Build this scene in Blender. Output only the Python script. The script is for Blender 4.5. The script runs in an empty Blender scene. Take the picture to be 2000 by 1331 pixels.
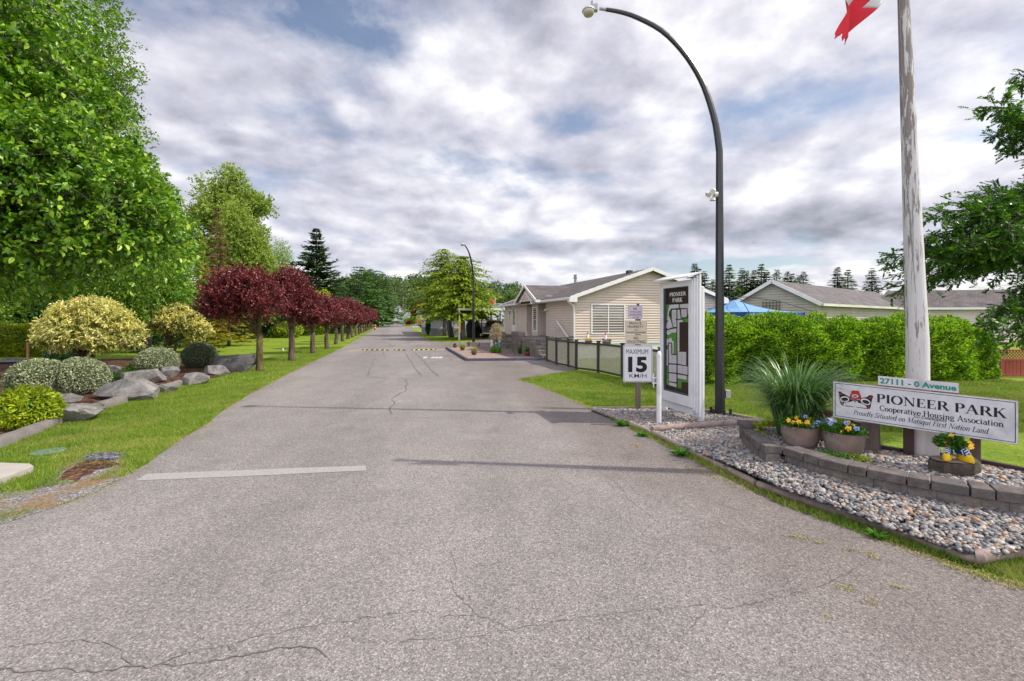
import bpy, math, random
import numpy as np
from mathutils import Vector, Matrix, geometry
R = math.radians
C = bpy.context.scene.collection
SC = bpy.context.scene

# ------------------------------------------------------------------ camera
F, HZ, H = 889.0, 622.0, 2.0           # focal length and horizon of the 2000 px frame, eye height
cam = bpy.data.cameras.new('camera'); cam.sensor_width = 36; cam.lens = 36 * F / 2000
cam.shift_y = -(665.5 - HZ) / 2000; cam.clip_end = 3000; cam.clip_start = .05
co = bpy.data.objects.new('camera', cam); C.objects.link(co)
co.location = (0, 0, H); co.rotation_euler = (R(90), 0, 0); SC.camera = co
# ------------------------------------------------------------------ sun and exposure
SUN_EL = R(48); sd = Vector((-8.09, .84, 0)).normalized()      # shadows fall this way
to_sun = Vector((-sd.x * math.cos(SUN_EL), -sd.y * math.cos(SUN_EL), math.sin(SUN_EL)))
sl = bpy.data.lights.new('sun', 'SUN'); sl.energy = 3.3; sl.angle = R(.6); sl.color = (1, .92, .80)
so = bpy.data.objects.new('sun', sl); C.objects.link(so)
so.rotation_euler = to_sun.to_track_quat('Z', 'Y').to_euler(); so.location = (20, -5, 30)
SC.view_settings.view_transform = 'Standard'; SC.view_settings.look = 'None'
SC.view_settings.exposure = .5; SC.view_settings.gamma = 1
SC.render.engine = 'CYCLES'
cy = SC.cycles; cy.max_bounces = 6; cy.diffuse_bounces = 3; cy.glossy_bounces = 2; cy.transmission_bounces = 4
cy.transparent_max_bounces = 4; cy.caustics_reflective = False; cy.caustics_refractive = False
# ------------------------------------------------------------------ world: Nishita sky with a broken cloud deck
W = bpy.data.worlds.new('World'); SC.world = W; W.use_nodes = True
nt = W.node_tree; nt.nodes.clear()
def N(t, **k):
    n = nt.nodes.new(t)
    for a, b in k.items():
        if a.startswith('i_'):
            key = a[2:]; key = int(key) if key.isdigit() else key.replace('_', ' ')
            n.inputs[key].default_value = b
        else: setattr(n, a, b)
    return n
def LK(a, b): nt.links.new(a, b)
def MA(op, a, b=None, c=None, clamp=False):
    n = nt.nodes.new('ShaderNodeMath'); n.operation = op; n.use_clamp = clamp
    for i, v in enumerate((a, b, c)):
        if v is None: continue
        if isinstance(v, (int, float)): n.inputs[i].default_value = v
        else: LK(v, n.inputs[i])
    return n.outputs[0]
def RAMP(fac, stops, interp='LINEAR'):
    n = nt.nodes.new('ShaderNodeValToRGB'); e = n.color_ramp.elements; n.color_ramp.interpolation = interp
    while len(e) > 1: e.remove(e[-1])
    e[0].position = stops[0][0]; e[0].color = tuple(stops[0][1]) + (1,)
    for p, c in stops[1:]:
        x = e.new(p); x.color = tuple(c) + (1,)
    LK(fac, n.inputs[0]); return n.outputs[0]
def NOISE(vec, scale, detail=4, rough=.5, dist=0, lac=2.0):
    n = nt.nodes.new('ShaderNodeTexNoise'); n.inputs['Scale'].default_value = scale
    n.inputs['Detail'].default_value = detail; n.inputs['Roughness'].default_value = rough
    n.inputs['Distortion'].default_value = dist; n.inputs['Lacunarity'].default_value = lac
    if vec is not None: LK(vec, n.inputs['Vector'])
    return n.outputs[0]
def MIXC(f, a, b, mode='MIX'):
    n = nt.nodes.new('ShaderNodeMix'); n.data_type = 'RGBA'; n.blend_type = mode
    for i, v in ((0, f), (6, a), (7, b)):
        if isinstance(v, (int, float)): n.inputs[i].default_value = v
        elif isinstance(v, tuple): n.inputs[i].default_value = tuple(v) + (1,)
        else: LK(v, n.inputs[i])
    return n.outputs[2]
tc = N('ShaderNodeTexCoord'); sep = N('ShaderNodeSeparateXYZ'); LK(tc.outputs['Generated'], sep.inputs[0])
X, Y, Z = sep.outputs
zz = MA('ADD', MA('MAXIMUM', Z, 0.0), .16)
cmb = N('ShaderNodeCombineXYZ'); LK(MA('DIVIDE', X, zz), cmb.inputs[0]); LK(MA('DIVIDE', Y, zz), cmb.inputs[1])
cv = cmb.outputs[0]
def off(v, dx, dy, dz=0):
    n = nt.nodes.new('ShaderNodeVectorMath'); n.operation = 'ADD'; LK(v, n.inputs[0]); n.inputs[1].default_value = (dx, dy, dz); return n.outputs[0]
def scl(v, sx, sy, sz=1):
    n = nt.nodes.new('ShaderNodeVectorMath'); n.operation = 'MULTIPLY'; LK(v, n.inputs[0]); n.inputs[1].default_value = (sx, sy, sz); return n.outputs[0]
def blob(px, py, rx, ry):                       # soft patch of sky round a direction
    d = Vector(((px - 1000) / F, 1, (HZ - py) / F)).normalized()
    ax = MA('DIVIDE', MA('SUBTRACT', X, d.x), rx); az = MA('DIVIDE', MA('SUBTRACT', Z, d.z), ry)
    r2 = MA('ADD', MA('MULTIPLY', ax, ax), MA('MULTIPLY', az, az))
    return MA('MAXIMUM', MA('SUBTRACT', 1.0, r2), 0.0)
big = NOISE(off(cv, 3.1, 1.7), .55, 2, .5)
det = NOISE(off(cv, 7.3, .4), 1.7, 9, .58, .05)
gd_ = scl(tc.outputs['Generated'], 1, 1, 1.7)
def warp(v, sc_, amt):
    n = nt.nodes.new('ShaderNodeTexNoise'); n.inputs['Scale'].default_value = sc_; n.inputs['Detail'].default_value = 5; LK(v, n.inputs['Vector'])
    a = nt.nodes.new('ShaderNodeVectorMath'); a.operation = 'MULTIPLY_ADD'; LK(n.outputs['Color'], a.inputs[0]); a.inputs[1].default_value = (amt,) * 3; LK(v, a.inputs[2]); return a.outputs[0]
def PUFF(v, sc_, det_=4, rough_=.5):
    n = nt.nodes.new('ShaderNodeTexVoronoi'); n.feature = 'F1'; n.inputs['Scale'].default_value = sc_; n.inputs['Detail'].default_value = det_; n.inputs['Roughness'].default_value = rough_; n.normalize = True
    LK(v, n.inputs['Vector']); return MA('SUBTRACT', 1.0, n.outputs['Distance'])
low = MA('SUBTRACT', 1.0, MA('MULTIPLY', Z, 2.6), clamp=True)              # 1 at the horizon, 0 high up
cov = MA('ADD', MA('MULTIPLY', big, .55), MA('MULTIPLY', det, .62))
for px, py, rx, ry, w in ((620, 240, .16, .05, -.10), (860, 330, .14, .045, -.10), (1130, 230, .12, .035, -.14), (715, 405, .05, .03, -.09),
                          (700, 60, .12, .05, -.10), (1860, 110, .3, .08, -.13), (1480, 520, .2, .02, -.12), (1600, 190, .25, .07, -.04),
                          (1350, 420, .5, .08, .10), (300, 130, .28, .14, .12), (900, 440, .3, .06, .07), (1000, 180, .22, .08, .06)):
    cov = MA('ADD', cov, MA('MULTIPLY', blob(px, py, rx, ry), w))
covr0 = MA('ADD', cov, MA('MULTIPLY', MA('SUBTRACT', NOISE(gd_, 16, 7, .65), .5), .12))
covr = RAMP(covr0, [(.435, (.10,) * 3), (.495, (.5,) * 3), (.565, (.92,) * 3), (.66, (1, 1, 1))])
# billows: density against density a step up and towards the sun
d1 = NOISE(off(cv, 7.3 + .10, .4 - .07), 1.7, 5, .5, .15); d0 = NOISE(off(cv, 7.3, .4), 1.7, 5, .5, .15)
relh = MA('MULTIPLY', MA('SUBTRACT', d0, d1), 1.3)
wv = warp(gd_, 5, .10); p0_ = PUFF(wv, 4.6, 3, .55); p1_ = PUFF(off(wv, .012, 0, .03), 4.6, 2, .5)
rell = MA('MULTIPLY', MA('SUBTRACT', p0_, p1_), 1.8)
soft = NOISE(gd_, 3.2, 5, .55); fine = MA('SUBTRACT', NOISE(wv, 13, 8, .66), .5)
rel = MA('ADD', MA('MULTIPLY', rell, MA('ADD', MA('MULTIPLY', low, .75), .12)), MA('MULTIPLY', relh, MA('SUBTRACT', 1.0, MA('MULTIPLY', low, .7))))
sh = MA('ADD', MA('ADD', MA('MULTIPLY_ADD', low, .09, .015), rel), MA('ADD', MA('MULTIPLY', big, .30), MA('ADD', MA('MULTIPLY', p0_, .30), MA('MULTIPLY', soft, .50))))
sh = MA('ADD', sh, MA('MULTIPLY', fine, .34))
for px, py, rx, ry, w in ((1540, 440, .36, .05, -.22), (1100, 486, .17, .022, -.16), (1180, 440, .17, .04, .20), (985, 440, .05, .035, .16), (1650, 360, .3, .05, .10),
                          (1850, 300, .1, .04, .16), (430, 90, .25, .12, -.09), (480, 420, .3, .09, -.06), (1600, 530, .25, .03, .16), (900, 160, .3, .09, .08), (1300, 190, .35, .1, .05), (700, 500, .3, .03, -.08), (850, 420, .12, .02, -.12), (1300, 520, .3, .015, -.10)):
    sh = MA('ADD', sh, MA('MULTIPLY', blob(px, py, rx, ry), w))
ccol = RAMP(sh, [(.30, (.235, .24, .275)), (.45, (.36, .36, .42)), (.58, (.475, .47, .545)), (.72, (.62, .612, .665)), (.9, (.84, .832, .85))])
sky = N('ShaderNodeTexSky', sky_type='NISHITA', sun_disc=False, sun_elevation=SUN_EL,
        sun_rotation=math.atan2(to_sun.x, to_sun.y), dust_density=1.6, ozone_density=1.5)
bg1 = N('ShaderNodeBackground', i_Strength=.105); LK(sky.outputs[0], bg1.inputs[0])
bg2 = N('ShaderNodeBackground', i_Strength=1.0)
LK(ccol, bg2.inputs[0])
# added fill: clouds overhead and behind the viewer, out of view, are brightened
glow = MA('ADD', 1.0, MA('MULTIPLY', MA('SUBTRACT', .45, Y, clamp=True), 1.25))
LK(glow, bg2.inputs[1])
hz = RAMP(Z, [(-.02, (.30, .32, .30)), (.0, (1, 1, 1))])
mx = N('ShaderNodeMixShader'); wo = N('ShaderNodeOutputWorld')
LK(MA('MULTIPLY', covr, .96), mx.inputs[0]); LK(bg1.outputs[0], mx.inputs[1]); LK(bg2.outputs[0], mx.inputs[2]); LK(mx.outputs[0], wo.inputs[0])
W.cycles.sampling_method = 'MANUAL'; W.cycles.sample_map_resolution = 256

# ------------------------------------------------------------------ measuring helpers
def G(px, py, z=0.0):
    d = F * (H - z) / (py - HZ); return Vector(((px - 1000) / F * d, d, z))
def P(px, py, d): return Vector(((px - 1000) / F * d, d, H - (py - HZ) / F * d))
def ray_plane(px, py, O, U, V):
    r = Vector(((px - 1000) / F, 1, (HZ - py) / F)); n = U.cross(V); o = Vector((0, 0, H))
    t = (O - o).dot(n) / r.dot(n); q = o + r * t - O; return (q.dot(U), q.dot(V))

# ------------------------------------------------------------------ materials
def new_mat(name):
    global nt
    m = bpy.data.materials.new(name); m.use_nodes = True; nt = m.node_tree; nt.nodes.clear()
    out = nt.nodes.new('ShaderNodeOutputMaterial'); return m, out
def PB(col, rough=.6, metal=0., spec=.5, bump=None, bstr=.3, bdist=.01, **k):
    b = nt.nodes.new('ShaderNodeBsdfPrincipled')
    for key, v in (('Base Color', col), ('Roughness', rough), ('Metallic', metal)):
        if isinstance(v, tuple): b.inputs[key].default_value = v + (1,)
        elif isinstance(v, (int, float)): b.inputs[key].default_value = v
        else: LK(v, b.inputs[key])
    b.inputs['Specular IOR Level'].default_value = spec
    for a, v in k.items(): b.inputs[a.replace('_', ' ')].default_value = v
    if bump is not None:
        n = nt.nodes.new('ShaderNodeBump'); n.inputs['Strength'].default_value = bstr; n.inputs['Distance'].default_value = bdist
        LK(bump, n.inputs['Height']); LK(n.outputs[0], b.inputs['Normal'])
    return b.outputs[0]
def OBJ():
    return nt.nodes.new('ShaderNodeTexCoord').outputs['Object']
def ISL():
    return nt.nodes.new('ShaderNodeNewGeometry').outputs['Random Per Island']
MATS = {}
def plain(name, c1, c2=None, rough=.6, scale=6., metal=0., spec=.4, bump=.15, bscale=40., stretch=(1, 1, 1), bd=.004, dirt=None, **k):
    if name in MATS: return MATS[name]
    m, out = new_mat(name); v = scl(OBJ(), *stretch)
    c2 = c2 or tuple(x * .8 for x in c1)
    n = NOISE(v, scale, 6, .6); col = MIXC(RAMP(n, [(.35, (0,) * 3), (.65, (1,) * 3)]), c1, c2)
    if dirt:
        d = NOISE(off(v, 5, 2, 9), scale * .35, 8, .7)
        col = MIXC(RAMP(d, [(.52, (0,) * 3), (.68, (1,) * 3)]), col, dirt)
    LK(PB(col, rough, metal, spec, NOISE(v, bscale, 4, .6), bump, bd, **k), out.inputs[0]); MATS[name] = m; return m
def leafm(name, c1, c2, c3=None, trans=.25, rough=.45, nscale=.8, spec=.35, t_mul=1.6):
    m, out = new_mat(name); r = ISL()
    stops = [(0, c1), (.6, c2)] + ([(1, c3)] if c3 else [])
    col = RAMP(r, stops)
    n = NOISE(OBJ(), nscale, 3, .6)
    k = RAMP(n, [(.3, (.72, .76, .7)), (.7, (1.2, 1.15, 1.1))])
    col = MIXC(1.0, col, k, 'MULTIPLY')
    a = PB(col, rough, 0, spec)
    t = nt.nodes.new('ShaderNodeBsdfTranslucent')
    LK(MIXC(1.0, col, (t_mul, t_mul * 1.05, t_mul * .5), 'MULTIPLY'), t.inputs[0])
    mxs = nt.nodes.new('ShaderNodeMixShader'); mxs.inputs[0].default_value = trans
    LK(a, mxs.inputs[1]); LK(t.outputs[0], mxs.inputs[2]); LK(mxs.outputs[0], out.inputs[0]); MATS[name] = m; return m

def m_asphalt():
    m, out = new_mat('asphalt'); v = OBJ()
    def vor(s, rnd=1.0):
        n = nt.nodes.new('ShaderNodeTexVoronoi'); n.inputs['Scale'].default_value = s; LK(v, n.inputs['Vector']); return n
    a = vor(120); b = vor(60)
    sa = nt.nodes.new('ShaderNodeSeparateColor'); LK(a.outputs['Color'], sa.inputs[0])
    sb = nt.nodes.new('ShaderNodeSeparateColor'); LK(b.outputs['Color'], sb.inputs[0])
    c = RAMP(sa.outputs[0], [(0, (.05, .05, .056)), (.2, (.135, .128, .127)), (.6, (.198, .188, .184)), (.88, (.30, .28, .268)), (1, (.52, .48, .44))])
    c2 = RAMP(sb.outputs[1], [(0, (.11, .105, .11)), (.5, (.192, .18, .176)), (1, (.30, .28, .265))])
    col = MIXC(.42, c, c2)
    big = NOISE(v, .22, 5, .6); mid = NOISE(v, 1.6, 5, .65)
    col = MIXC(1.0, col, RAMP(big, [(.3, (.94, .93, .92)), (.7, (1.19, 1.165, 1.135))]), 'MULTIPLY')
    col = MIXC(1.0, col, RAMP(mid, [(.3, (.9,) * 3), (.7, (1.08,) * 3)]), 'MULTIPLY')
    # fine grit streaks, oil-darkened wheel lines down the lane
    st = NOISE(scl(v, 1.0, .12), 1.1, 3, .5)
    col = MIXC(1.0, col, RAMP(st, [(.35, (.92,) * 3), (.65, (1.05,) * 3)]), 'MULTIPLY')
    ps = nt.nodes.new('ShaderNodeSeparateXYZ'); LK(v, ps.inputs[0])
    # tyre-polished paler lanes and a darker brownish dirty margin towards the gravel corner
    u = MA('ADD', ps.outputs[0], MA('MULTIPLY', ps.outputs[1], .262)); lane = MA('ADD', MA('SINE', MA('ADD', MA('MULTIPLY', u, 2.1), MA('MULTIPLY', mid, 2.))), 0.0)
    col = MIXC(1.0, col, RAMP(MA('MULTIPLY_ADD', lane, .5, .5), [(0, (.95, .945, .945)), (1, (1.05, 1.045, 1.04))]), 'MULTIPLY')
    dm = MA('SUBTRACT', MA('ADD', u, MA('MULTIPLY', NOISE(off(v, 3, 8), .9, 6, .65), 2.6)), 0.0)
    col = MIXC(1.0, col, RAMP(MA('MULTIPLY', dm, .2), [(.70, (1, 1, 1)), (.93, (.80, .76, .74))]), 'MULTIPLY')
    oil = NOISE(off(v, 31, 4), .8, 4, .5); col = MIXC(1.0, col, RAMP(oil, [(.28, (.86, .85, .85)), (.36, (1, 1, 1))]), 'MULTIPLY')
    hgt = MA('ADD', a.outputs['Distance'], b.outputs['Distance'])
    LK(PB(col, .85, 0, .25, hgt, .35, .005), out.inputs[0]); MATS['asphalt'] = m; return m
def m_ground():
    m, out = new_mat('lawn_grass'); v = OBJ()
    n1 = NOISE(v, .35, 6, .65); n2 = NOISE(v, 3.5, 6, .7); n3 = NOISE(v, 28, 4, .7)
    c = RAMP(n1, [(.3, (.115, .19, .014)), (.5, (.17, .25, .02)), (.7, (.23, .29, .035))])
    c = MIXC(1.0, c, RAMP(n2, [(.3, (.75, .8, .7)), (.7, (1.2, 1.15, 1.2))]), 'MULTIPLY')
    c = MIXC(1.0, c, RAMP(n3, [(.3, (.6, .65, .6)), (.7, (1.35, 1.3, 1.3))]), 'MULTIPLY')
    c = MIXC(RAMP(NOISE(off(v, 9, 9), 1.1, 6, .7), [(.62, (0,) * 3), (.74, (.6,) * 3)]), c, (.26, .24, .07))
    LK(PB(c, .9, 0, .15, MA('ADD', n3, n2), .6, .05), out.inputs[0]); MATS['lawn'] = m; return m
def m_mulch():
    m, out = new_mat('bark_mulch'); v = OBJ()
    n = nt.nodes.new('ShaderNodeTexVoronoi'); n.inputs['Scale'].default_value = 30; LK(scl(v, 1, .6), n.inputs['Vector'])
    s = nt.nodes.new('ShaderNodeSeparateColor'); LK(n.outputs['Color'], s.inputs[0])
    c = RAMP(s.outputs[0], [(0, (.025, .014, .01)), (.5, (.07, .036, .022)), (.85, (.13, .065, .035)), (1, (.24, .13, .07))])
    c = MIXC(1.0, c, RAMP(NOISE(v, 2, 5), [(.3, (.6,) * 3), (.7, (1.4,) * 3)]), 'MULTIPLY')
    LK(PB(c, .9, 0, .2, n.outputs['Distance'], .8, .02), out.inputs[0]); return m
def m_gravel(name, cols, s=28):
    m, out = new_mat(name); v = OBJ()
    n = nt.nodes.new('ShaderNodeTexVoronoi'); n.inputs['Scale'].default_value = s; LK(v, n.inputs['Vector'])
    q = nt.nodes.new('ShaderNodeSeparateColor'); LK(n.outputs['Color'], q.inputs[0])
    c = RAMP(q.outputs[0], [(i / (len(cols) - 1), c) for i, c in enumerate(cols)])
    c = MIXC(1.0, c, RAMP(n.outputs['Distance'], [(.2, (1, 1, 1)), (.7, (.35,) * 3)]), 'MULTIPLY')
    LK(PB(c, .8, 0, .3, n.outputs['Distance'], .8, -.02), out.inputs[0]); return m
def m_pebble():
    m, out = new_mat('river_pebbles'); r = ISL()
    c = RAMP(r, [(0, (.05, .055, .07)), (.16, (.11, .12, .135)), (.34, (.20, .198, .2)), (.55, (.29, .275, .255)), (.70, (.40, .36, .31)), (.82, (.20, .185, .18)), (.91, (.36, .18, .07)), (.95, (.48, .45, .42)), (1, (.27, .12, .06))], 'LINEAR')
    c = MIXC(1.0, c, RAMP(NOISE(OBJ(), 60, 5, .7), [(.3, (.75,) * 3), (.7, (1.15,) * 3)]), 'MULTIPLY')
    LK(PB(c, .55, 0, .4), out.inputs[0]); return m
def m_rock(name, a, b, dark, lich=(.30, .29, .2)):
    m, out = new_mat(name); v = OBJ()
    n = NOISE(v, 2.2, 10, .68, .6); c = RAMP(n, [(.3, dark), (.48, a), (.7, b)])
    s = NOISE(scl(v, 1, 1, 6), 2.2, 8, .7, 1.2); c = MIXC(RAMP(s, [(.55, (0,) * 3), (.63, (.7,) * 3)]), c, dark)
    c = MIXC(RAMP(NOISE(off(v, 4, 1), 5, 6, .7), [(.58, (0,) * 3), (.7, (.6,) * 3)]), c, lich)
    LK(PB(c, .85, 0, .25, MA('ADD', n, MA('MULTIPLY', NOISE(v, 18, 8, .7), .5)), .8, .06), out.inputs[0]); MATS[name] = m; return m
def m_shingle(name, a, b):
    m, out = new_mat(name); v = OBJ()
    n = nt.nodes.new('ShaderNodeTexBrick'); LK(v, n.inputs['Vector']); n.inputs['Scale'].default_value = 1
    n.inputs['Brick Width'].default_value = .3; n.inputs['Row Height'].default_value = .14; n.inputs['Mortar Size'].default_value = .008
    n.inputs['Color1'].default_value = a + (1,); n.inputs['Color2'].default_value = b + (1,); n.inputs['Mortar'].default_value = tuple(x * .35 for x in a) + (1,)
    c = MIXC(1.0, n.outputs[0], RAMP(NOISE(v, 1.3, 7, .7), [(.3, (.7,) * 3), (.7, (1.25,) * 3)]), 'MULTIPLY')
    c = MIXC(1.0, c, RAMP(NOISE(v, 40, 3, .7), [(.3, (.8,) * 3), (.7, (1.2,) * 3)]), 'MULTIPLY')
    LK(PB(c, .9, 0, .2, n.outputs['Fac'], -.6, .01), out.inputs[0]); return m
def m_bark(name, a, b, s=9):
    m, out = new_mat(name); v = scl(OBJ(), 1, 1, .22); n = NOISE(v, s, 8, .7, .5)
    c = RAMP(n, [(.35, a), (.65, b)]); LK(PB(c, .9, 0, .15, n, .9, .03), out.inputs[0]); MATS[name] = m; return m
def m_peel():            # old white paint flaking off a grey timber pole
    m, out = new_mat('flaking_white_paint'); v = OBJ()
    n = NOISE(scl(v, 9, 9, .9), 2.6, 10, .68, .3); n2 = NOISE(scl(v, 30, 30, .6), 1.5, 4, .6)
    sx = nt.nodes.new('ShaderNodeSeparateXYZ'); LK(v, sx.inputs[0])
    hh = MA('MULTIPLY', MA('SUBTRACT', sx.outputs[2], 3.4), .028, clamp=False)
    sd_ = MA('MULTIPLY', sx.outputs[0], -.55)
    f = RAMP(MA('ADD', MA('ADD', n, hh), sd_), [(.560, (0,) * 3), (.59, (1,) * 3)])
    f2 = RAMP(n2, [(.60, (0,) * 3), (.64, (1,) * 3)])
    col = MIXC(f, (.56, .55, .55), MIXC(n2, (.16, .13, .12), (.30, .27, .26)))
    col = MIXC(MA('MULTIPLY', f2, .5), col, (.2, .17, .16))
    LK(PB(col, .75, 0, .25, MA('ADD', MA('MULTIPLY', f, -.5), n2), .6, .006), out.inputs[0]); return m
def m_blinds():
    m, out = new_mat('window_blind_glass'); v = OBJ()
    sx = nt.nodes.new('ShaderNodeSeparateXYZ'); LK(v, sx.inputs[0])
    w = MA('FRACT', MA('MULTIPLY', sx.outputs[2], 27.0))
    c = RAMP(w, [(0, (.085, .09, .095)), (.25, (.115, .12, .12)), (.8, (.125, .13, .13)), (1, (.095, .1, .105))])
    LK(PB(c, .5, 0, .8, Coat_Weight=1.0, Coat_Roughness=.03), out.inputs[0]); return m
def glassy(name, c, rough=.06):
    m, out = new_mat(name); LK(PB(c, rough, 0, .9, Coat_Weight=1.0, Coat_Roughness=.02), out.inputs[0]); MATS[name] = m; return m
def flat(name, c, rough=.5, spec=.3, **k):
    if name in MATS: return MATS[name]
    m, out = new_mat(name); v = OBJ()
    col = MIXC(RAMP(NOISE(v, 7, 5, .6), [(.3, (0,) * 3), (.7, (1,) * 3)]), c, tuple(x * .88 for x in c))
    LK(PB(col, rough, 0, spec, **k), out.inputs[0]); MATS[name] = m; return m
ASPH = m_asphalt(); LAWN = m_ground(); MULCH = m_mulch(); PEB = m_pebble()
PGRAV = m_gravel('pebble_bed', [(.06, .065, .075), (.14, .14, .15), (.24, .23, .22), (.16, .15, .14)], 30)
PINK = m_gravel('pink_gravel', [(.34, .22, .18), (.46, .32, .26), (.58, .44, .38), (.40, .27, .22)], 22)
BROWNG = m_gravel('brown_gravel', [(.16, .10, .08), (.28, .19, .16), (.36, .28, .25), (.12, .08, .07)], 14)
GREYG = m_gravel('grey_grit', [(.10, .105, .12), (.22, .225, .24), (.32, .32, .33), (.14, .13, .12)], 60)
ROCK = m_rock('grey_rock', (.20, .19, .185), (.36, .345, .335), (.075, .07, .07)); ROCKD = m_rock('dark_rock', (.10, .095, .10), (.22, .205, .21), (.03, .03, .032))
SHIN = m_shingle('brown_shingles', (.095, .084, .086), (.14, .122, .122)); SHING = m_shingle('grey_shingles', (.125, .114, .116), (.175, .16, .16))
BARK = m_bark('brown_bark', (.05, .035, .026), (.15, .11, .085)); BARKG = m_bark('grey_bark', (.10, .09, .08), (.24, .21, .18)); BARKB = m_bark('white_bark', (.30, .28, .24), (.5, .47, .42))
BARKM = m_bark('mossy_bark', (.045, .03, .022), (.15, .13, .05), 14)
PEEL = m_peel(); BLIND = m_blinds()
WHITE = plain('white_paint', (.70, .70, .72), (.62, .62, .65), .45, 3, bump=.04, dirt=(.5, .49, .48))
TRIM = plain('white_trim', (.74, .73, .72), (.66, .65, .64), .5, 2, bump=.03)
SIDING = plain('beige_siding', (.60, .50, .43), (.55, .46, .395), .6, 1.2, bump=.05); SIDING2 = plain('grey_beige_siding', (.42, .395, .33), (.34, .32, .265), .6, 1.0, bump=.05)
SIDING3 = plain('pale_siding', (.52, .46, .44), (.46, .41, .39), .6, 1.0, bump=.05)
GUTT = plain('stained_gutter', (.62, .62, .55), (.42, .46, .34), .5, 2, stretch=(.3, .3, 8))
BLACKM = plain('black_metal', (.012, .012, .015), (.02, .02, .024), .32, 5, metal=.0, spec=.6, bump=.03)
DARKG = plain('dark_green_wood', (.028, .035, .032), (.045, .05, .045), .6, 12, bump=.2)
LATT = plain('cream_lattice', (.58, .55, .47), (.46, .43, .36), .7, 8, bump=.1)
WOOD = plain('weathered_wood', (.20, .15, .12), (.11, .085, .07), .85, 7, bump=.5, stretch=(1, 1, .15), bscale=30)
LOGM = plain('pinkish_weathered_log', (.33, .25, .22), (.24, .185, .165), .8, 14, bump=.4, bscale=60, dirt=(.13, .10, .085))
STUMP = plain('dark_wet_wood', (.085, .06, .055), (.15, .115, .10), .8, 8, bump=.5, stretch=(1, 1, .25), dirt=(.15, .12, .05))
BROWN = plain('dark_brown_paint', (.045, .022, .02), (.06, .03, .026), .5, 6)
CONC = plain('concrete', (.22, .20, .19), (.15, .138, .132), .9, 5, bump=.5, bscale=70, dirt=(.12, .11, .10))
CONCL = plain('light_concrete', (.42, .39, .35), (.34, .31, .28), .9, 3, bump=.3)
BLOCK = plain('retaining_block', (.15, .128, .12), (.075, .064, .06), .9, 9, bump=.9, bscale=55, bd=.012, dirt=(.09, .085, .08))
BLOCKF = plain('rough_block_face', (.19, .17, .15), (.115, .105, .10), .95, 8, bump=1., bscale=22, bd=.03, dirt=(.23, .19, .09))
STONE = plain('stone_steps', (.20, .175, .155), (.12, .105, .095), .9, 6, bump=.9, bscale=18, bd=.03, dirt=(.26, .24, .22))
POTM = plain('bronze_glazed_pot', (.22, .155, .125), (.15, .11, .095), .45, 5, bump=.3, bscale=90, spec=.5, dirt=(.30, .25, .22))
CANM = plain('galvanised_steel', (.26, .31, .36), (.20, .24, .28), .5, 5, metal=.4, dirt=(.30, .33, .35))
RUST = plain('rust', (.16, .07, .035), (.09, .045, .03), .85, 12, bump=.5)
SIGNW = plain('sign_white', (.60, .60, .63), (.50, .50, .54), .5, 9, bump=.03, dirt=(.40, .40, .43))
ALU = plain('sign_aluminium', (.74, .74, .77), (.68, .68, .72), .4, 4, bump=.0); CREAM = plain('sign_cream', (.64, .55, .43), (.58, .50, .39), .5, 5, bump=.0)
INK = flat('black_lettering', (.012, .012, .014)); RED = flat('red_lettering', (.42, .03, .045)); TEAL = flat('teal_lettering', (.01, .24, .19)); MAPB = flat('map_brown', (.035, .018, .015), .35)
MAPW = flat('map_white', (.52, .50, .54), .4); MAPG = flat('map_green', (.07, .24, .03), .4); MAPY = flat('map_yellow', (.6, .5, .02)); MAPL = flat('map_lot_lines', (.28, .25, .28))
CASE = flat('case_rubber', (.06, .085, .09), .4); LETW = flat('white_lettering', (.75, .75, .75))
REDF = plain('red_stained_wood', (.32, .075, .045), (.24, .055, .035), .75, 9, bump=.3, stretch=(1, 1, .1))
BLUE = plain('blue_canopy', (.13, .27, .48), (.17, .34, .56), .7, 1.5, bump=.1); BLUED = plain('navy_valance', (.012, .07, .28), (.01, .05, .22), .7)
GLASS = glassy('window_glass', (.03, .045, .05)); GLASSG = glassy('green_window_glass', (.05, .09, .08)); CARG = glassy('car_glass', (.012, .014, .018))
LAMPG = glassy('lamp_glass', (.45, .42, .33), .2); TYRE = plain('rubber', (.02, .02, .02), (.03, .03, .03), .9, 9); RIM = plain('wheel_rim', (.5, .5, .5), (.4, .4, .4), .3, 5, metal=.8)
REDL = glassy('red_lamp', (.45, .015, .01), .2); CHROME = plain('chrome', (.6, .6, .62), (.5, .5, .5), .2, 4, metal=.9, bump=.0)
# ------------------------------------------------------------------ mesh helpers
def tag(o, label=None, cat=None, group=None, kind=None):
    for k, v in (('label', label), ('category', cat), ('group', group), ('kind', kind)):
        if v: o[k] = v
    return o
def mesh_np(name, V, faces, mat, smooth=False):
    me = bpy.data.meshes.new(name); V = np.asarray(V, dtype=np.float32)
    me.vertices.add(len(V)); me.vertices.foreach_set('co', V.ravel())
    faces = [np.asarray(f, dtype=np.int32) for f in faces if len(f)]
    idx = np.concatenate([f.ravel() for f in faces]); tot = np.concatenate([np.full(len(f), f.shape[1], np.int32) for f in faces])
    st = np.concatenate([[0], np.cumsum(tot)[:-1]]).astype(np.int32)
    me.loops.add(len(idx)); me.loops.foreach_set('vertex_index', idx)
    me.polygons.add(len(tot)); me.polygons.foreach_set('loop_start', st)
    if smooth: me.polygons.foreach_set('use_smooth', np.ones(len(tot), bool))
    me.update(calc_edges=True); me.materials.append(mat); return me
def link(name, me, parent=None):
    o = bpy.data.objects.new(name, me); C.objects.link(o)
    if parent is not None: o.parent = parent
    return o
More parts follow.
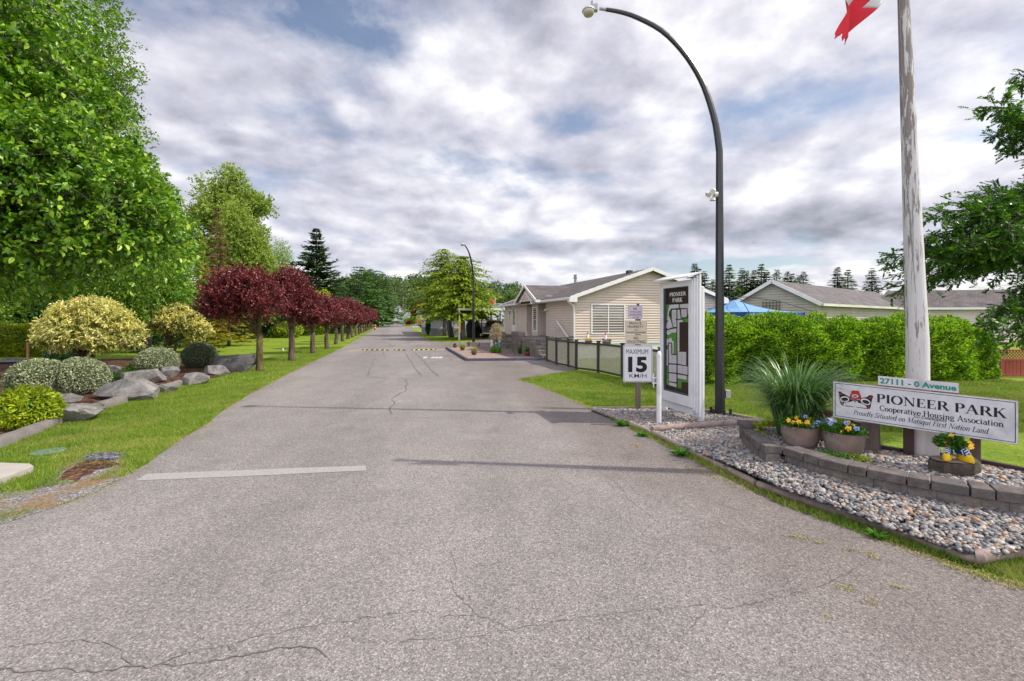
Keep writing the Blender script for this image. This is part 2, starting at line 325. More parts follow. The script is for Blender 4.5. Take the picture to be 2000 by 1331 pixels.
def thing(name, label, cat, loc=(0, 0, 0), rz=0, group=None):
    o = bpy.data.objects.new(name, None); C.objects.link(o); o.empty_display_size = .2
    o.location = loc; o.rotation_euler = (0, 0, rz); return tag(o, label, cat, group)
class MB:
    def __init__(s): s.v = []; s.f = []
    def add(s, vs, fs):
        b = len(s.v); s.v += [tuple(v) for v in vs]; s.f += [tuple(b + i for i in f) for f in fs]; return s
    def box(s, c, d, rz=0, M=None):
        hx, hy, hz = d[0] / 2, d[1] / 2, d[2] / 2; r = Matrix.Rotation(rz, 3, 'Z') if M is None else M; c = Vector(c)
        vs = [c + r @ Vector((x * hx, y * hy, z * hz)) for x, y, z in ((-1, -1, -1), (1, -1, -1), (1, 1, -1), (-1, 1, -1), (-1, -1, 1), (1, -1, 1), (1, 1, 1), (-1, 1, 1))]
        return s.add(vs, [(0, 3, 2, 1), (4, 5, 6, 7), (0, 1, 5, 4), (1, 2, 6, 5), (2, 3, 7, 6), (3, 0, 4, 7)])
    def bx(s, a, b):
        return s.box([(a[i] + b[i]) / 2 for i in range(3)], [abs(a[i] - b[i]) for i in range(3)])
    def bar(s, a, b, w, h, up=(0, 0, 1)):
        a = Vector(a); b = Vector(b); d = (b - a); L = d.length; y = d.normalized(); u = Vector(up)
        x = y.cross(u); x = x.normalized() if x.length > 1e-5 else Vector((1, 0, 0)); z = x.cross(y)
        return s.box((a + b) / 2, (w, L, h), M=Matrix((x, y, z)).transposed())
    def tube(s, pts, rad, n=8, caps=True):
        pts = [Vector(p) for p in pts]; m = len(pts)
        if isinstance(rad, (int, float)): rad = [rad] * m
        b = len(s.v); prev = None
        for i, p in enumerate(pts):
            t = (pts[min(i + 1, m - 1)] - pts[max(i - 1, 0)]).normalized()
            if prev is None:
                x = t.cross(Vector((0, 0, 1))); x = x if x.length > .1 else t.cross(Vector((0, 1, 0)))
            else: x = prev - t * prev.dot(t)
            x.normalize(); prev = x; y = t.cross(x)
            for k in range(n):
                a = 2 * math.pi * k / n; s.v.append(tuple(p + (x * math.cos(a) + y * math.sin(a)) * rad[i]))
        for i in range(m - 1):
            for k in range(n):
                k2 = (k + 1) % n; s.f.append((b + i * n + k, b + i * n + k2, b + (i + 1) * n + k2, b + (i + 1) * n + k))
        if caps: s.f.append(tuple(b + k for k in reversed(range(n)))); s.f.append(tuple(b + (m - 1) * n + k for k in range(n)))
        return s
    def lathe(s, prof, c=(0, 0, 0), n=24, sx=1, sy=1):
        b = len(s.v); m = len(prof)
        for r, z in prof:
            for k in range(n):
                a = 2 * math.pi * k / n; s.v.append((c[0] + r * sx * math.cos(a), c[1] + r * sy * math.sin(a), c[2] + z))
        for i in range(m - 1):
            for k in range(n):
                k2 = (k + 1) % n; s.f.append((b + i * n + k, b + i * n + k2, b + (i + 1) * n + k2, b + (i + 1) * n + k))
        s.f.append(tuple(b + k for k in reversed(range(n)))); s.f.append(tuple(b + (m - 1) * n + k for k in range(n)))
        return s
    def prism(s, poly, O, U, V, t):
        """polygon (u,v) on the plane O,U,V pushed out by t along U x V"""
        O = Vector(O); U = Vector(U); V = Vector(V); n = U.cross(V).normalized(); k = len(poly)
        a = [O + U * p[0] + V * p[1] for p in poly]; bb = [p + n * t for p in a]; base = len(s.v)
        s.v += [tuple(p) for p in a] + [tuple(p) for p in bb]
        tri = geometry.tessellate_polygon([[Vector((p[0], p[1], 0)) for p in poly]])
        for f in tri: s.f.append(tuple(base + k + i for i in f)); s.f.append(tuple(base + i for i in reversed(f)))
        for i in range(k): j = (i + 1) % k; s.f.append((base + i, base + j, base + k + j, base + k + i))
        return s
    def sheet(s, poly, z=0):
        b = len(s.v); s.v += [(p[0], p[1], z) for p in poly]
        for f in geometry.tessellate_polygon([[Vector((p[0], p[1], 0)) for p in poly]]): s.f.append(tuple(b + i for i in f))
        return s
    def build(s, name, mat, parent=None, world=False, bevel=0, smooth=False, **tg):
        V = s.v
        if world and parent is not None:
            Mi = (Matrix.Translation(parent.location) @ parent.rotation_euler.to_matrix().to_4x4()).inverted(); V = [tuple(Mi @ Vector(v)) for v in V]
        me = bpy.data.meshes.new(name); me.from_pydata(V, [], s.f)
        me.materials.append(mat)
        bm_fix(me)
        if smooth:
            me.polygons.foreach_set('use_smooth', [True] * len(me.polygons))
        o = link(name, me, parent)
        if bevel:
            b = o.modifiers.new('bevel', 'BEVEL'); b.width = bevel; b.segments = 2; b.limit_method = 'ANGLE'; b.angle_limit = R(40)
        if smooth == 'auto':
            me.set_sharp_from_angle(angle=R(35))
        return tag(o, **tg) if tg else o
import bmesh
def bm_fix(me):
    bm = bmesh.new(); bm.from_mesh(me); bmesh.ops.recalc_face_normals(bm, faces=bm.faces); bm.to_mesh(me); bm.free()
def copy_tree(o, parent=None):
    c = o.copy(); C.objects.link(c)
    if parent is not None: c.parent = parent
    for ch in list(o.children): copy_tree(ch, c)
    return c
def inside(poly, x, y):
    r = np.zeros(len(x), bool); n = len(poly)
    for i in range(n):
        x1, y1 = poly[i][0], poly[i][1]; x2, y2 = poly[(i + 1) % n][0], poly[(i + 1) % n][1]
        if y1 == y2: continue
        c = ((y1 > y) != (y2 > y)) & (x < (x2 - x1) * (y - y1) / (y2 - y1) + x1); r ^= c
    return r
def ragged(pts, step, amp, seed=1, closed=False):
    rg = random.Random(seed); out = []; n = len(pts); ph = 0
    for i in range(n if closed else n - 1):
        a = Vector(pts[i][:2]); b = Vector(pts[(i + 1) % n][:2]); L = (b - a).length; k = max(1, int(L / step)); t = (b - a).normalized(); q = Vector((-t.y, t.x))
        for j in range(k):
            out.append(a + (b - a) * j / k + q * (rg.uniform(-amp, amp) if j else 0))
    if not closed: out.append(Vector(pts[-1][:2]))
    return out

# ------------------------------------------------------------------ foliage
def unit(a): return a / np.maximum(np.linalg.norm(a, axis=1, keepdims=True), 1e-6)
def leaf_arrays(B, D, Nn, L, Wd, fold=.15, hexa=True):
    D = unit(D); S = unit(np.cross(D, Nn)); U = np.cross(S, D); L = np.reshape(L, (-1, 1)); w = np.reshape(Wd, (-1, 1))
    n = len(B)
    if hexa:
        v = np.stack([B, B + D * L * .3 + S * w * .46 + U * w * fold, B + D * L * .7 + S * w * .38 + U * w * fold * .7, B + D * L - U * L * .12,
                      B + D * L * .7 - S * w * .38 + U * w * fold * .7, B + D * L * .3 - S * w * .46 + U * w * fold], 1)
        i = np.arange(n)[:, None] * 6
        return v.reshape(-1, 3), np.concatenate([i + np.array([[0, 1, 2, 3]]), i + np.array([[0, 3, 4, 5]])])
    v = np.stack([B, B + D * L * .5 + S * w * .5, B + D * L, B + D * L * .5 - S * w * .5], 1)
    return v.reshape(-1, 3), np.arange(n)[:, None] * 4 + np.array([[0, 1, 2, 3]])
def bn(Pt, s, seed):
    rg = np.random.default_rng(seed); r = np.zeros(len(Pt))  # inner core colour darkened to stand for shade deep between the leaves
    for i in range(6):
        k = rg.normal(size=3) * s * (1 + .5 * i); r += np.sin(Pt @ k + rg.uniform(0, 6.28)) / (1 + .4 * i)
    return r / 2.6
def crown_leaves(seed, lobes, n, tl, lpt, L, Wd, thr=-.35, nsc=1.2, up=.35, droop=.25, shell=.55, hexa=True, clip=None, jit=.5, fold=.15, stems=None):
    rg = np.random.default_rng(seed); lob = np.array(lobes, float)
    wgt = (lob[:, 3] * lob[:, 4] + lob[:, 4] * lob[:, 5] + lob[:, 3] * lob[:, 5]); wgt /= wgt.sum()
    k = rg.choice(len(lob), n, p=wgt); d = unit(rg.normal(size=(n, 3)))
    rr = shell + (1 - shell) * rg.random((n, 1)) ** .6
    bump = 1 + .16 * bn(d * 3 + k[:, None], 1.0, seed + 5)[:, None]
    Pt = lob[k, :3] + d * lob[k, 3:6] * rr * bump
    keep = bn(Pt, nsc, seed + 1) > thr - .5 * (rg.random(n) < .25)
    if clip is not None: keep &= clip(Pt)
    Pt = Pt[keep]; d = d[keep]; n = len(Pt)
    T = unit(d * .8 + rg.normal(size=(n, 3)) * jit + np.array([0, 0, up]))
    t = (np.arange(lpt)[None, :] + rg.random((n, lpt))) / lpt
    pos = Pt[:, None, :] + T[:, None, :] * t[..., None] * tl + np.array([0, 0, -1.]) * (t ** 2)[..., None] * tl * droop
    pos = pos.reshape(-1, 3); m = len(pos); TT = np.repeat(T, lpt, 0)
    pos += rg.normal(size=(m, 3)) * tl * .05
    LD = unit(TT * .7 + rg.normal(size=(m, 3)) * .75 + np.array([0, 0, -.25]))
    NN = unit(rg.normal(size=(m, 3)) * .55 + np.array([0, 0, .8]) + TT * .2)
    s = .7 + .6 * rg.random(m)
    V, Fq = leaf_arrays(pos, LD, NN, L * s, Wd * s, fold, hexa)
    if stems is not None:
        e = Pt + T * tl; side = unit(np.cross(T, rg.normal(size=(n, 3)))) * stems
        sv = np.stack([Pt - T * tl * .3 - side, Pt - T * tl * .3 + side, e + np.array([0, 0, -tl * droop])], 1).reshape(-1, 3)
        return V, Fq, sv, np.arange(n * 3).reshape(-1, 3)
    return V, Fq
def tree(name, label, cat, base, th, tr, lobes, n, tl, lpt, L, Wd, lm, bm_, seed=1, group=None, z0=0, limbs=7, lean=(0, 0), stems=None, trunks=1, boughs=0, gcore=None, **k):
    o = thing(name, label, cat, (base[0], base[1], z0), 0, group); rg = random.Random(seed)
    r = crown_leaves(seed, lobes, n, tl, lpt, L, Wd, stems=stems, **k)
    V, Fq = r[0], r[1]
    link('crown', mesh_np('crown', V, [Fq], lm), o)
    t = MB()
    lob = sorted(lobes, key=lambda q: -q[2]); ztop = lob[0][2]
    for q in range(trunks):
        a = 2 * math.pi * q / trunks + .6; sp = 0 if trunks == 1 else 1
        top = Vector((lean[0] + sp * .3 * math.cos(a), lean[1] + sp * .3 * math.sin(a), th))
        b0 = Vector((sp * tr * .9 * math.cos(a), sp * tr * .9 * math.sin(a), -.05))
        t.tube([b0, b0 + Vector((0, 0, .12)), b0.lerp(top, .45) + Vector((rg.uniform(-1, 1), rg.uniform(-1, 1), 0)) * tr * .6, top], [tr * 1.4, tr, tr * .85, tr * .75], 10)
    top = Vector((lean[0], lean[1], th)); pick = lobes if len(lobes) >= limbs else [lobes[i % len(lobes)] for i in range(limbs)]
    for i, q in enumerate(pick[:max(limbs, 1) * 2]):
        e = Vector(q[:3]) + Vector((rg.uniform(-.4, .4) * q[3], rg.uniform(-.4, .4) * q[4], rg.uniform(-.2, .6) * q[5]))
        mid = top.lerp(e, .5) + Vector((rg.uniform(-.15, .15), rg.uniform(-.15, .15), .05)) * (e - top).length * .6
        t.tube([top - Vector((0, 0, tr)), mid, e], [tr * .55, tr * .32, tr * .08], 6)
    for i in range(boughs):
        q = rg.choice(lobes); a = rg.uniform(0, 6.28); zz = rg.uniform(-.5, .8); e = Vector((q[0] + q[3] * .95 * math.cos(a) * math.sqrt(1 - zz * zz), q[1] + q[4] * .95 * math.sin(a) * math.sqrt(1 - zz * zz), q[2] + q[5] * .95 * zz)); c0 = top.lerp(Vector(q[:3]), rg.uniform(.3, .9)); m0 = c0.lerp(e, .5) + Vector((rg.uniform(-.2, .2), rg.uniform(-.2, .2), rg.uniform(-.1, .25)))
        t.tube([c0, m0, e], [tr * .22, tr * .13, tr * .05], 6)
    if stems is not None:
        sv, sf = r[2], r[3]; b = len(t.v); t.v += [tuple(x) for x in sv.tolist()]; t.f += [tuple(b + int(i) for i in f) for f in sf]
    t.build('trunk', bm_, o, smooth=True); return o
def conifer(name, label, base, h, r, lm, bm_, seed=1, z0=0, group=None, whorls=26, per=9, sp=12, sl=.45, sw=.16, droop=.25, cb=.12, pw=.85, irr=.25, cat='tree', hang=0., tr=None, wob=0):
    o = thing(name, label, cat, (base[0], base[1], z0), 0, group); V, Fq = conifer_arr(h, r, seed, whorls, per, sp, sl, sw, droop, cb, pw, irr, hang)
    link('crown', mesh_np('crown', V, [Fq], lm), o); tr = tr or h * .016
    MB().tube([(0, 0, -.05), (0, 0, h * .1), (0, 0, h * .97)], [tr * 1.4, tr, tr * .12], 8).build('trunk', bm_, o, smooth=True); return o
def conifer_arr(h, r, seed, whorls, per, sp, sl, sw, droop, cb, pw, irr, hang=0.):
    rg = np.random.default_rng(seed); A = []
    for i in range(whorls):
        t = (i + rg.random() * .6) / whorls; z = h * (cb + (1 - cb) * t); l0 = r * (1 - t) ** pw + .02 * r
        for j in range(per):
            az = rg.random() * 6.283; l = l0 * (1 - irr + irr * 2 * rg.random() * (rg.random() < .7)); l = max(l, .02 * r + .05)
            s = np.sort(rg.random(max(3, int(sp * (l / r * .8 + .3))))) ** .8
            d = np.array([math.cos(az), math.sin(az), 0.]); q = d[None] * (s * l)[:, None]; q[:, 2] = z + (.12 * s - droop * s * s) * l + rg.normal(size=len(s)) * .03 * h * .1
            side = np.array([-d[1], d[0], 0.]); sg = rg.choice([-1, 0, 1], len(s)); q += side[None] * (sg * .12 * l * (1.2 - s))[:, None]
            LD = d[None] * .8 + side[None] * (sg * .8)[:, None] + np.stack([np.zeros(len(s))] * 2 + [-droop * s - hang * rg.random(len(s))], 1) + rg.normal(size=(len(s), 3)) * .12
            A.append((q, LD, np.tile([0, 0, 1.], (len(s), 1)) + rg.normal(size=(len(s), 3)) * .35))
    B = np.concatenate([a[0] for a in A]); D = np.concatenate([a[1] for a in A]); Nn = np.concatenate([a[2] for a in A]); m = len(B)
    s = (.6 + .8 * rg.random(m)) * (1 - .62 * np.clip(B[:, 2] / h, 0, 1) ** 1.5); return leaf_arrays(B, D, Nn, sl * s, sw * s, .1, False)
def ico(sub):
    bm = bmesh.new(); bmesh.ops.create_icosphere(bm, subdivisions=sub, radius=1); v = np.array([x.co[:] for x in bm.verts]); f = np.array([[q.index for q in x.verts] for x in bm.faces]); bm.free(); return v, f
IC2, IC3, IC4 = ico(2), ico(3), ico(5)
def boulder(name, label, c, s, seed, mat=None, rz=0, z0=None, flatc=6, group=None, cat='boulder', sub=None, bury=.2, rough=1.):
    rg = np.random.default_rng(seed); v, f = sub or IC4; v = v.copy()
    v *= (1 + rough * (bn(v * 2, 1.6, seed + 3) * .07 + bn(v * 5, 2., seed + 4) * .03))[:, None]
    for i in range(int(flatc * 1.6) + 6 if flatc else 0):
        n = rg.normal(size=3); n /= np.linalg.norm(n); h = rg.uniform(.50, .82); d = v @ n; over = np.maximum(d - h, 0); v -= over[:, None] * n
    v /= np.abs(v).max(0); dsp = bn(v * 9, 2., seed + 4) * .007 + bn(v * 20, 2.2, seed + 6) * .005
    v *= (1 + rough * dsp)[:, None]; v *= np.array(s) / 2
    V = v; zb = (c[2] if z0 is None else z0) + s[2] / 2 - bury * s[2]
    me = mesh_np(name, V, [f], mat or ROCK, True); me.set_sharp_from_angle(angle=R(17)) if flatc else None
    o = link(name, me); o.location = (c[0], c[1], zb); o.rotation_euler = (0, 0, rz)
    return tag(o, label, cat, group)
def blades(x, y, z, h, w, rg, bend=.5):
    n = len(x); a = rg.random(n) * 6.283; hh = h * (.5 + rg.random(n)); bx = rg.normal(size=n) * bend; by = rg.normal(size=n) * bend
    B = np.stack([x, y, z], 1); S = np.stack([np.cos(a), np.sin(a), 0 * a], 1) * (w * .5)
    if np.ndim(w) == 0: S = S  # solid core closing the hedge, its dark colour standing for the shaded gaps
    T = B + np.stack([bx * hh, by * hh, hh], 1)
    return np.stack([B - S, B + S, T], 1).reshape(-1, 3), np.arange(n * 3).reshape(-1, 3)
def ball_bush(name, label, c, r, lm, seed, n=9000, L=.035, Wd=.02, group=None, sq=(1, 1, .88), bump=.065, core=None, cat='shrub', z0=0):
    o = thing(name, label, cat, (c[0], c[1], z0), 0, group); rg = np.random.default_rng(seed)
    d = unit(rg.normal(size=(n, 3))); rr = 1 + bump * bn(d * 3, 1.2, seed) - .10 * rg.random(n) ** 2; sq = np.array(sq)
    cen = np.array([0, 0, r * sq[2] * .88]); B = cen + d * rr[:, None] * r * sq; k = B[:, 2] > 0; B = B[k]; d = d[k]; m = len(B)
    V, Fq = leaf_arrays(B, unit(d + rg.normal(size=(m, 3)) * .8), unit(d + rg.normal(size=(m, 3)) * .6 + [0, 0, .3]), L * (.6 + .8 * rg.random(m)), Wd * (.6 + .8 * rg.random(m)), .2, True)
    link('leaves', mesh_np('leaves', V, [Fq], lm), o)
    v, f = IC3; vv = v * (1 + bump * bn(v * 3, 1.2, seed))[:, None] * r * .93 * sq + cen; vv[:, 2] = np.maximum(vv[:, 2], -.02)
    link('inner_core', mesh_np('inner_core', vv, [f], core or BARK, True), o); return o
# ------------------------------------------------------------------ lettering
def sans(text, bold=0., shear=0.):
    c = bpy.data.curves.new('t', 'FONT'); c.body = text; c.size = 1; c.offset = bold; c.shear = shear; c.align_x = 'LEFT'; c.resolution_u = 4
    o = bpy.data.objects.new('t', c); C.objects.link(o); bpy.context.view_layer.update()
    me = bpy.data.meshes.new_from_object(o.evaluated_get(bpy.context.evaluated_depsgraph_get()))
    v = [tuple(x.co[:2]) for x in me.vertices]; f = [tuple(p.vertices) for p in me.polygons]
    bpy.data.objects.remove(o); bpy.data.curves.remove(c); bpy.data.meshes.remove(me); return v, f
def arc(cx, cy_, rx, ry, a0, a1, n=14): return [(cx + rx * math.cos(R(a0 + (a1 - a0) * i / n)), cy_ + ry * math.sin(R(a0 + (a1 - a0) * i / n))) for i in range(n + 1)]
XH = .64
def vst(x, a, b, mode='n', s0=True, s1=True): # vertical stem with serifs
    r = [(mode, [(x, a), (x, b)])]
    if s0: r.append(('f', (x, a + .02)))
    if s1: r.append(('f', (x, b - .02)))
    return r
GL = {
 'P': (.72, vst(.2, 0, 1) + [('n', [(.2, .975), (.42, .975)] + arc(.42, .735, .2, .24, 90, -90) + [(.2, .49)])]),
 'R': (.82, vst(.2, 0, 1) + [('n', [(.2, .975), (.42, .975)] + arc(.42, .745, .19, .23, 90, -90) + [(.2, .51)]), ('n', [(.45, .5), (.76, .01)]), ('f', (.74, .02))]),
 'I': (.42, vst(.21, 0, 1)), 'L': (.66, vst(.2, 0, 1) + [('t', [(.2, .03), (.6, .03)]), ('t', [(.6, .0), (.62, .24)])]),
 'E': (.72, vst(.2, 0, 1) + [('t', [(.2, .97), (.6, .97)]), ('t', [(.2, .51), (.5, .51)]), ('t', [(.2, .03), (.63, .03)]), ('t', [(.6, 1), (.6, .78)]), ('t', [(.5, .6), (.5, .42)]), ('t', [(.64, 0), (.65, .24)])]),
 'F': (.66, vst(.2, 0, 1) + [('t', [(.2, .97), (.6, .97)]), ('t', [(.2, .51), (.5, .51)]), ('t', [(.6, 1), (.6, .78)]), ('t', [(.5, .6), (.5, .42)])]),
 'O': (.9, [('n', arc(.45, .5, .35, .49, 0, 360, 28))]), 'C': (.82, [('n', arc(.47, .5, .36, .49, 42, 318, 24)), ('t', [(.74, .98), (.74, .72)])]),
 'N': (.92, [('t', [(.18, 0), (.18, 1)]), ('n', [(.16, 1), (.76, .02)]), ('t', [(.76, 0), (.76, 1)]), ('f', (.18, .02)), ('f', (.15, .98)), ('f', (.76, .98))]),
 'A': (.86, [('t', [(.12, 0), (.42, 1)]), ('n', [(.42, 1), (.74, 0)]), ('t', [(.23, .36), (.6, .36)]), ('f', (.11, .02)), ('f', (.75, .02))]),
 'K': (.86, vst(.2, 0, 1) + [('t', [(.24, .42), (.66, .98)]), ('n', [(.38, .6), (.74, .01)]), ('f', (.66, .98)), ('f', (.76, .02))]),
 'H': (.94, vst(.2, 0, 1) + vst(.74, 0, 1) + [('t', [(.2, .51), (.74, .51)])]),
 'M': (1.1, [('t', [(.16, 0), (.2, 1)]), ('n', [(.2, 1), (.52, .04)]), ('t', [(.52, .04), (.86, 1)]), ('n', [(.88, 1), (.92, 0)]), ('f', (.16, .02)), ('f', (.93, .02)), ('f', (.15, .98)), ('f', (.92, .98))]),
 'S': (.62, [('n', arc(.32, .74, .2, .235, 25, 250, 14) + arc(.3, .26, .22, .245, 75, -155, 14)), ('t', [(.52, .97), (.52, .75)]), ('t', [(.09, .03), (.09, .25)])]),
 'a': (.56, [('n', arc(.27, .46, .17, .17, 150, 0, 8) + [(.44, .0)]), ('n', arc(.28, .18, .18, .17, 70, 350, 14)), ('f', (.47, .02))]),
 'c': (.52, [('n', arc(.3, .32, .22, .31, 45, 315, 16))]), 'e': (.56, [('n', arc(.3, .32, .22, .31, 5, 320, 20)), ('t', [(.08, .36), (.52, .36)])]),
 'o': (.6, [('n', arc(.3, .32, .22, .31, 0, 360, 20))]), 'd': (.64, [('n', arc(.28, .32, .2, .31, 0, 360, 20)), ('n', [(.49, 0), (.49, 1)]), ('f', (.46, .98)), ('f', (.52, .02))]),
 'p': (.64, [('n', arc(.36, .32, .2, .31, 0, 360, 20)), ('n', [(.15, -.3), (.15, .64)]), ('f', (.13, .62)), ('f', (.15, -.29))]),
 'q': (.64, [('n', arc(.28, .32, .2, .31, 0, 360, 20)), ('n', [(.49, -.3), (.49, .64)]), ('f', (.49, -.29))]),
 'g': (.58, [('n', arc(.27, .42, .17, .21, 0, 360, 16)), ('n', arc(.28, -.1, .21, .15, 0, 360, 16)), ('t', [(.16, .22), (.2, .05)]), ('t', [(.4, .58), (.54, .62)])]),
 'h': (.66, vst(.16, 0, 1) + [('n', arc(.33, .44, .165, .19, 165, 0, 9) + [(.495, 0)]), ('f', (.495, .02))]),
 'n': (.66, vst(.16, 0, XH) + [('n', arc(.33, .44, .165, .19, 165, 0, 9) + [(.495, 0)]), ('f', (.495, .02))]),
 'm': (.98, vst(.16, 0, XH) + [('n', arc(.32, .45, .15, .18, 165, 0, 9) + [(.47, 0)]), ('n', arc(.64, .45, .16, .18, 165, 0, 9) + [(.8, 0)]), ('f', (.47, .02)), ('f', (.8, .02))]),
 'u': (.66, [('n', [(.15, .63)] + arc(.31, .2, .165, .19, 180, 350, 9)), ('n', [(.48, .63), (.48, 0)]), ('f', (.13, .62)), ('f', (.46, .62)), ('f', (.52, .02))]),
 'i': (.34, vst(.16, 0, XH) + [('n', [(.16, .8), (.16, .93)])]), 'l': (.34, vst(.16, 0, 1)),
 'r': (.48, vst(.16, 0, XH) + [('n', arc(.34, .42, .17, .18, 165, 50, 8))]), 't': (.4, [('n', [(.17, .85), (.17, .12)] + arc(.29, .13, .12, .11, 180, 290, 6)), ('t', [(.04, .62), (.36, .62)])]),
 's': (.48, [('n', arc(.25, .48, .14, .14, 25, 250, 10) + arc(.23, .17, .16, .155, 75, -155, 10))]), 'v': (.58, [('n', [(.1, .63), (.29, 0)]), ('t', [(.29, 0), (.5, .63)]), ('f', (.1, .62)), ('f', (.5, .62))]),
 'y': (.58, [('n', [(.1, .63), (.31, .02)]), ('t', [(.5, .63), (.22, -.28)]), ('f', (.1, .62)), ('f', (.5, .62))]),
 '5': (.58, [('t', [(.48, .93), (.18, .93)]), ('t', [(.18, .95), (.15, .56)]), ('n', arc(.27, .3, .21, .3, 110, -150, 16))]), '+': (.6, [('n', [(.3, .12), (.3, .6)]), ('n', [(.06, .36), (.54, .36)])]), ' ': (.34, [])}
def serif(text, thick=.17, thin=.055, ital=0., fw=.12):
    V, Fs = [], []; x0 = 0
    def seg(pts, mode):
        m = len(pts); L, Rr = [], []
        for i in range(m):
            a = pts[max(i - 1, 0)]; b = pts[min(i + 1, m - 1)]; dx, dy = b[0] - a[0], b[1] - a[1]; l = math.hypot(dx, dy) or 1
            w = thin if mode == 't' else thin + (thick - thin) * abs(dy) / l
            nx, ny = -dy / l * w / 2, dx / l * w / 2; L.append((pts[i][0] + nx, pts[i][1] + ny)); Rr.append((pts[i][0] - nx, pts[i][1] - ny))
        b0 = len(V)
        for p in L + Rr: V.append((x0 + p[0] + ital * p[1], p[1]))
        for i in range(m - 1): Fs.append((b0 + i, b0 + i + 1, b0 + m + i + 1, b0 + m + i))
    for ch in text:
        adv, st = GL[ch]
        for mode, pts in st:
            if mode == 'f': seg([(pts[0] - fw, pts[1]), (pts[0] + fw, pts[1])], 't')
            else: seg(pts, mode)
        x0 += adv
    return V, Fs
def letters(tf, box, O, U, V, outd, name, mat, parent, keep=False):
    """fit lettering (verts, faces) into box=(u0,v0,u1,v1) of the plane O,U,V, outd in front; v0..v1 is the box of the whole text"""
    v, f = tf; xs = [p[0] for p in v]; ys = [p[1] for p in v]; ax, bx_, ay, by = min(xs), max(xs), min(ys), max(ys)
    n = U.cross(V); q = []
    for p in v:
        u = box[0] + (p[0] - ax) / (bx_ - ax) * (box[2] - box[0]); w = box[1] + (p[1] - ay) / (by - ay) * (box[3] - box[1]); q.append(O + U * u + V * w + n * outd)
    mb = MB(); mb.v = [tuple(p) for p in q]; mb.f = list(f)
    me = bpy.data.meshes.new(name); V2 = mb.v
    Mi = (Matrix.Translation(parent.location) @ parent.rotation_euler.to_matrix().to_4x4()).inverted(); V2 = [tuple(Mi @ Vector(p)) for p in V2]
    # tiny stagger so strokes that cross never share a plane
    nl = Mi.to_3x3() @ n
    out = []; fs = []
    for i, face in enumerate(f):
        b = len(out); e = (i % 23) * 2e-5
        for j in face: out.append(tuple(Vector(V2[j]) + nl * e))
        fs.append(tuple(range(b, b + len(face))))
    me.from_pydata(out, [], fs); me.materials.append(mat); return link(name, me, parent)
# ================================================================== THE SETTING
Zx = Vector((0, 0, 1))
def g2(lst, z=0): return [G(a, b, z) for a, b in lst]
b = MB(); b.sheet([(-1500, -200), (1500, -200), (1500, 2500), (-1500, 2500)], -.012); b.build('ground', LAWN, kind='structure')
# main road, foreground apron, driveway and side road as one asphalt sheet
left = ragged(g2([(758, 629), (748, 632.5), (738, 638), (728, 645), (700, 662), (672, 678), (640, 694), (590, 717), (540, 742), (480, 775), (440, 800), (400, 832), (340, 868), (290, 905), (240, 932), (190, 960), (110, 990), (0, 1026), (-300, 1120)]), .35, .035, 3)
right = ragged(g2([(2600, 1240), (2300, 1190), (2000, 1150), (1900, 1120), (1700, 1042), (1530, 982), (1410, 922), (1275, 852), (1162, 801), (1135, 790), (1090, 770), (1050, 754), (1012, 741), (1060, 732), (1126, 723)]), .35, .03, 5)
far = [G(1126, 722), G(1111, 716), G(1068, 705), G(1062, 700), G(1040, 690), G(1010, 672), G(992, 668), G(985, 662), G(960, 661), G(937, 661.5), G(925, 664.5), G(937, 668.5), G(930, 670), G(880, 669), G(845, 667.5), G(832, 662), G(820, 655), G(812, 648), G(803, 642), G(793, 637), G(785, 633), G(775, 629)]
poly = left + [Vector((-30, .5, 0)), Vector((-30, -12, 0)), Vector((30, -12, 0)), Vector((30, 2.2, 0))] + right + far
b = MB(); b.sheet(poly, 0); b.build('road', ASPH, kind='structure')
b = MB(); b.sheet(g2([(822, 650), (829, 652), (862, 650.5), (872, 647.5), (868, 644), (830, 645), (815, 647.5)]), .006); b.build('concrete_driveway', CONCL, kind='structure')
b = MB(); b.sheet(g2([(803, 637), (806, 641), (838, 640), (838, 634.5), (800, 634.5)]), .006); b.build('paved_driveway', plain('pale_paving', (.3, .29, .3), (.24, .23, .24), .9, 2), kind='structure')
# grit and bare soil on the left verge
b = MB(); b.sheet(ragged(g2([(-300, 1119), (-300, 960), (-60, 950), (60, 958), (150, 945), (210, 938), (235, 932), (190, 958), (110, 988), (0, 1024)]), .25, .06, 8, True), -.006); 
SOIL = None
def m_soil():
    m, out = new_mat('dry_grit_soil'); v = OBJ(); n = NOISE(v, 1.6, 8, .7); n2 = NOISE(v, 30, 5, .8); vv = nt.nodes.new('ShaderNodeTexVoronoi'); vv.inputs['Scale'].default_value = 55; LK(v, vv.inputs['Vector'])
    s = nt.nodes.new('ShaderNodeSeparateColor'); LK(vv.outputs['Color'], s.inputs[0])
    c = MIXC(RAMP(n, [(.42, (0,) * 3), (.56, (1,) * 3)]), RAMP(s.outputs[0], [(0, (.08, .085, .1)), (.6, (.24, .25, .27)), (1, (.42, .42, .44))]), RAMP(n2, [(.3, (.10, .06, .035)), (.5, (.24, .16, .085)), (.7, (.34, .27, .15))]))
    LK(PB(c, .95, 0, .15, MA('ADD', n2, vv.outputs['Distance']), .8, .02), out.inputs[0]); return m
SOILM = m_soil(); b.build('bare_verge', SOILM, kind='structure')
b = MB(); b.sheet(ragged(g2([(60, 960), (95, 935), (110, 912), (150, 896), (195, 882), (250, 886), (248, 912), (236, 934), (190, 952)]), .12, .07, 19, True), -.008); b.build('bare_verge', SOILM, kind='structure')
b = MB(); b.sheet(ragged(g2([(120, 925), (150, 905), (200, 890), (232, 893), (215, 912), (160, 930), (140, 945), (110, 938)]), .12, .10, 9, True), -.004); b.build('bare_soil_patch', MULCH, kind='structure')
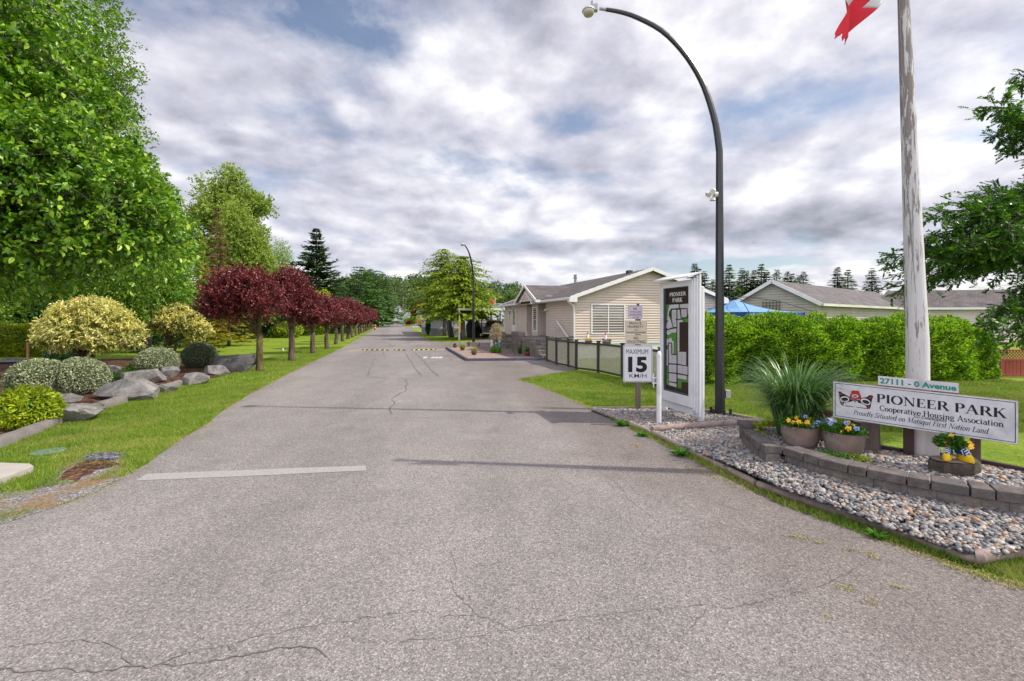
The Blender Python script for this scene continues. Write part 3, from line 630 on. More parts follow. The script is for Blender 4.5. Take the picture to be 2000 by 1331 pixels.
# painted stop line, worn
WORN = None
def m_paint(name, c, thr=.60):
    m, out = new_mat(name); v = OBJ(); n = NOISE(v, 55, 6, .8); f = RAMP(n, [(thr, (0,) * 3), (thr + .08, (1,) * 3)])
    LK(PB(MIXC(MA('MULTIPLY', f, .8), c, (.19, .18, .178)), .8, 0, .2, n, .3, .003), out.inputs[0]); return m
b = MB(); b.sheet(ragged(g2([(262, 940), (289, 926), (500, 918), (714, 910), (716, 920), (500, 930), (380, 935)]), .2, .006, 4, True), .004); b.build('road_marking', m_paint('road_paint', (.33, .315, .305), .50), kind='structure')
b = MB()
for px in (826, 841, 848, 856): b.sheet(g2([(px, 698.5), (px + 7, 697), (px + 9, 699), (px + 2, 700.5)]), .004)
b.build('road_marking', m_paint('white_road_paint', (.5, .49, .5)), kind='structure')
b = MB(); b.sheet(g2([(680, 684.3), (706, 684.6), (706, 685.6), (680, 685.3)]), .004); b.sheet(g2([(851, 684), (872, 682.5), (872, 683.6), (851, 685.2)]), .004); b.build('road_marking', m_paint('yellow_road_paint', (.42, .34, .16), .5), kind='structure')
# cracks and tar joints: thin dark strips lying in the surface
def strip(b, pts, w, seed, z=.004, jit=.025, step=.07):
    pts = ragged(pts, step, jit, seed); rg = random.Random(seed); n = len(b.v); m = len(pts)
    for i, p in enumerate(pts):
        t = (pts[min(i + 1, m - 1)] - pts[max(i - 1, 0)]); t.normalize(); q = Vector((-t.y, t.x)) * w * (.3 + rg.random()) * (1 if 0 < i < m - 1 else .2)
        b.v += [(p.x + q.x, p.y + q.y, z), (p.x - q.x, p.y - q.y, z)]
    for i in range(m - 1): b.f.append((n + 2 * i, n + 2 * i + 1, n + 2 * i + 3, n + 2 * i + 2))
b = MB()
CR = [([(-20, 1303), (40, 1315), (130, 1305), (150, 1315), (260, 1303), (340, 1303), (420, 1290), (540, 1266), (615, 1266), (645, 1290)], .007), ([(260, 1303), (215, 1260), (160, 1250), (0, 1268)], .0035),
      ([(290, 1303), (400, 1268), (445, 1260), (460, 1275)], .004), ([(455, 1255), (600, 1225), (700, 1210), (820, 1193), (850, 1205), (930, 1200), (1000, 1232), (1100, 1212), (1260, 1190), (1385, 1182), (1420, 1190), (1510, 1170), (1620, 1140), (1680, 1125)], .0035),
      ([(700, 1252), (860, 1252), (1000, 1232)], .0025), ([(880, 1075), (892, 1110), (885, 1150), (925, 1200)], .003), ([(1385, 1182), (1350, 1225), (1310, 1262)], .003),
      ([(1150, 903), (1210, 950), (1230, 978), (1275, 1012), (1330, 1050)], .003), ([(1385, 980), (1450, 1000), (1520, 1028), (1600, 1055)], .003), ([(1620, 1140), (1680, 1110), (1700, 1080)], .003)]
for i, (p, w) in enumerate(CR): strip(b, g2(p), w * .62, i + 11, .004, .018, .045)
for i, (p, w) in enumerate([([(790, 688), (822, 735)], .02), ([(733, 698), (716, 737), (790, 739)], .014), ([(790, 739), (795, 748), (790, 765), (768, 777), (763, 812)], .016), ([(810, 688), (856, 737)], .022), ([(768, 740), (850, 736)], .012),
                            ([(835, 692), (845, 699)], .02), ([(845, 697), (862, 693), (872, 696), (884, 704)], .024), ([(866, 693), (886, 697)], .02), ([(747, 688), (752, 698), (790, 699)], .014), ([(770, 722), (800, 724)], .01), ([(760, 672), (768, 683)], .02), ([(712, 679), (722, 679.4)], .06)]):
    strip(b, g2(p), w, i + 60, .005, .05, .3)
b.build('road_cracks', plain('crack_fill', (.085, .078, .074), (.13, .12, .115), .9, 9), kind='structure')
b = MB()
for i, (p, w) in enumerate([([(1240, 810 + 60), (1400, 935), (1510, 985)], .02), ([(1500, 1035), (1600, 1060)], .012), ([(1620, 1205), (1700, 1180), (1780, 1150)], .018), ([(1760, 1115), (1850, 1113), (1980, 1140)], .03), ([(1660, 1075), (1700, 1082), (1710, 1090)], .02), ([(1650, 1150), (1780, 1145)], .02), ([(1300, 870), (1500, 975)], .02), ([(870, 1052 + 5), (1000, 720)], .0)]):
    if w: strip(b, g2(p), w, i + 90, .006, .05, .1)
rg = np.random.default_rng(5); cv_ = np.array(b.v); n = 3800; k = rg.integers(0, len(cv_) // 2 - 1, n) * 2; Pm = cv_[k] + (cv_[k + 1] - cv_[k]) * rg.random((n, 1)) + rg.normal(size=(n, 3)) * [.03, .022, 0]; keep = bn(Pm, 3.5, 9) > .0; Pm = Pm[keep]; n = len(Pm); Pm[:, 2] = .002
eL = [Vector((p.x, p.y)) for p in left if p.y > 4 and p.y < 22]; eR = [Vector((p.x, p.y)) for p in right if p.y < 15 and p.y > 2.4]; ex = []
for line, sgn_, n2 in ((eL, -1, 9000), (eR, 1, 15000)):
    ax = np.array([tuple(p) for p in line]); k = rg.integers(0, len(ax) - 1, n2); t_ = rg.random((n2, 1)); q_ = ax[k] * (1 - t_) + ax[k + 1] * t_; q_ += rg.normal(size=(n2, 2)) * .055; ex.append(np.concatenate([q_, np.full((n2, 1), .001)], 1))
Pm = np.concatenate([Pm] + ex); kk = bn(Pm, 2.0, 21) > -.25; Pm = Pm[kk]
V, Fq = blades(Pm[:, 0], Pm[:, 1], Pm[:, 2], .013, .007, rg, 1.2); m, out = new_mat('dry_moss'); LK(PB(RAMP(ISL(), [(0, (.30, .23, .11)), (.6, (.42, .34, .17)), (.9, (.20, .24, .04)), (1, (.12, .2, .02))]), .9, 0, .1), out.inputs[0]); tag(link('dry_moss', mesh_np('dry_moss', V, [Fq], m)), kind='stuff')
# ---- right hand gravel corner
Zg, Zu = .05, .33
front = [(1155, 799), (1275, 846), (1410, 912), (1530, 970), (1700, 1030), (1880, 1088), (1945, 1096)]
lowp = g2(front, Zg) + g2([(2060, 1085), (2060, 975), (1900, 960), (1800, 944), (1720, 925), (1640, 905), (1560, 880), (1500, 850), (1488, 822), (1420, 812), (1300, 799)], Zg)
capl = [(1478, 838), (1520, 868), (1580, 888), (1640, 904), (1720, 920), (1800, 935), (1900, 951), (2010, 966), (2120, 978)]       # top front edge of the wall caps, z=.42
Zc = .42
cap = [G(a, c, Zc) for a, c in capl]
back = [G(a, c, Zu) for a, c in [(1500, 826), (1560, 842), (1640, 863), (1760, 884), (1850, 893), (2000, 922), (2150, 950)]]
upp = [p + Vector((.10, .10, 0)) for p in cap] + back[::-1]
b = MB(); b.sheet(upp, Zu - .035); b.build('raised_gravel_bed', PGRAV, kind='structure')
# lawn rising a little behind the bed
def pebbles(name, poly, z, dens, r0, r1, seed, sub=IC2):
    rg = np.random.default_rng(seed); xs = [p[0] for p in poly]; ys = [p[1] for p in poly]; A = (max(xs) - min(xs)) * (max(ys) - min(ys)); n = int(A * dens)
    x = rg.uniform(min(xs), max(xs), n); y = rg.uniform(min(ys), max(ys), n); k = inside(poly, x, y) & (x / y < 1.2); x = x[k]; y = y[k]; n = len(x)
    v, f = sub; s = rg.uniform(r0, r1, n) * (1 + .5 * (rg.random(n) < .1)); sc = np.stack([s, s * rg.uniform(.6, .95, n), s * rg.uniform(.4, .65, n)], 1)
    a = rg.random(n) * 6.283; tl = rg.normal(size=n) * .3; V = v[None] * sc[:, None]; V = V * (1 + .10 * np.sin(v[None] @ rg.normal(size=(3,)) * 2.2 + a[:, None])[..., None])
    c, q = np.cos(tl)[:, None], np.sin(tl)[:, None]; V = np.stack([V[..., 0] * c - V[..., 2] * q, V[..., 1], V[..., 0] * q + V[..., 2] * c], 2)
    c, q = np.cos(a)[:, None], np.sin(a)[:, None]; V = np.stack([V[..., 0] * c - V[..., 1] * q, V[..., 0] * q + V[..., 1] * c, V[..., 2]], 2)
    lay = rg.random(n); V = V + np.stack([x, y, (z(x, y) + .012 if callable(z) else z) + lay * .022], 1)[:, None]
    Fc = (f[None] + (np.arange(n) * len(v))[:, None, None]).reshape(-1, 3)
    return tag(link(name, mesh_np(name, V.reshape(-1, 3), [Fc], PEB, True)), kind='stuff')
zl = lambda x, y: .02 + .17 * np.exp(-(wdist(x, y) / .75) ** 2)
def wdist(x, y):
    d = np.full(np.shape(x), 9.)
    for a, c in zip(cap[:-1], cap[1:]):
        ax, ay, bx, by = a.x, a.y, c.x, c.y; t = np.clip(((x - ax) * (bx - ax) + (y - ay) * (by - ay)) / ((bx - ax) ** 2 + (by - ay) ** 2), 0, 1); d = np.minimum(d, np.hypot(x - ax - t * (bx - ax), y - ay - t * (by - ay)))
    return d
q = MB(); q.sheet(lowp, 0); me = bpy.data.meshes.new('gravel_bed'); bm = bmesh.new(); vs = [bm.verts.new((p[0], p[1], 0)) for p in lowp]; bm.faces.new(vs); bmesh.ops.triangulate(bm, faces=bm.faces)
for _ in range(5):
    bmesh.ops.subdivide_edges(bm, edges=[e for e in bm.edges if e.calc_length() > .25], cuts=1); bmesh.ops.triangulate(bm, faces=bm.faces)
for v in bm.verts: v.co.z = float(zl(v.co.x, v.co.y))
bmesh.ops.recalc_face_normals(bm, faces=bm.faces); bm.to_mesh(me); bm.free(); me.materials.append(PGRAV); tag(link('gravel_bed', me), kind='structure')
pebbles('river_pebbles', lowp, zl, 2000, .014, .029, 1)
pebbles('river_pebbles', upp, Zu - .02, 1700, .015, .030, 2)
# timber edging: three round logs along the road, one across, flat boards behind
def log(name, label, a, bb, r, group=None, seed=0):
    a, bb = Vector(a), Vector(bb); rg = random.Random(seed); o = thing(name, label, 'log', a, 0, group)
    pts = [a.lerp(bb, t) + Vector((rg.uniform(-1, 1) * .008, rg.uniform(-1, 1) * .008, rg.uniform(-1, 1) * .004)) for t in (0, .02, .25, .5, .75, .98, 1)]
    MB().tube(pts, [r * .86, r, r * 1.02, r * .97, r * 1.0, r, r * .86], 14).build('log', LOGM, o, world=True, smooth='auto')
    return o
fl = [G(a, c, .04) for a, c in [(1160, 799), (1270, 844), (1475, 944), (1920, 1097)]]
log('edging_log', 'weathered round edging log nearest the speed limit sign along the road', fl[0], fl[1], .045, 'round timber edging along the road', 1)
log('edging_log', 'long round edging log between the cross log and the lowest road log', fl[1] + Vector((.03, -.05, 0)), fl[2], .048, 'round timber edging along the road', 2)
log('edging_log', 'longest round edging log in front of the curved block wall, nearest the camera', fl[2] + Vector((.02, -.03, 0)), fl[3], .05, 'round timber edging along the road', 3)
log('cross_log', 'pinkish round log lying across the gravel in front of the map board', G(1274, 838, .09), G(1488, 822, .09), .06, None, 4)
log('edging_log', 'short pale round log end in the grass at the right picture edge', G(1905, 1088, .07), G(2080, 1062, .07), .055, 'round timber edging along the road', 6)
o = thing('edging_board', 'thin brown timber edging behind the raised gravel bed and flagpole', 'edging', back[2]); bb = MB()
for a, c in zip(back[:-1], back[1:]): bb.bar(a + Vector((0, 0, .0)), c + Vector((0, 0, .0)), .06, .10)
bb.build('board', BROWN, o, world=True, bevel=.006)
o = thing('edging_board', 'thin timber edging between the lawn and the gravel behind the speed sign', 'edging', G(1160, 797)); bb = MB()
for a, c in zip([(1158, 798), (1300, 798), (1400, 805)], [(1300, 798), (1400, 805), (1480, 820)]): bb.bar(G(*a, .03), G(*c, .03), .05, .07)
bb.build('board', LOGM, o, world=True, bevel=.006)
# curved retaining wall of split blocks (each cap block and base block one block of the wall's parts)
wall = thing('retaining_wall', 'low curved wall of grey concrete blocks with cap stones round the flagpole bed', 'retaining wall', (cap[3].x, cap[3].y, 0))
def along(pts):
    d = [0]
    for a, c in zip(pts[:-1], pts[1:]): d.append(d[-1] + (c - a).length)
    def at(s):
        s = max(0, min(s, d[-1] - 1e-4))
        for i in range(len(d) - 1):
            if s <= d[i + 1]: return pts[i].lerp(pts[i + 1], (s - d[i]) / (d[i + 1] - d[i]))
    return at, d[-1]
sm = []
for i in range(len(cap) - 1):
    for t in (0, .25, .5, .75):
        p0 = cap[max(i - 1, 0)]; p1 = cap[i]; p2 = cap[i + 1]; p3 = cap[min(i + 2, len(cap) - 1)]
        sm.append(.5 * ((2 * p1) + (p2 - p0) * t + (2 * p0 - 5 * p1 + 4 * p2 - p3) * t * t + (3 * p1 - p0 - 3 * p2 + p3) * t ** 3))
sm.append(cap[-1]); at, Lw = along(sm)
rg = random.Random(4); s = 0; i = 0
while s < Lw - .1:
    w = (.30, .17, .28, .16)[i % 4] * rg.uniform(.9, 1.1); a = at(s + .006); c = at(s + w - .006); t = (c - a).normalized(); nrm = Vector((-t.y, t.x, 0)); nrm = nrm if nrm.y > 0 else -nrm
    if nrm.x < -.5 and False: nrm = -nrm
    z1 = Zc + rg.uniform(-.004, .004); z0 = Zc - .10; q = MB(); jo = nrm * rg.uniform(-.006, .006)
    f0, f1 = a + jo, c + jo; b0, b1 = a + jo + nrm * .21 + t * .015, c + jo + nrm * .21 - t * .015
    q.add([(f0.x, f0.y, z0), (f1.x, f1.y, z0), (b1.x, b1.y, z0), (b0.x, b0.y, z0), (f0.x, f0.y, z1 - .006), (f1.x, f1.y, z1 - .006), (b1.x, b1.y, z1), (b0.x, b0.y, z1)], [(0, 3, 2, 1), (4, 5, 6, 7), (0, 1, 5, 4), (1, 2, 6, 5), (2, 3, 7, 6), (3, 0, 4, 7)])
    q.build('cap_block', BLOCK, wall, world=True, bevel=.008); s += w; i += 1
s = -.1; i = 0
while s < Lw - .1:
    w = (.27, .22, .31, .19)[i % 4]; a = at(max(s + .003, 0)); c = at(s + w - .003); t = (c - a).normalized(); nrm = Vector((-t.y, t.x, 0)); nrm = nrm if nrm.y > 0 else -nrm
    off_ = nrm * .035; f0, f1 = a + off_, c + off_; b0, b1 = f0 + nrm * .16, f1 + nrm * .16; q = MB()
    nx = 7; nz = 5; rr = random.Random(i); base = len(q.v); grid = []
    for iz in range(nz + 1):
        for ix in range(nx + 1):
            p = f0.lerp(f1, ix / nx); z = .0 + (Zc - .103) * iz / nz; e = (0 if ix in (0, nx) or iz in (0, nz) else rr.uniform(-.004, .018)); p = p - nrm * e
            q.v.append((p.x, p.y, z))
    for iz in range(nz):
        for ix in range(nx): k = iz * (nx + 1) + ix; q.f.append((k, k + 1, k + nx + 2, k + nx + 1))
    zt = Zc - .103; k = len(q.v); q.v += [(f0.x, f0.y, 0), (f1.x, f1.y, 0), (b1.x, b1.y, 0), (b0.x, b0.y, 0), (f0.x, f0.y, zt), (f1.x, f1.y, zt), (b1.x, b1.y, zt), (b0.x, b0.y, zt)]
    q.f += [(k + 4, k + 5, k + 6, k + 7), (k + 1, k + 2, k + 6, k + 5), (k + 2, k + 3, k + 7, k + 6), (k + 3, k, k + 4, k + 7)]
    q.build('base_block', BLOCKF, wall, world=True); s += w; i += 1
# end pier of the wall
e0 = cap[0]; q = MB().box((e0.x + .02, e0.y + .22, .19), (.24, .26, .38), R(-15)); q.build('end_block', BLOCK, wall, world=True, bevel=.012)
q = MB().box((e0.x + .02, e0.y + .22, .425), (.30, .32, .075), R(-15)); q.build('cap_block', BLOCK, wall, world=True, bevel=.012)
# ---- left planting bed: concrete kerb, mulch
kpx = [(-120, 905), (0, 870), (60, 848), (120, 823), (170, 805), (230, 787), (290, 770), (335, 757), (350, 752)]
mul = g2([(-200, 925), (-120, 903), (0, 868), (60, 846), (120, 821), (170, 803), (230, 785), (290, 768), (340, 757), (400, 742), (450, 730), (485, 722), (480, 712), (420, 706), (330, 700), (200, 702), (80, 708), (-200, 708)])
b = MB(); b.sheet(ragged(mul, .3, .05, 2, True), .012); b.build('mulch_bed', MULCH, kind='structure')
rg = np.random.default_rng(3); n = 14000; xs = rg.uniform(-16, -5, n); ys = rg.uniform(6, 20, n); k = inside(mul, xs, ys); xs = xs[k]; ys = ys[k]; n = len(xs)
V, Fq = leaf_arrays(np.stack([xs, ys, .02 + .03 * rg.random(n)], 1), np.concatenate([rg.normal(size=(n, 2)), rg.normal(size=(n, 1)) * .25], 1), rg.normal(size=(n, 3)) * .4 + [0, 0, 1], .03 + .05 * rg.random(n), .012 + .02 * rg.random(n), .1, False)
m, out = new_mat('bark_chips'); c = RAMP(ISL(), [(0, (.03, .016, .01)), (.5, (.09, .045, .025)), (.85, (.17, .085, .045)), (1, (.34, .17, .08))]); LK(PB(c, .9, 0, .2), out.inputs[0])
tag(link('bark_chips', mesh_np('bark_chips', V, [Fq], m)), kind='stuff')
kerb = thing('concrete_kerb', 'old rounded concrete kerb curving between the mulch bed and the verge', 'kerb', G(170, 805)); kp = g2(kpx)
for (a, c) in ((0, 3), (3, 6), (6, 8)):
    pts = [kp[i] for i in range(a, c + 1)]; at2, L2 = along(pts); q = MB(); n = max(4, int(L2 / .25)); base = 0; pr = [(-.10, -.05), (-.10, .09), (-.07, .135), (.0, .15), (.07, .135), (.10, .09), (.10, -.05)]
    for i in range(n + 1):
        p = at2(.012 + (L2 - .024) * i / n); t = (at2(min(L2, L2 * (i + .5) / n)) - at2(max(0, L2 * (i - .5) / n))).normalized(); sd_ = Vector((-t.y, t.x, 0))
        for u, w in pr: x = p + sd_ * u * (1 + .05 * math.sin(i * 2.1 + u * 9)); q.v.append((x.x, x.y, w + .004 * math.sin(i * 3.3)))
    for i in range(n):
        for j in range(len(pr) - 1): k = i * 7 + j; q.f.append((k, k + 1, k + 8, k + 7))
    q.f.append(tuple(range(7))); q.f.append(tuple(n * 7 + j for j in reversed(range(7)))); q.build('kerb_length', CONC, kerb, world=True, smooth='auto')
# pink gravel bed beside the house with dark timber border
pk = [G(874, 680.5), G(912, 703), G(1060, 701.5), G(1048, 692), G(1010, 674), G(925, 676.5)]
b = MB(); b.sheet(pk, .02); b.build('pink_gravel_bed', PINK, kind='structure')
b = MB(); b.sheet([G(925, 679), G(985, 697), G(1045, 697), G(1030, 684), G(1008, 676), G(930, 677.5)], .028); b.build('brown_gravel_bed', BROWNG, kind='structure')
o = thing('timber_border', 'dark blue grey timber border round the pink gravel bed', 'border', G(912, 703)); q = MB(); q.bar(G(872, 680, .05), G(912, 703, .05), .12, .14); q.bar(G(913, 703.4, .05), G(1062, 702, .05), .12, .14)
q.build('timber', plain('blue_grey_timber', (.10, .10, .15), (.07, .07, .10), .8, 5), o, world=True, bevel=.01)
# verge utility lid and slab
q = MB().lathe([(.20, 0), (.20, .012), (.19, .018)], n=28); o = q.build('valve_lid', plain('grey_green_plastic', (.16, .24, .20), (.12, .18, .16), .7, 12), smooth='auto'); o.location = G(95, 883, .0); tag(o, 'round grey green utility lid flush in the grass verge', 'utility lid')
sl_ = [G(-90, 912), G(58, 917), G(66, 922), G(0, 948), G(-120, 975)]
q = MB().prism([(p.x, p.y) for p in sl_], (0, 0, -.02), (1, 0, 0), (0, 1, 0), .10); tag(q.build('concrete_slab', CONCL, bevel=.008), 'pale concrete slab corner at the left picture edge', 'concrete slab')
rg = np.random.default_rng(8); q = MB()
for i in range(26):
    c0 = G(rg.uniform(165, 228), rg.uniform(888, 896)); d = Vector((rg.normal() * .12, rg.normal() * .05, rg.uniform(0, .03))); q.tube([c0 + Vector((0, 0, .01)), c0 + d * .5 + Vector((0, 0, .03)), c0 + d], .006, 4)
q.box(G(200, 897) + Vector((0, 0, .012)), (.38, .10, .024), R(8)); tag(q.build('torn_plastic', plain('torn_black_plastic', (.025, .025, .035), (.28, .28, .36), .5, 24)), 'torn black plastic lying on bare soil in the verge', 'plastic scrap')
# ================================================================== SIGNS, LAMP, FLAGPOLE, POTS
def tilt_quat(): pass
# ---- arched street lamp
def street_lamp(base, top_px, label, sc_=1.0, group='arched black street lamps', det=True, dirv=(-.996, .09), Hh=8.4, reach=2.9):
    o = thing('street_lamp', label, 'street lamp', base, 0, group); d = Vector(dirv).to_3d().normalized() if len(dirv) == 2 else Vector(dirv)
    d = Vector((dirv[0], dirv[1], 0)).normalized(); zs = Hh * .66; a_, b_ = reach, Hh - zs - .1
    pts = [Vector((0, 0, z)) for z in (0, .6, zs * .5, zs * .9, zs)]
    arcp = []
    LP = [(1403.5, 300), (1396.5, 246), (1381, 189), (1362, 145), (1333, 101), (1295.6, 63), (1251, 38), (1220, 27), (1191.5, 21.5)]; zz0, rr_ = 5.15, []
    for lx, ly in LP: dpt_ = 9.32 + .09 * (1403.5 - lx) / 95; rr_.append(((1403.5 - lx) / F * dpt_ * 1.005, H - (ly - HZ) / F * dpt_))
    kz = Hh / 8.4; kr = reach / 2.9; zs = rr_[0][1] * kz; P_ = [Vector((r_, 0, z_)) for r_, z_ in rr_]; out_ = []
    for i in range(len(P_) - 1):
        a0, a1, a2, a3 = P_[max(i - 1, 0)], P_[i], P_[i + 1], P_[min(i + 2, len(P_) - 1)]
        for t in (.333, .667, 1.): out_.append(.5 * ((2 * a1) + (a2 - a0) * t + (2 * a0 - 5 * a1 + 4 * a2 - a3) * t * t + (3 * a1 - a0 - 3 * a2 + a3) * t ** 3))
    arcp = [d * p.x * kr + Vector((0, 0, p.z * kz)) for p in out_]; pts = [Vector((0, 0, z)) for z in (0, .6, zs * .5, zs * .9, zs)]
    pts += arcp; n = len(pts); lean = [Vector((-.015 * p.z / 8, 0, 0)) for p in pts]; pts = [p + l for p, l in zip(pts, lean)]
    rad = [.104, .10, .086, .073, .07] + [.07 - .032 * i / 24 for i in range(1, 25)]
    MB().tube([p * sc_ for p in pts], [r * sc_ for r in rad], 8).build('pole', BLACKM, o)
    e = pts[-1] * sc_; dd = (pts[-1] - pts[-2]).normalized()
    M = Matrix.Translation(e); ang = math.atan2(d.y, d.x)
    q = MB(); q.tube([e - dd * .05 * sc_, e + dd * .14 * sc_], .035 * sc_, 10); q.box(e + d * .24 * sc_ + Vector((0, 0, .045 * sc_)), (.13 * sc_, .10 * sc_, .13 * sc_), ang); q.tube([e + d * .28 * sc_ + Vector((0, 0, .12 * sc_)), e + d * .28 * sc_ + Vector((0, 0, .19 * sc_))], .035 * sc_, 10)
    q.build('bracket', plain('lamp_grey', (.42, .43, .44), (.34, .35, .36), .5, 6), o, bevel=.005)
    c = e + d * .36 * sc_; sc_ = sc_ * .66
    MB().lathe([(.02, .115), (.10, .105), (.17, .065), (.205, .005), (.215, -.02), (.205, -.035)], c, 24, 1, .9) if False else None
    q = MB().lathe([(.01 * sc_, .115 * sc_), (.10 * sc_, .10 * sc_), (.17 * sc_, .055 * sc_), (.205 * sc_, 0), (.21 * sc_, -.03 * sc_), (.19 * sc_, -.035 * sc_)], c, 24); q.build('lamp_hood', plain('lamp_hood_paint', (.5, .52, .55), (.40, .41, .42), .5, 6, dirt=(.3, .28, .26)), o, smooth='auto')
    q = MB().lathe([(.188 * sc_, -.036 * sc_), (.18 * sc_, -.075 * sc_), (.165 * sc_, -.12 * sc_), (.12 * sc_, -.165 * sc_), (.04 * sc_, -.18 * sc_)], c, 24); q.build('lamp_bowl', LAMPG, o, smooth='auto')
    return o
LB = G(1406, 808, .05); LB.z = .03
lamp = street_lamp(LB, None, 'tall arched black street lamp beside the white map board, nearest the camera')
q = MB()
for dx, dy in ((-.17, -.1), (.17, -.1), (.0, -.19), (-.12, .14)): MB().tube([(dx, dy, 0), (dx, dy, .13)], .028, 10).build('anchor_bolt_cap', BLACKM, lamp, smooth='auto')
MB().box((0, 0, .015), (.40, .40, .03), R(10)).build('base_plate', BLACKM, lamp, bevel=.004)
MB().box((.155, 0, .42), (.10, .09, .16)).build('junction_box', plain('box_grey', (.45, .43, .42), None, .6), lamp, bevel=.006)
zc = 2 + (HZ - 381) / F * LB.y; cam_o = thing('security_light', 'white twin motion sensor floodlight clamped high on the arched lamp post', 'floodlight', (LB.x - .085, LB.y - .03, zc))
q = MB().tube([(.02, 0, 0), (-.05, 0, 0)], .055, 14); q.build('mount', TRIM, cam_o, smooth='auto')
MB().tube([(-.05, -.02, .01), (-.12, -.04, .045), (-.20, -.06, -.03)], [.03, .05, .062], 14).build('lamp_head', TRIM, cam_o, smooth='auto')
MB().tube([(-.06, -.02, .02), (-.10, -.10, .05), (-.15, -.16, .01)], [.025, .045, .058], 14).build('lamp_head', TRIM, cam_o, smooth='auto')
MB().tube([(-.06, 0, -.02), (-.07, 0, -.09)], .02, 8).tube([(-.075, -.0, -.08), (-.075, 0, -.125)], [.05, .06], 12).build('sensor', TRIM, cam_o, smooth='auto')
# ---- speed sign post with its stacked signs
SP = G(1246, 797, .04); D0 = SP.y; Ux = Vector((.998, -.05, 0)).normalized(); dpl = D0 - .07
post = thing('sign_post', 'square weathered wooden post holding the speed limit and property signs', 'sign post', (SP.x, SP.y, 0))
MB().box((0, 0, 1.05), (.10, .10, 2.1)).build('post', WOOD, post, bevel=.006)
MB().box((0, 0, 2.05 + .02), (.05, .05, .5)).build('post_top', WOOD, post)
def rect_sign(x0, y0, x1, y1, depth, cr, matf, name, label, border=None, bmat=None, bw=.012, inset=.014, th=.006):
    a = P(x0, y1, depth); c = P(x1, y0, depth); w = c.x - a.x; h = c.z - a.z; U = Ux; V = Zx; O = Vector((a.x, a.y, a.z))
    o = thing(name, label, 'sign', (a.x + w / 2, depth, a.z))
    def rr(ins, r, n=6):
        pts = []
        for cx, cz, a0 in ((w - ins - r, h - ins - r, 0), (ins + r, h - ins - r, 90), (ins + r, ins + r, 180), (w - ins - r, ins + r, 270)):
            for i in range(n + 1): t = R(a0 + 90 * i / n); pts.append((cx + r * math.cos(t), cz + r * math.sin(t)))
        return pts
    q = MB().prism(rr(0, cr), O, U, V, th); q.build('panel', matf, o, world=True)
    if bmat:
        A, Bp = rr(inset, max(cr - inset, .004)), rr(inset + bw, max(cr - inset - bw, .002)); q = MB(); n_ = U.cross(V); m_ = len(A)
        q.v = [tuple(O + U * p[0] + V * p[1] + n_ * (th + .0012)) for p in A + Bp]; q.f = [(i, (i + 1) % m_, m_ + (i + 1) % m_, m_ + i) for i in range(m_)]
        q.build('border', bmat, o, world=True)
    for v_ in (.05, h - .03): q = MB().tube([O + U * (w / 2) + V * v_ - U.cross(V) * .002, O + U * (w / 2) + V * v_ + U.cross(V) * (th + .004)], .006, 8); q.build('screw', RIM, o, world=True)
    def txt(t, bx0, by0, bx1, by1, mat, bold=0, shear=0, nm='lettering'):
        sx = w / (x1 - x0); sz = h / (y1 - y0)
        return letters(sans(t, bold, shear), ((bx0 - x0) * sx, (y1 - by1) * sz, (bx1 - x0) * sx, (y1 - by0) * sz), O, U, V, th + .0015, nm, mat, o)
    return o, txt
o, T = rect_sign(1217, 674.5, 1273.5, 746.5, dpl, .035, ALU, 'speed_limit_sign', 'white speed limit sign reading MAXIMUM 15 KM/H on the wooden post', True, INK, .008, .012)
T('MAXIMUM', 1222.5, 682.5, 1265, 691.8, INK, .0); T('15', 1226.5, 697, 1263, 727.5, INK, .045); T('KM/H', 1229, 730.3, 1262, 738, INK, .004)
o, T = rect_sign(1221.5, 654.5, 1263, 673, dpl, .012, CREAM, 'no_soliciting_sign', 'cream sign reading NO SOLICITING directly above the speed limit sign', True, plain('sign_edge', (.22, .17, .12)), .003, .004)
T('NO', 1237.5, 658, 1246.5, 663.3, INK, .015); T('SOLICITING', 1225, 665, 1260, 671, INK, .01)
o, T = rect_sign(1220.5, 626.5, 1262.5, 653.5, dpl, .015, CREAM, 'private_property_sign', 'cream sign reading PRIVATE PROPERTY NO THOROUGHFARE, second from the top', True, plain('sign_edge', (.22, .17, .12)), .003, .004)
T('PRIVATE', 1229, 629.5, 1252.5, 634.3, INK, .012); T('PROPERTY', 1226, 636.3, 1256, 640.8, INK, .012); T('NO', 1238.5, 643, 1245, 646, INK, .015, .35); T('THOROUGHFARE', 1223, 647.8, 1260.5, 651.6, INK, .01, .35)
o, T = rect_sign(1227, 598, 1254, 624, dpl, .02, plain('faded_sign', (.50, .53, .62), (.44, .47, .56), .5, 6), 'no_skateboarding_sign', 'small faded red lettered sign reading NO SKATEBOARDING ROLLERBLADING ALLOWED, topmost on the post', True, RED, .004, .005)
T('NO', 1236.5, 601, 1244, 605.6, RED, .04); T('SKATEBOARDING', 1230, 608.3, 1251.5, 611.2, RED, .01); T('ROLLERBLADING', 1229.5, 613.6, 1252, 616.6, RED, .02); T('ALLOWED', 1235, 619, 1247.5, 621.8, RED, .02)
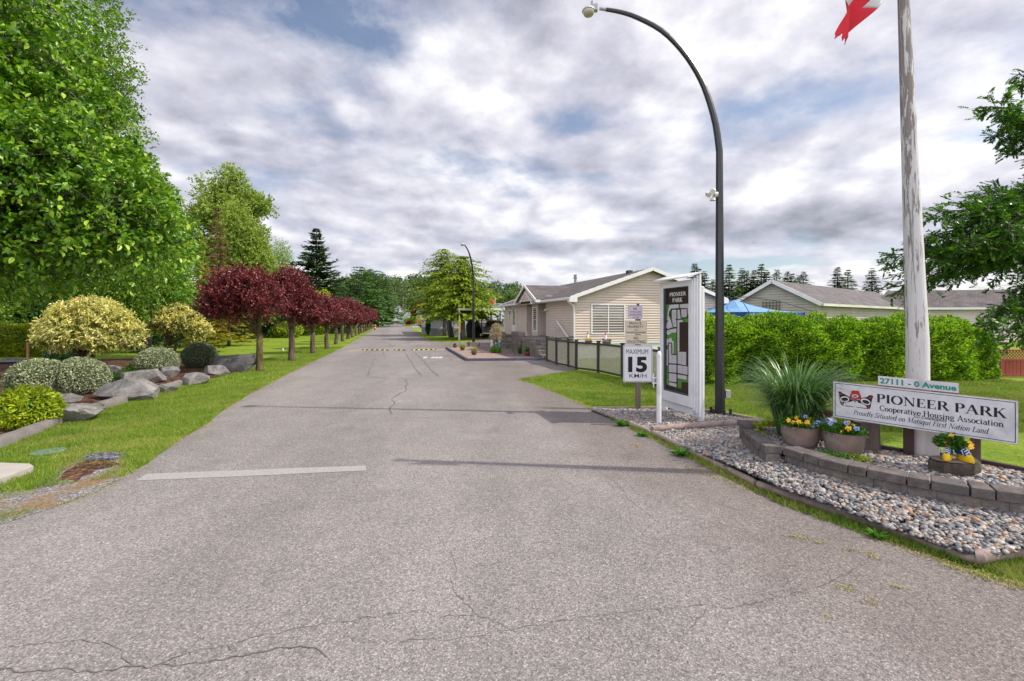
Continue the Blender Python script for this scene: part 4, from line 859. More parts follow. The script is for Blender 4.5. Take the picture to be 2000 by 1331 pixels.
# ---- map board
def corner(px, zt_px, zb_px, d): return P(px, zb_px, d)
Dn = 8.5; A = Vector(((1351 - 1000) / F * Dn, Dn, 0)); Df = 9.5; Bv = Vector(((1289 - 1000) / F * Df, Df, 0))
U = (A - Bv).normalized(); Wd = (A - Bv).length; zb = 2 - (797.5 - HZ) / F * Dn; zt = 2 + (HZ - 546) / F * Dn
nn = U.cross(Zx); nn = nn if nn.x < 0 else -nn          # outward normal, towards the road
mapb = thing('map_board', 'tall white framed park map board with small pitched top on white posts', 'map board', (A.x, A.y, 0))
Of = Vector((Bv.x, Bv.y, zb)); Ub, Vb = U, Zx
assert (Ub.cross(Vb)).dot(nn) > .9 or True
sgn = 1 if Ub.cross(Vb).dot(nn) > 0 else -1
def onf(u, v, d): return Of + Ub * u + Vb * v + nn * d
hb = zt - zb; T_ = .20
def slab(u0, v0, u1, v1, d0, d1, mb=None):
    mb = mb or MB(); pts = [onf(u, v, d) for d in (d0, d1) for u, v in ((u0, v0), (u1, v0), (u1, v1), (u0, v1))]
    return mb.add(pts, [(0, 3, 2, 1), (4, 5, 6, 7), (0, 1, 5, 4), (1, 2, 6, 5), (2, 3, 7, 6), (3, 0, 4, 7)])
fw_ = .14; RS = .10
q = MB(); slab(0, 0, fw_ * .8, hb, -.03, .0, q); slab(Wd - RS, 0, Wd, hb, -.03, .0, q); slab(fw_ * .8, 0, Wd - RS, .20, -.03, .0, q); slab(fw_ * .8, hb - .115, Wd - RS, hb, -.03, .0, q)
q.build('frame', WHITE, mapb, world=True, bevel=.005)
slab(0.01, 0.01, Wd - .055, hb - .01, -.16, -.055).build('case', WHITE, mapb, world=True, bevel=.004)
# near end: stepped white side boards
for ue, vl_, vh, d0, d1 in ((.02, -.05, .03, -.075, -.032), (.04, -.10, .08, -.12, -.078), (.06, -.17, .11, -.165, -.123)):
    q = MB(); slab(Wd - .05, vl_, Wd + ue, hb + vh, d0, d1, q); q.build('side_board', WHITE, mapb, world=True, bevel=.004)
slab(.0, -.15, Wd - .052, -.002, -.15, -.06).build('lower_board', WHITE, mapb, world=True, bevel=.005)
# pitched top: thin sheet sloping from the near side down to the far
q = MB(); pts = []
for d, z in ((.13, hb + .03), (-.18, hb + .125)):
    for u in (-.06, Wd + .07): pts.append(onf(u, z, d))
tp = [p + Vector((0, 0, .025)) for p in pts]; q.add([*pts, *tp], [(0, 1, 3, 2), (4, 6, 7, 5), (0, 4, 5, 1), (1, 5, 7, 3), (3, 7, 6, 2), (2, 6, 4, 0)]); q.build('top', WHITE, mapb, world=True)
for p, z1 in ((P(1369.5, 700, 8.62), hb - .12), (P(1298.5, 700, 9.7), .1)):
    q = MB().tube([(p.x, p.y, 0), (p.x, p.y, zb + z1 - .02), (p.x, p.y, zb + z1)], [.058, .058, .03], 16); q.build('post', WHITE, mapb, world=True, smooth='auto')
mi = MB(); slab(fw_ * .8, .20, Wd - RS, hb - .115, -.053, -.045, mi); mi.build('map_panel', MAPB, mapb, world=True)
q = MB(); i0, i1, j0, j1 = fw_ * .8, Wd - RS, .20, hb - .115
slab(i0 + .001, j0 + .001, i0 + .045, j1 - .001, -.044, -.008, q); slab(i0 + .046, j0 + .001, i1 - .001, j0 + .035, -.044, -.008, q); slab(i0 + .046, j1 - .018, i1 - .001, j1 - .001, -.044, -.008, q); q.build('gasket', CASE, mapb, world=True)
mu = lambda x: i0 + .045 + (i1 - i0 - .045) * ((x - 98) / 230) * (1 / (1 + .10 * (1 - (x - 98) / 230)))  # panel pixel column to board
def mpt(x, y):
    s = (x - 98) / 230.; yt = 124 - 22 * s; yb = 1140 + 55 * s; return (mu(x), j1 - .018 - (y - yt) / (yb - yt) * (j1 - j0 - .053))
PL = {'w': [[(138,282),(226,278),(226,316),(152,322),(133,350),(118,440),(106,440),(116,360),(128,300)],[(240,278),(320,272),(324,380),(308,384),(306,318),(240,316)],[(250,330),(298,328),(300,408),(262,412),(254,400)],
 [(160,335),(205,333),(206,420),(192,426),(205,440),(206,510),(178,508),(162,430)],[(216,335),(236,333),(244,425),(216,428)],[(122,400),(132,395),(148,440),(168,512),(120,530),(100,520),(104,475),(118,450)],[(216,440),(262,436),(268,458),(234,462),(234,760),(216,760)],
 [(106,545),(160,532),(206,525),(205,568),(160,570),(120,594),(104,580)],[(104,625),(122,642),(135,622),(150,618),(162,635),(165,650),(180,655),(180,780),(165,785),(162,670),(118,668),(118,695),(104,695)],[(128,680),(152,680),(154,795),(206,799),(208,885),(128,880)],
 [(218,764),(294,765),(294,900),(218,885)],[(104,740),(118,740),(118,910),(104,905)],[(128,895),(206,898),(206,978),(128,972)],[(218,900),(306,912),(306,996),(218,980)],[(128,985),(206,992),(206,1075),(128,1065)],[(128,1075),(206,1090),(208,1128),(128,1105)],[(218,995),(298,1008),(298,1050),(218,1035)],[(316,915),(326,918),(326,1000),(316,998)]],
 'g': [[(98,280),(134,280),(122,300),(110,360),(102,440),(98,470)],[(228,278),(238,277),(238,316),(228,316)],[(240,335),(250,400),(262,425),(248,428),(244,420)],[(148,350),(154,350),(164,440),(178,512),(190,565),(180,565),(170,515),(156,445)],[(124,345),(130,355),(118,445),(121,400)],[(272,425),(327,420),(327,462),(285,460),(270,455)],
 [(106,600),(150,575),(206,572),(208,785),(182,785),(182,650),(164,632),(150,614),(134,618),(122,636),(104,618)],[(104,700),(117,700),(117,735),(104,735)],[(104,915),(122,915),(122,1110),(104,1105)],[(220,1040),(300,1054),(300,1010),(327,1014),(327,1075),(255,1070),(250,1140),(218,1130)]]}
for key, mt, dd_, nm in (('g', MAPG, -.0435, 'green_areas'), ('w', MAPW, -.0425, 'lot_blocks')):
    q = MB()
    for pl in PL[key]:
        pp = [mpt(x, y) for x, y in pl]; bb_ = len(q.v); q.v += [tuple(onf(u, v, dd_)) for u, v in pp]
        for f in geometry.tessellate_polygon([[Vector((a, c, 0)) for a, c in pp]]): q.f.append(tuple(bb_ + i for i in f))
    q.build(nm, mt, mapb, world=True)
q = MB()
for x0, x1, y0, y1, st in ((128,206,688,880,19),(218,292,770,890,20),(128,206,900,972,18),(218,304,915,980,18),(128,206,992,1065,18),(162,204,345,505,20),(253,298,335,405,16),(218,234,350,750,20),(166,180,665,775,18),(106,118,745,900,20),(108,160,540,570,14)):
    y = y0 + st
    while y < y1 - 3:
        a, c = mpt(x0 + 1, y), mpt(x1 - 1, y + (x1 - x0) * .05); w = .0022; q.add([onf(a[0], a[1] - w, -.0415), onf(c[0], c[1] - w, -.0415), onf(c[0], c[1] + w, -.0415), onf(a[0], a[1] + w, -.0415)], [(0, 1, 2, 3)]); y += st
    for xm in ((x0 + x1) / 2,) if x1 - x0 > 40 else ():
        a, c = mpt(xm, y0 + 4), mpt(xm, y1 - 3); q.add([onf(a[0] - .003, a[1], -.041), onf(a[0] + .003, a[1], -.041), onf(c[0] + .003, c[1], -.041), onf(c[0] - .003, c[1], -.041)], [(0, 1, 2, 3)])
q.build('lot_lines', MAPL, mapb, world=True)
q = MB()
for y in (1042, 1060, 1078):
    for k in range(3):
        a, c = mpt(107 + 4 * k, y), mpt(109 + 4 * k, y + 13); q.add([onf(a[0], a[1], -.042), onf(c[0], a[1], -.042), onf(c[0], c[1], -.042), onf(a[0], c[1], -.042)], [(0, 1, 2, 3)])
q.build('yellow_marks', MAPY, mapb, world=True)
def map_text(t, x0, x1, y0, y1):
    a, c = mpt(x0, y1), mpt(x1, y0); letters(serif(t, .2, .085), (a[0], a[1], c[0], c[1]), Of, Ub, Vb * 1, 0, 'lettering', LETW, mapb)
# lettering plane sits just in front of the map panel
_O = Of.copy(); Of2 = Of + nn * -.0425
def map_text(t, x0, x1, y0, y1):
    a, c = mpt(x0, y1), mpt(x1, y0); letters(serif(t, .2, .085), (a[0], a[1], c[0], c[1]), Of2, Ub, Vb, 0, 'lettering', LETW, mapb)
map_text('PIONEER', 138, 292, 146, 198); map_text('PARK', 168, 262, 208, 258)
p = G(1287, 828, .04); boll = thing('bollard', 'short round white post with domed cap in front of the map board', 'bollard', (p.x, p.y, 0)); hp = 2 - (686 - HZ) / F * p.y
MB().tube([(0, 0, 0), (0, 0, hp - .08), (0, 0, hp - .03), (0, 0, hp)], [.044, .044, .04, .016], 18).build('post', WHITE, boll, smooth='auto')
MB().lathe([(.048, hp - .10), (.048, hp - .07)], n=18).build('cap_ring', WHITE, boll, smooth='auto')
q = MB()
for z in (hp - .50, hp - .60): q.tube([(-.04, 0, z), (-.13, 0, z)], .012, 6)
q.tube([(-.10, 0, hp - .68), (-.10, 0, hp - .42)], .012, 6); q.build('cross_bracket', WHITE, boll)
# ---- park name board and flagpole
FB = G(1792, 885, Zu); FB.z = Zu - .02; fd = FB.y
pole = thing('flagpole', 'tall round wooden flagpole with flaking white paint behind the name board', 'flagpole', FB)
tx = (-18 / F * fd) / 5.4; top = Vector((tx * 6.4, .10, 6.9))
q = MB(); pts = [Vector((0, 0, 0)), Vector((.0, 0, 1.4))] + [Vector((0, 0, 1.4)).lerp(top, i / 10) for i in range(1, 11)]
q = MB().tube(pts, [.124, .115] + [.111 - .066 * i / 10 for i in range(1, 11)], 20); q.build('pole', PEEL, pole, smooth='auto')
MB().tube([top, top + Vector((0, 0, .05)), top + Vector((0, 0, .12))], [.05, .07, .02], 14).build('finial', WHITE, pole, smooth='auto')
q = MB().tube([Vector((-.30, -.04, 6.7)), Vector((-.20, -.06, 3.6)), Vector((-.13, -.12, 2.0))], .004, 5); q.build('halyard', plain('rope', (.25, .24, .24)), pole)
MB().box((-.095, .02, .38), (.10, .30, .78), R(-40)).build('side_plank', BROWN, pole, bevel=.004); MB().box((.12, .06, .36), (.06, .24, .74), R(-40)).build('side_plank', BROWN, pole, bevel=.004)
MB().box((.02, -.125, .34), (.20, .035, .72), R(-40)).build('front_plank', PEEL, pole, bevel=.004)
# flag: rippled cloth blowing left and down from the truck
fl_o = thing('flag', 'torn red and white maple leaf flag blowing from the pole top at the picture edge', 'flag', (FB.x + top.x - .25, FB.y + .05, 6.5))
nu, nv = 46, 26; Fw, Fh = 1.25, .46; VV = []; fd2 = Vector((-.46, .12, -.80)).normalized(); fu = Vector((-.80, .1, .50)).normalized()
FO = P(1702, 6, fd + .1) ; FO = Vector((FO.x + .36, FO.y, FO.z + .42))
# place cloth so its fly end lies where the photo shows it
base_pt = P(1660, 42, fd + .1); hoist = base_pt - fd2 * 1.0 
for j in range(nv + 1):
    for i in range(nu + 1):
        u, v = i / nu, j / nv; L = u * Fw; rip = .07 * u * math.sin(9 * u + 3.2 * v) + .03 * math.sin(17 * u + 5 * v)
        tear = 0 if u < .9 else (.035 * math.sin(17 * v) + .012 * math.sin(47 * v)) * (u - .9) * 10
        w_ = fu.copy(); p = hoist + fd2 * (L + tear) + w_ * (v - .5) * Fh * (1 - .45 * u + .12 * math.sin(5 * u)) + Vector((0, 1, 0)) * rip + Vector((-1, 0, 0)) * .5 * rip
        VV.append(p)
Mi = Vector(fl_o.location); VV = [tuple(p - Mi) for p in VV]
Fs_all = [(j * (nu + 1) + i, j * (nu + 1) + i + 1, (j + 1) * (nu + 1) + i + 1, (j + 1) * (nu + 1) + i) for j in range(nv) for i in range(nu)]
def leafu(u, v):                                        # maple leaf on the white centre band
    x, y = (v - .5) * 1.0, (u - .5) * 1.0; a = math.atan2(y, x); r = math.hypot(x, y) * 2.2
    return r < .30 + .16 * abs(math.cos(3.5 * a)) and r < .5
CLR = plain('flag_red', (.66, .018, .035), (.58, .012, .03), .7, 4); CLW = plain('flag_white', (.60, .60, .60), (.5, .5, .5), .7, 4)
red = []; wht = []
for k, f in enumerate(Fs_all):
    i, j = k % nu, k // nu; u, v = (i + .5) / nu, (j + .5) / nv; (red if (u < .25 or u > .64 or leafu(u - .1, v)) else wht).append(f)
for nm, mt, fs in (('red_cloth', CLR, red), ('white_cloth', CLW, wht)):
    me = bpy.data.meshes.new(nm); me.from_pydata(VV, [], fs); me.materials.append(mt); bmc = bmesh.new(); bmc.from_mesh(me); bmesh.ops.delete(bmc, geom=[v for v in bmc.verts if not v.link_faces], context='VERTS'); bmc.to_mesh(me); bmc.free()
    me.polygons.foreach_set('use_smooth', [True] * len(me.polygons)); oo = link(nm, me, fl_o); sm_ = oo.modifiers.new('thick', 'SOLIDIFY'); sm_.thickness = .002
# name board
Dl = 5.82; Dr = Dl / 1.235; L0 = P(1627, 744.6, Dl); L1 = P(1627, 815, Dl); R0 = P(1989.5, 783, Dr); R1 = P(1989.5, 870, Dr)
Ub2 = Vector((R0.x - L0.x, R0.y - L0.y, 0)); Wb = Ub2.length; Ub2.normalize(); hL = L0.z - L1.z; dz_ = (R1.z - L1.z); Ub3 = (Vector((R1.x, R1.y, R1.z)) - Vector((L1.x, L1.y, L1.z))).normalized(); Vb3 = Zx
nb = Ub3.cross(Vb3).normalized(); Wb3 = (R1 - L1).length
OB = L1.copy(); Hb = hL
board = thing('name_board', 'long white park name board with red and black mask emblem fixed to the flagpole', 'name board', (OB.x + Ub3.x * Wb3 / 2, OB.y + Ub3.y * Wb3 / 2, OB.z))
def onb(u, v, d): return OB + Ub3 * u + Vb3 * v + nb * d
def bq(mb, u0, v0, u1, v1, d0, d1):
    pts = [onb(u, v, d) for d in (d0, d1) for u, v in ((u0, v0), (u1, v0), (u1, v1), (u0, v1))]; return mb.add(pts, [(0, 3, 2, 1), (4, 5, 6, 7), (0, 1, 5, 4), (1, 2, 6, 5), (2, 3, 7, 6), (3, 0, 4, 7)])
bq(MB(), 0, 0, Wb3, Hb, -.022, -.002).build('backing', plain('rusty_edge', (.26, .12, .06), (.16, .08, .05), .9, 12), board, world=True)
bq(MB(), 0.002, 0.003, Wb3 - .002, Hb - .004, -.0015, .002).build('panel', SIGNW, board, world=True)
q = MB(); e = .020; t = .0065
for u0, v0, u1, v1 in ((e, e, Wb3 - e, e + t), (e, Hb - e - t, Wb3 - e, Hb - e), (e, e + t, e + t, Hb - e - t), (Wb3 - e - t, e + t, Wb3 - e, Hb - e - t)): bq(q, u0, v0, u1, v1, .0022, .003)
q.build('border', INK, board, world=True)
def sb(px, py): u, v = ray_plane(px, py, OB, Ub3, nb.cross(Ub3)); w = nb.cross(Ub3); p = OB + Ub3 * u + w * v; vv = (p - OB).dot(w) / w.dot(Zx); pu = p - OB - Zx * vv; return (pu.dot(Ub3), vv)
def bt(t, pa, pb_, hpx, **k):
    """text whose baseline runs from pixel pa to pb_, cap height hpx pixels at the left"""
    a = sb(*pa); c = sb(*pb_); up = sb(pa[0], pa[1] - hpx)[1] - a[1]; tf = serif(t, **k); ys = [p[1] for p in tf[0]]; v0 = (a[1] + c[1]) / 2
    letters(tf, (a[0], v0 + min(ys) * up, c[0], v0 + max(ys) * up), OB, Ub3, Vb3, .003, 'lettering', INK, board)
bt('PIONEER PARK', (1713, 787), (1967, 816), 16.0, thick=.19, thin=.06)
bt('Cooperative Housing Association', (1718, 804), (1960, 832.5), 10.2, thick=.16, thin=.07)
bt('55+ Community', (1783.5, 816.5), (1850, 824), 5.5, thick=.17, thin=.10)
bt('Proudly Situated on Matsqui First Nation Land', (1667, 810.5), (1932, 847.5), 9.2, thick=.13, thin=.055, ital=.28, fw=.09)
def em(x, y): return sb(1610 + x / 13.307, 735 + y / 13.307)
def epoly(pts, d, mat, nm, closed=True, mb=None):
    pp = [em(x, y) for x, y in pts]; q = mb or MB(); bb_ = len(q.v); q.v += [tuple(onb(u, v, d)) for u, v in pp]
    for f in geometry.tessellate_polygon([[Vector((a, c, 0)) for a, c in pp]]): q.f.append(tuple(bb_ + i for i in f))
    return q if mb else q.build(nm, mat, board, world=True)
q = MB()
epoly([(360,402),(415,398),(500,455),(600,505),(650,545),(690,600),(760,612),(800,650),(850,612),(910,625),(935,590),(985,560),(1110,545),(1160,500),(1215,492),(1272,520),(1240,620),(1215,740),(1205,810),(1180,850),(1120,852),(1100,800),(1060,750),(960,710),(880,690),(800,668),(700,665),(620,672),(540,690),(505,720),(495,765),(450,750),(415,700),(395,600),(385,480)], .0032, None, '', mb=q)
epoly([(470,760),(600,770),(755,790),(755,802),(600,786),(480,772)], .0032, None, '', mb=q); epoly([(830,800),(960,815),(1110,835),(1150,850),(1110,853),(960,832),(830,812)], .0032, None, '', mb=q)
q.build('emblem_black', INK, board, world=True)
q = MB(); epoly(arc(530, 600, 122, 76, 0, 360, 26), .0038, None, '', mb=q); epoly([(x * 1, y + (x - 1075) * .25) for x, y in arc(1075, 665, 130, 80, 0, 360, 26)], .0038, None, '', mb=q)
epoly([(718,645),(750,635),(780,660),(760,672),(722,662)], .0038, None, '', mb=q); epoly([(815,660),(850,645),(880,668),(850,682),(820,672)], .0038, None, '', mb=q); epoly([(515,700),(560,690),(640,680),(760,672),(760,782),(640,768),(520,755),(505,740)], .0038, None, '', mb=q)
epoly([(830,690),(900,700),(980,722),(1060,760),(1090,800),(1085,832),(980,812),(830,795)], .0038, None, '', mb=q)
q.build('emblem_white', plain('emblem_white', (.62, .62, .63)), board, world=True)
q = MB(); epoly(arc(532, 602, 90, 46, 0, 360, 22), .0044, None, '', mb=q); epoly([(x, y + (x - 1080) * .25) for x, y in arc(1080, 670, 95, 48, 0, 360, 22)], .0044, None, '', mb=q); q.build('emblem_eyes', INK, board, world=True)
q = MB(); epoly([(722,372),(880,378),(905,395),(968,560),(935,600),(850,605),(800,645),(765,605),(690,590),(650,545)], .0044, None, '', mb=q); epoly([(390,435),(450,445),(480,465),(440,475),(400,500)], .0044, None, '', mb=q); epoly([(1150,560),(1195,530),(1230,545),(1225,605),(1190,575)], .0044, None, '', mb=q)
epoly([(428,680),(490,680),(470,710),(478,745),(445,720)], .0044, None, '', mb=q); epoly([(1120,770),(1185,770),(1165,830),(1135,828),(1138,795)], .0044, None, '', mb=q); q.build('emblem_red', plain('emblem_red', (.40, .02, .02)), board, world=True)
q = MB(); epoly(arc(800, 520, 84, 44, 0, 360, 20), .0050, None, '', mb=q); q.build('emblem_white', plain('emblem_white', (.62, .62, .63)), board, world=True)
q = MB(); epoly(arc(800, 520, 58, 27, 0, 360, 18), .0056, None, '', mb=q); epoly([(700,525),(712,545),(880,580),(870,590),(720,560)], .0056, None, '', mb=q); q.build('emblem_eyes', plain('emblem_grey', (.10, .13, .15)), board, world=True)
q = MB(); ar = [em(x, y) for x, y in arc(800, 560, 370, 250, 158, 14, 30)]
for a, c in zip(ar[:-1], ar[1:]):
    q.add([onb(a[0], a[1], .003), onb(c[0], c[1], .003), onb(c[0], c[1] + .0014, .003), onb(a[0], a[1] + .0014, .003)], [(0, 1, 2, 3)])
for x in (560, 610, 655, 700, 880, 935, 985, 1040):
    a, c = em(x, 690 + max(0, x - 800) * .12), em(x, 770 + max(0, x - 800) * .1); q.add([onb(a[0], a[1], .0042), onb(a[0] + .0012, a[1], .0042), onb(c[0] + .0012, c[1], .0042), onb(c[0], c[1], .0042)], [(0, 1, 2, 3)])
q.build('emblem_lines', plain('thin_line', (.2, .2, .22)), board, world=True)
# small address board on top
a0, a1 = sb(1714.5, 756)[0], sb(1873, 768)[0]; v0, v1 = sb(1714.5, 752)[1], sb(1714.5, 734.5)[1]
ab = thing('address_board', 'narrow white address board with teal numbers on top of the name board', 'address board', tuple(onb((a0 + a1) / 2, v0, -.01)))
v0 = Hb + .004; h_ = v1 - v0
mb = MB(); bq(mb, a0, v0, a1, v0 + h_, -.02, -.002); mb.build('backing', plain('rusty_edge', (.26, .12, .06)), ab, world=True)
mb = MB(); bq(mb, a0 + .002, v0 + .008, a1 - .002, v0 + h_, -.0015, .002); mb.build('panel', SIGNW, ab, world=True, bevel=.001)
letters(sans('27111 - 0 Avenue', .035), (a0 + .02, v0 + h_ * .24, a1 - .02, v0 + h_ * .83), OB, Ub3, Vb3, .0035, 'lettering', TEAL, ab)
# board supports
pr = P(1905, 880, 5.22); o = thing('board_post', 'dark brown wooden post supporting the right end of the name board', 'post', (pr.x, pr.y, Zu - .02)); MB().box((0, 0, .25), (.09, .09, .56), R(-45)).build('post', STUMP, o, bevel=.005)
pr = onb(Wb3 * .13, 0, -.16)
# ---- pots, milk can, stump
def pot(px, pyr, wpx, pyb, label, hz_=.30, seed=1):
    p = G(px, pyb - 3, Zu); r = wpx / 2 / F * p.y; o = thing('flower_pot', label, 'flower pot', (p.x, p.y + r * .2, Zu - .03), 0, 'bronze pots of pansies by the name board')
    pr_ = [(r * .62, 0), (r * .72, hz_ * .05), (r * .88, hz_ * .3), (r * .97, hz_ * .65), (r * .99, hz_ * .95), (r * 1.0, hz_), (r * .90, hz_), (r * .89, hz_ * .86)]
    MB().lathe(pr_, n=36).build('pot_body', POTM, o, smooth='auto'); MB().lathe([(r * .885, hz_ * .84), (r * .88, hz_ * .87)], n=24).build('soil', MULCH, o); return o, p, r
PLF = leafm('pansy_leaves', (.03, .10, .015), (.06, .18, .02), (.12, .28, .03), nscale=6); GOLD = plain('yellow_petals', (.75, .45, .01), (.70, .34, .01), .6, 30); LILAC = plain('lilac_petals', (.22, .24, .62), (.32, .34, .70), .6, 30); CENT = plain('dark_petals', (.05, .03, .12), None, .6); ORNG = plain('orange_petals', (.7, .2, .01), None, .6)
def blossom(mb, c, r, n_, rg):
    n_ = Vector(n_).normalized(); x = n_.cross(Vector((0, 0, 1))); x.normalize(); y = n_.cross(x)
    for k in range(5):
        a = k * 1.2566 + rg.uniform(-.15, .15); d = x * math.cos(a) + y * math.sin(a); s_ = n_.cross(d); b0 = len(mb.v)
        rr = r * rg.uniform(.9, 1.1); pts = [c, c + d * rr * .5 + s_ * rr * .42, c + d * rr + s_ * rr * .28 + n_ * rr * .12, c + d * rr - s_ * rr * .28 + n_ * rr * .12, c + d * rr * .5 - s_ * rr * .42]; pts = [p + n_ * .0006 * k for p in pts]
        mb.v += [tuple(p) for p in pts]; mb.f.append(tuple(range(b0, b0 + 5)))
def pansies(name, label, c, r, seed, fl, cat='plant', hgt=.11, nl=1500, group=None, L=.035, mats=(GOLD, LILAC)):
    o = thing(name, label, cat, c, 0, group); rg = np.random.default_rng(seed); a = rg.random(nl) * 6.283; q = np.sqrt(rg.random(nl)) * r; z = rg.random(nl) ** .6 * hgt * (1.1 - (q / r) ** 2 * .55)
    B = np.stack([q * np.cos(a), q * np.sin(a), z], 1); V, Fq = leaf_arrays(B, np.stack([np.cos(a), np.sin(a), .4 + 0 * a], 1) + rg.normal(size=(nl, 3)) * .6, rg.normal(size=(nl, 3)) * .5 + [0, 0, .8], L * (.5 + rg.random(nl)), L * .6 * (.6 + .6 * rg.random(nl)), .2)
    link('leaves', mesh_np('leaves', V, [Fq], PLF), o); rr = random.Random(seed); byc = {}
    for (dx, dy, dz, rad, ci) in fl: blossom(byc.setdefault(ci, MB()), Vector((dx, dy, dz)), rad, Vector((dx * .8 + rr.uniform(-.2, .2) - .35, -.9, .55)), rr); 
    cm = MB()
    for (dx, dy, dz, rad, ci) in fl:
        if ci == 1: cm.tube([Vector((dx, dy - .006, dz)), Vector((dx, dy - .012, dz + .003))], rad * .25, 6)
    for ci, mb_ in byc.items(): mb_.build('blossoms', (mats + (ORNG,))[ci] if ci < len(mats) else ORNG, o)
    if cm.v: cm.build('blossom_centres', CENT, o)
    return o
o1, p1, r1 = pot(1567.5, 828, 69, 875, 'round bronze pot of yellow and lilac pansies in front of the tall grass')
pansies('pansy_plant', 'yellow and lilac pansies filling the pot in front of the tall grass', (o1.location.x, o1.location.y, Zu - .03 + .27), r1 * .98, 3,
        [(-.19, -.06, .10, .03, 0), (-.155, -.10, .085, .028, 0), (-.11, -.14, .10, .032, 0), (-.085, -.15, .075, .03, 0), (-.02, -.17, .09, .034, 0), (.0, -.15, .11, .02, 0), (.035, -.18, .06, .028, 1), (.085, -.17, .07, .036, 1), (.15, -.12, .085, .03, 1), (.19, -.07, .06, .024, 1), (.215, .0, .06, .02, 0), (.05, -.02, .14, .026, 1), (-.05, .0, .12, .026, 0), (.11, -.0, .11, .022, 0)])
o2, p2, r2 = pot(1653, 838, 70, 890, 'round bronze pot of yellow and lilac pansies in front of the milk can')
pansies('pansy_plant', 'yellow and lilac pansies filling the pot under the name board corner', (o2.location.x, o2.location.y, Zu - .03 + .27), r2 * .98, 5,
        [(-.06, -.16, .10, .034, 0), (-.13, -.13, .06, .016, 0), (.03, -.17, .10, .032, 1), (.0, -.04, .14, .03, 1), (.055, -.08, .12, .022, 0), (.15, -.10, .07, .028, 1), (-.17, .0, .12, .024, 1), (-.12, .05, .13, .024, 1), (.1, .05, .13, .02, 0)])
p = G(1617, 862, Zu); o = thing('milk_can', 'grey steel milk can with rusty lid between the two pansy pots', 'milk can', (p.x + .02, p.y + .08, Zu - .02))
MB().lathe([(.135, 0), (.14, .02), (.14, .25), (.13, .29), (.09, .335), (.08, .345)], n=28).build('can_body', CANM, o, smooth='auto'); MB().lathe([(.075, .345), (.078, .36), (.085, .38), (.085, .41), (.075, .42)], n=24).build('lid', RUST, o, smooth='auto')
def stump(name, label, px0, px1, pyt, pyb, d=None, rz=0.3, seed=3):
    d = d or F * (H - Zu) / (pyb - HZ); a = P((px0 + px1) / 2, pyb, d); w = (px1 - px0) / F * d; h = (pyb - pyt) / F * d; rg = random.Random(seed); o = thing(name, label, 'stump', (a.x, d + w * .35, Zu - .03)); q = MB(); n = 9
    for z, k in ((0, 1.08), (h * .3, 1.0), (h * .9, .95), (h + .03, .93)):
        for i in range(n): t = 2 * math.pi * i / n + rz; r = w / 2 * k * (1 + .12 * math.cos(2 * t) + .05 * math.sin(5 * t + 1)); q.v.append((r * math.cos(t), r * math.sin(t), z + (rg.uniform(-.012, .012) if z > h else 0)))
    for j in range(3):
        for i in range(n): q.f.append((j * n + i, j * n + (i + 1) % n, (j + 1) * n + (i + 1) % n, (j + 1) * n + i))
    q.f.append(tuple(3 * n + i for i in range(n))); q.build('trunk_section', STUMP, o, bevel=.01); return o
stump('tree_stump', 'upright dark log section behind the right pansy pot under the name board', 1678, 1727, 826, 880)
# flat log slab with the painted shoes
sp = G(1871, 922, Zu); lg = thing('log_slab', 'thick mossy slab of log carrying the yellow and blue shoes', 'log slab', (sp.x + .0, sp.y + .04, Zu - .03)); q = MB(); n = 22; rg = random.Random(2)
SLW = .235; SLH = .15
for z, k in ((0, .96), (.03, 1.03), (SLH * .7, 1.02), (SLH, .96)):
    for i in range(n): t = 2 * math.pi * i / n; r = k * (1 + .06 * math.sin(3 * t + 1) + .04 * math.sin(7 * t)); q.v.append((SLW * r * math.cos(t), .17 * r * math.sin(t), z + (.012 * math.cos(t) if z else 0)))
for j in range(3):
    for i in range(n): q.f.append((j * n + i, j * n + (i + 1) % n, (j + 1) * n + (i + 1) % n, (j + 1) * n + i))
q.f.append(tuple(3 * n + i for i in range(n))); q.build('bark', plain('mossy_bark_rough', (.10, .075, .06), (.05, .04, .03), .95, 14, bump=1., bscale=30, bd=.03, dirt=(.10, .09, .03)), lg, smooth='auto'); MB().lathe([(.1, SLH + .003), (.2, SLH + .004)], (.0, 0, .0), 24, 1.12, .74).build('cut_face', plain('cut_wood', (.26, .20, .17), (.17, .13, .11), .9, 9), lg)
YEL = plain('yellow_shoe_paint', (.75, .50, .01), (.68, .44, .01), .45, 12, bump=.1); BLU = plain('blue_shoe_canvas', (.012, .07, .30), (.01, .05, .22), .7, 20)
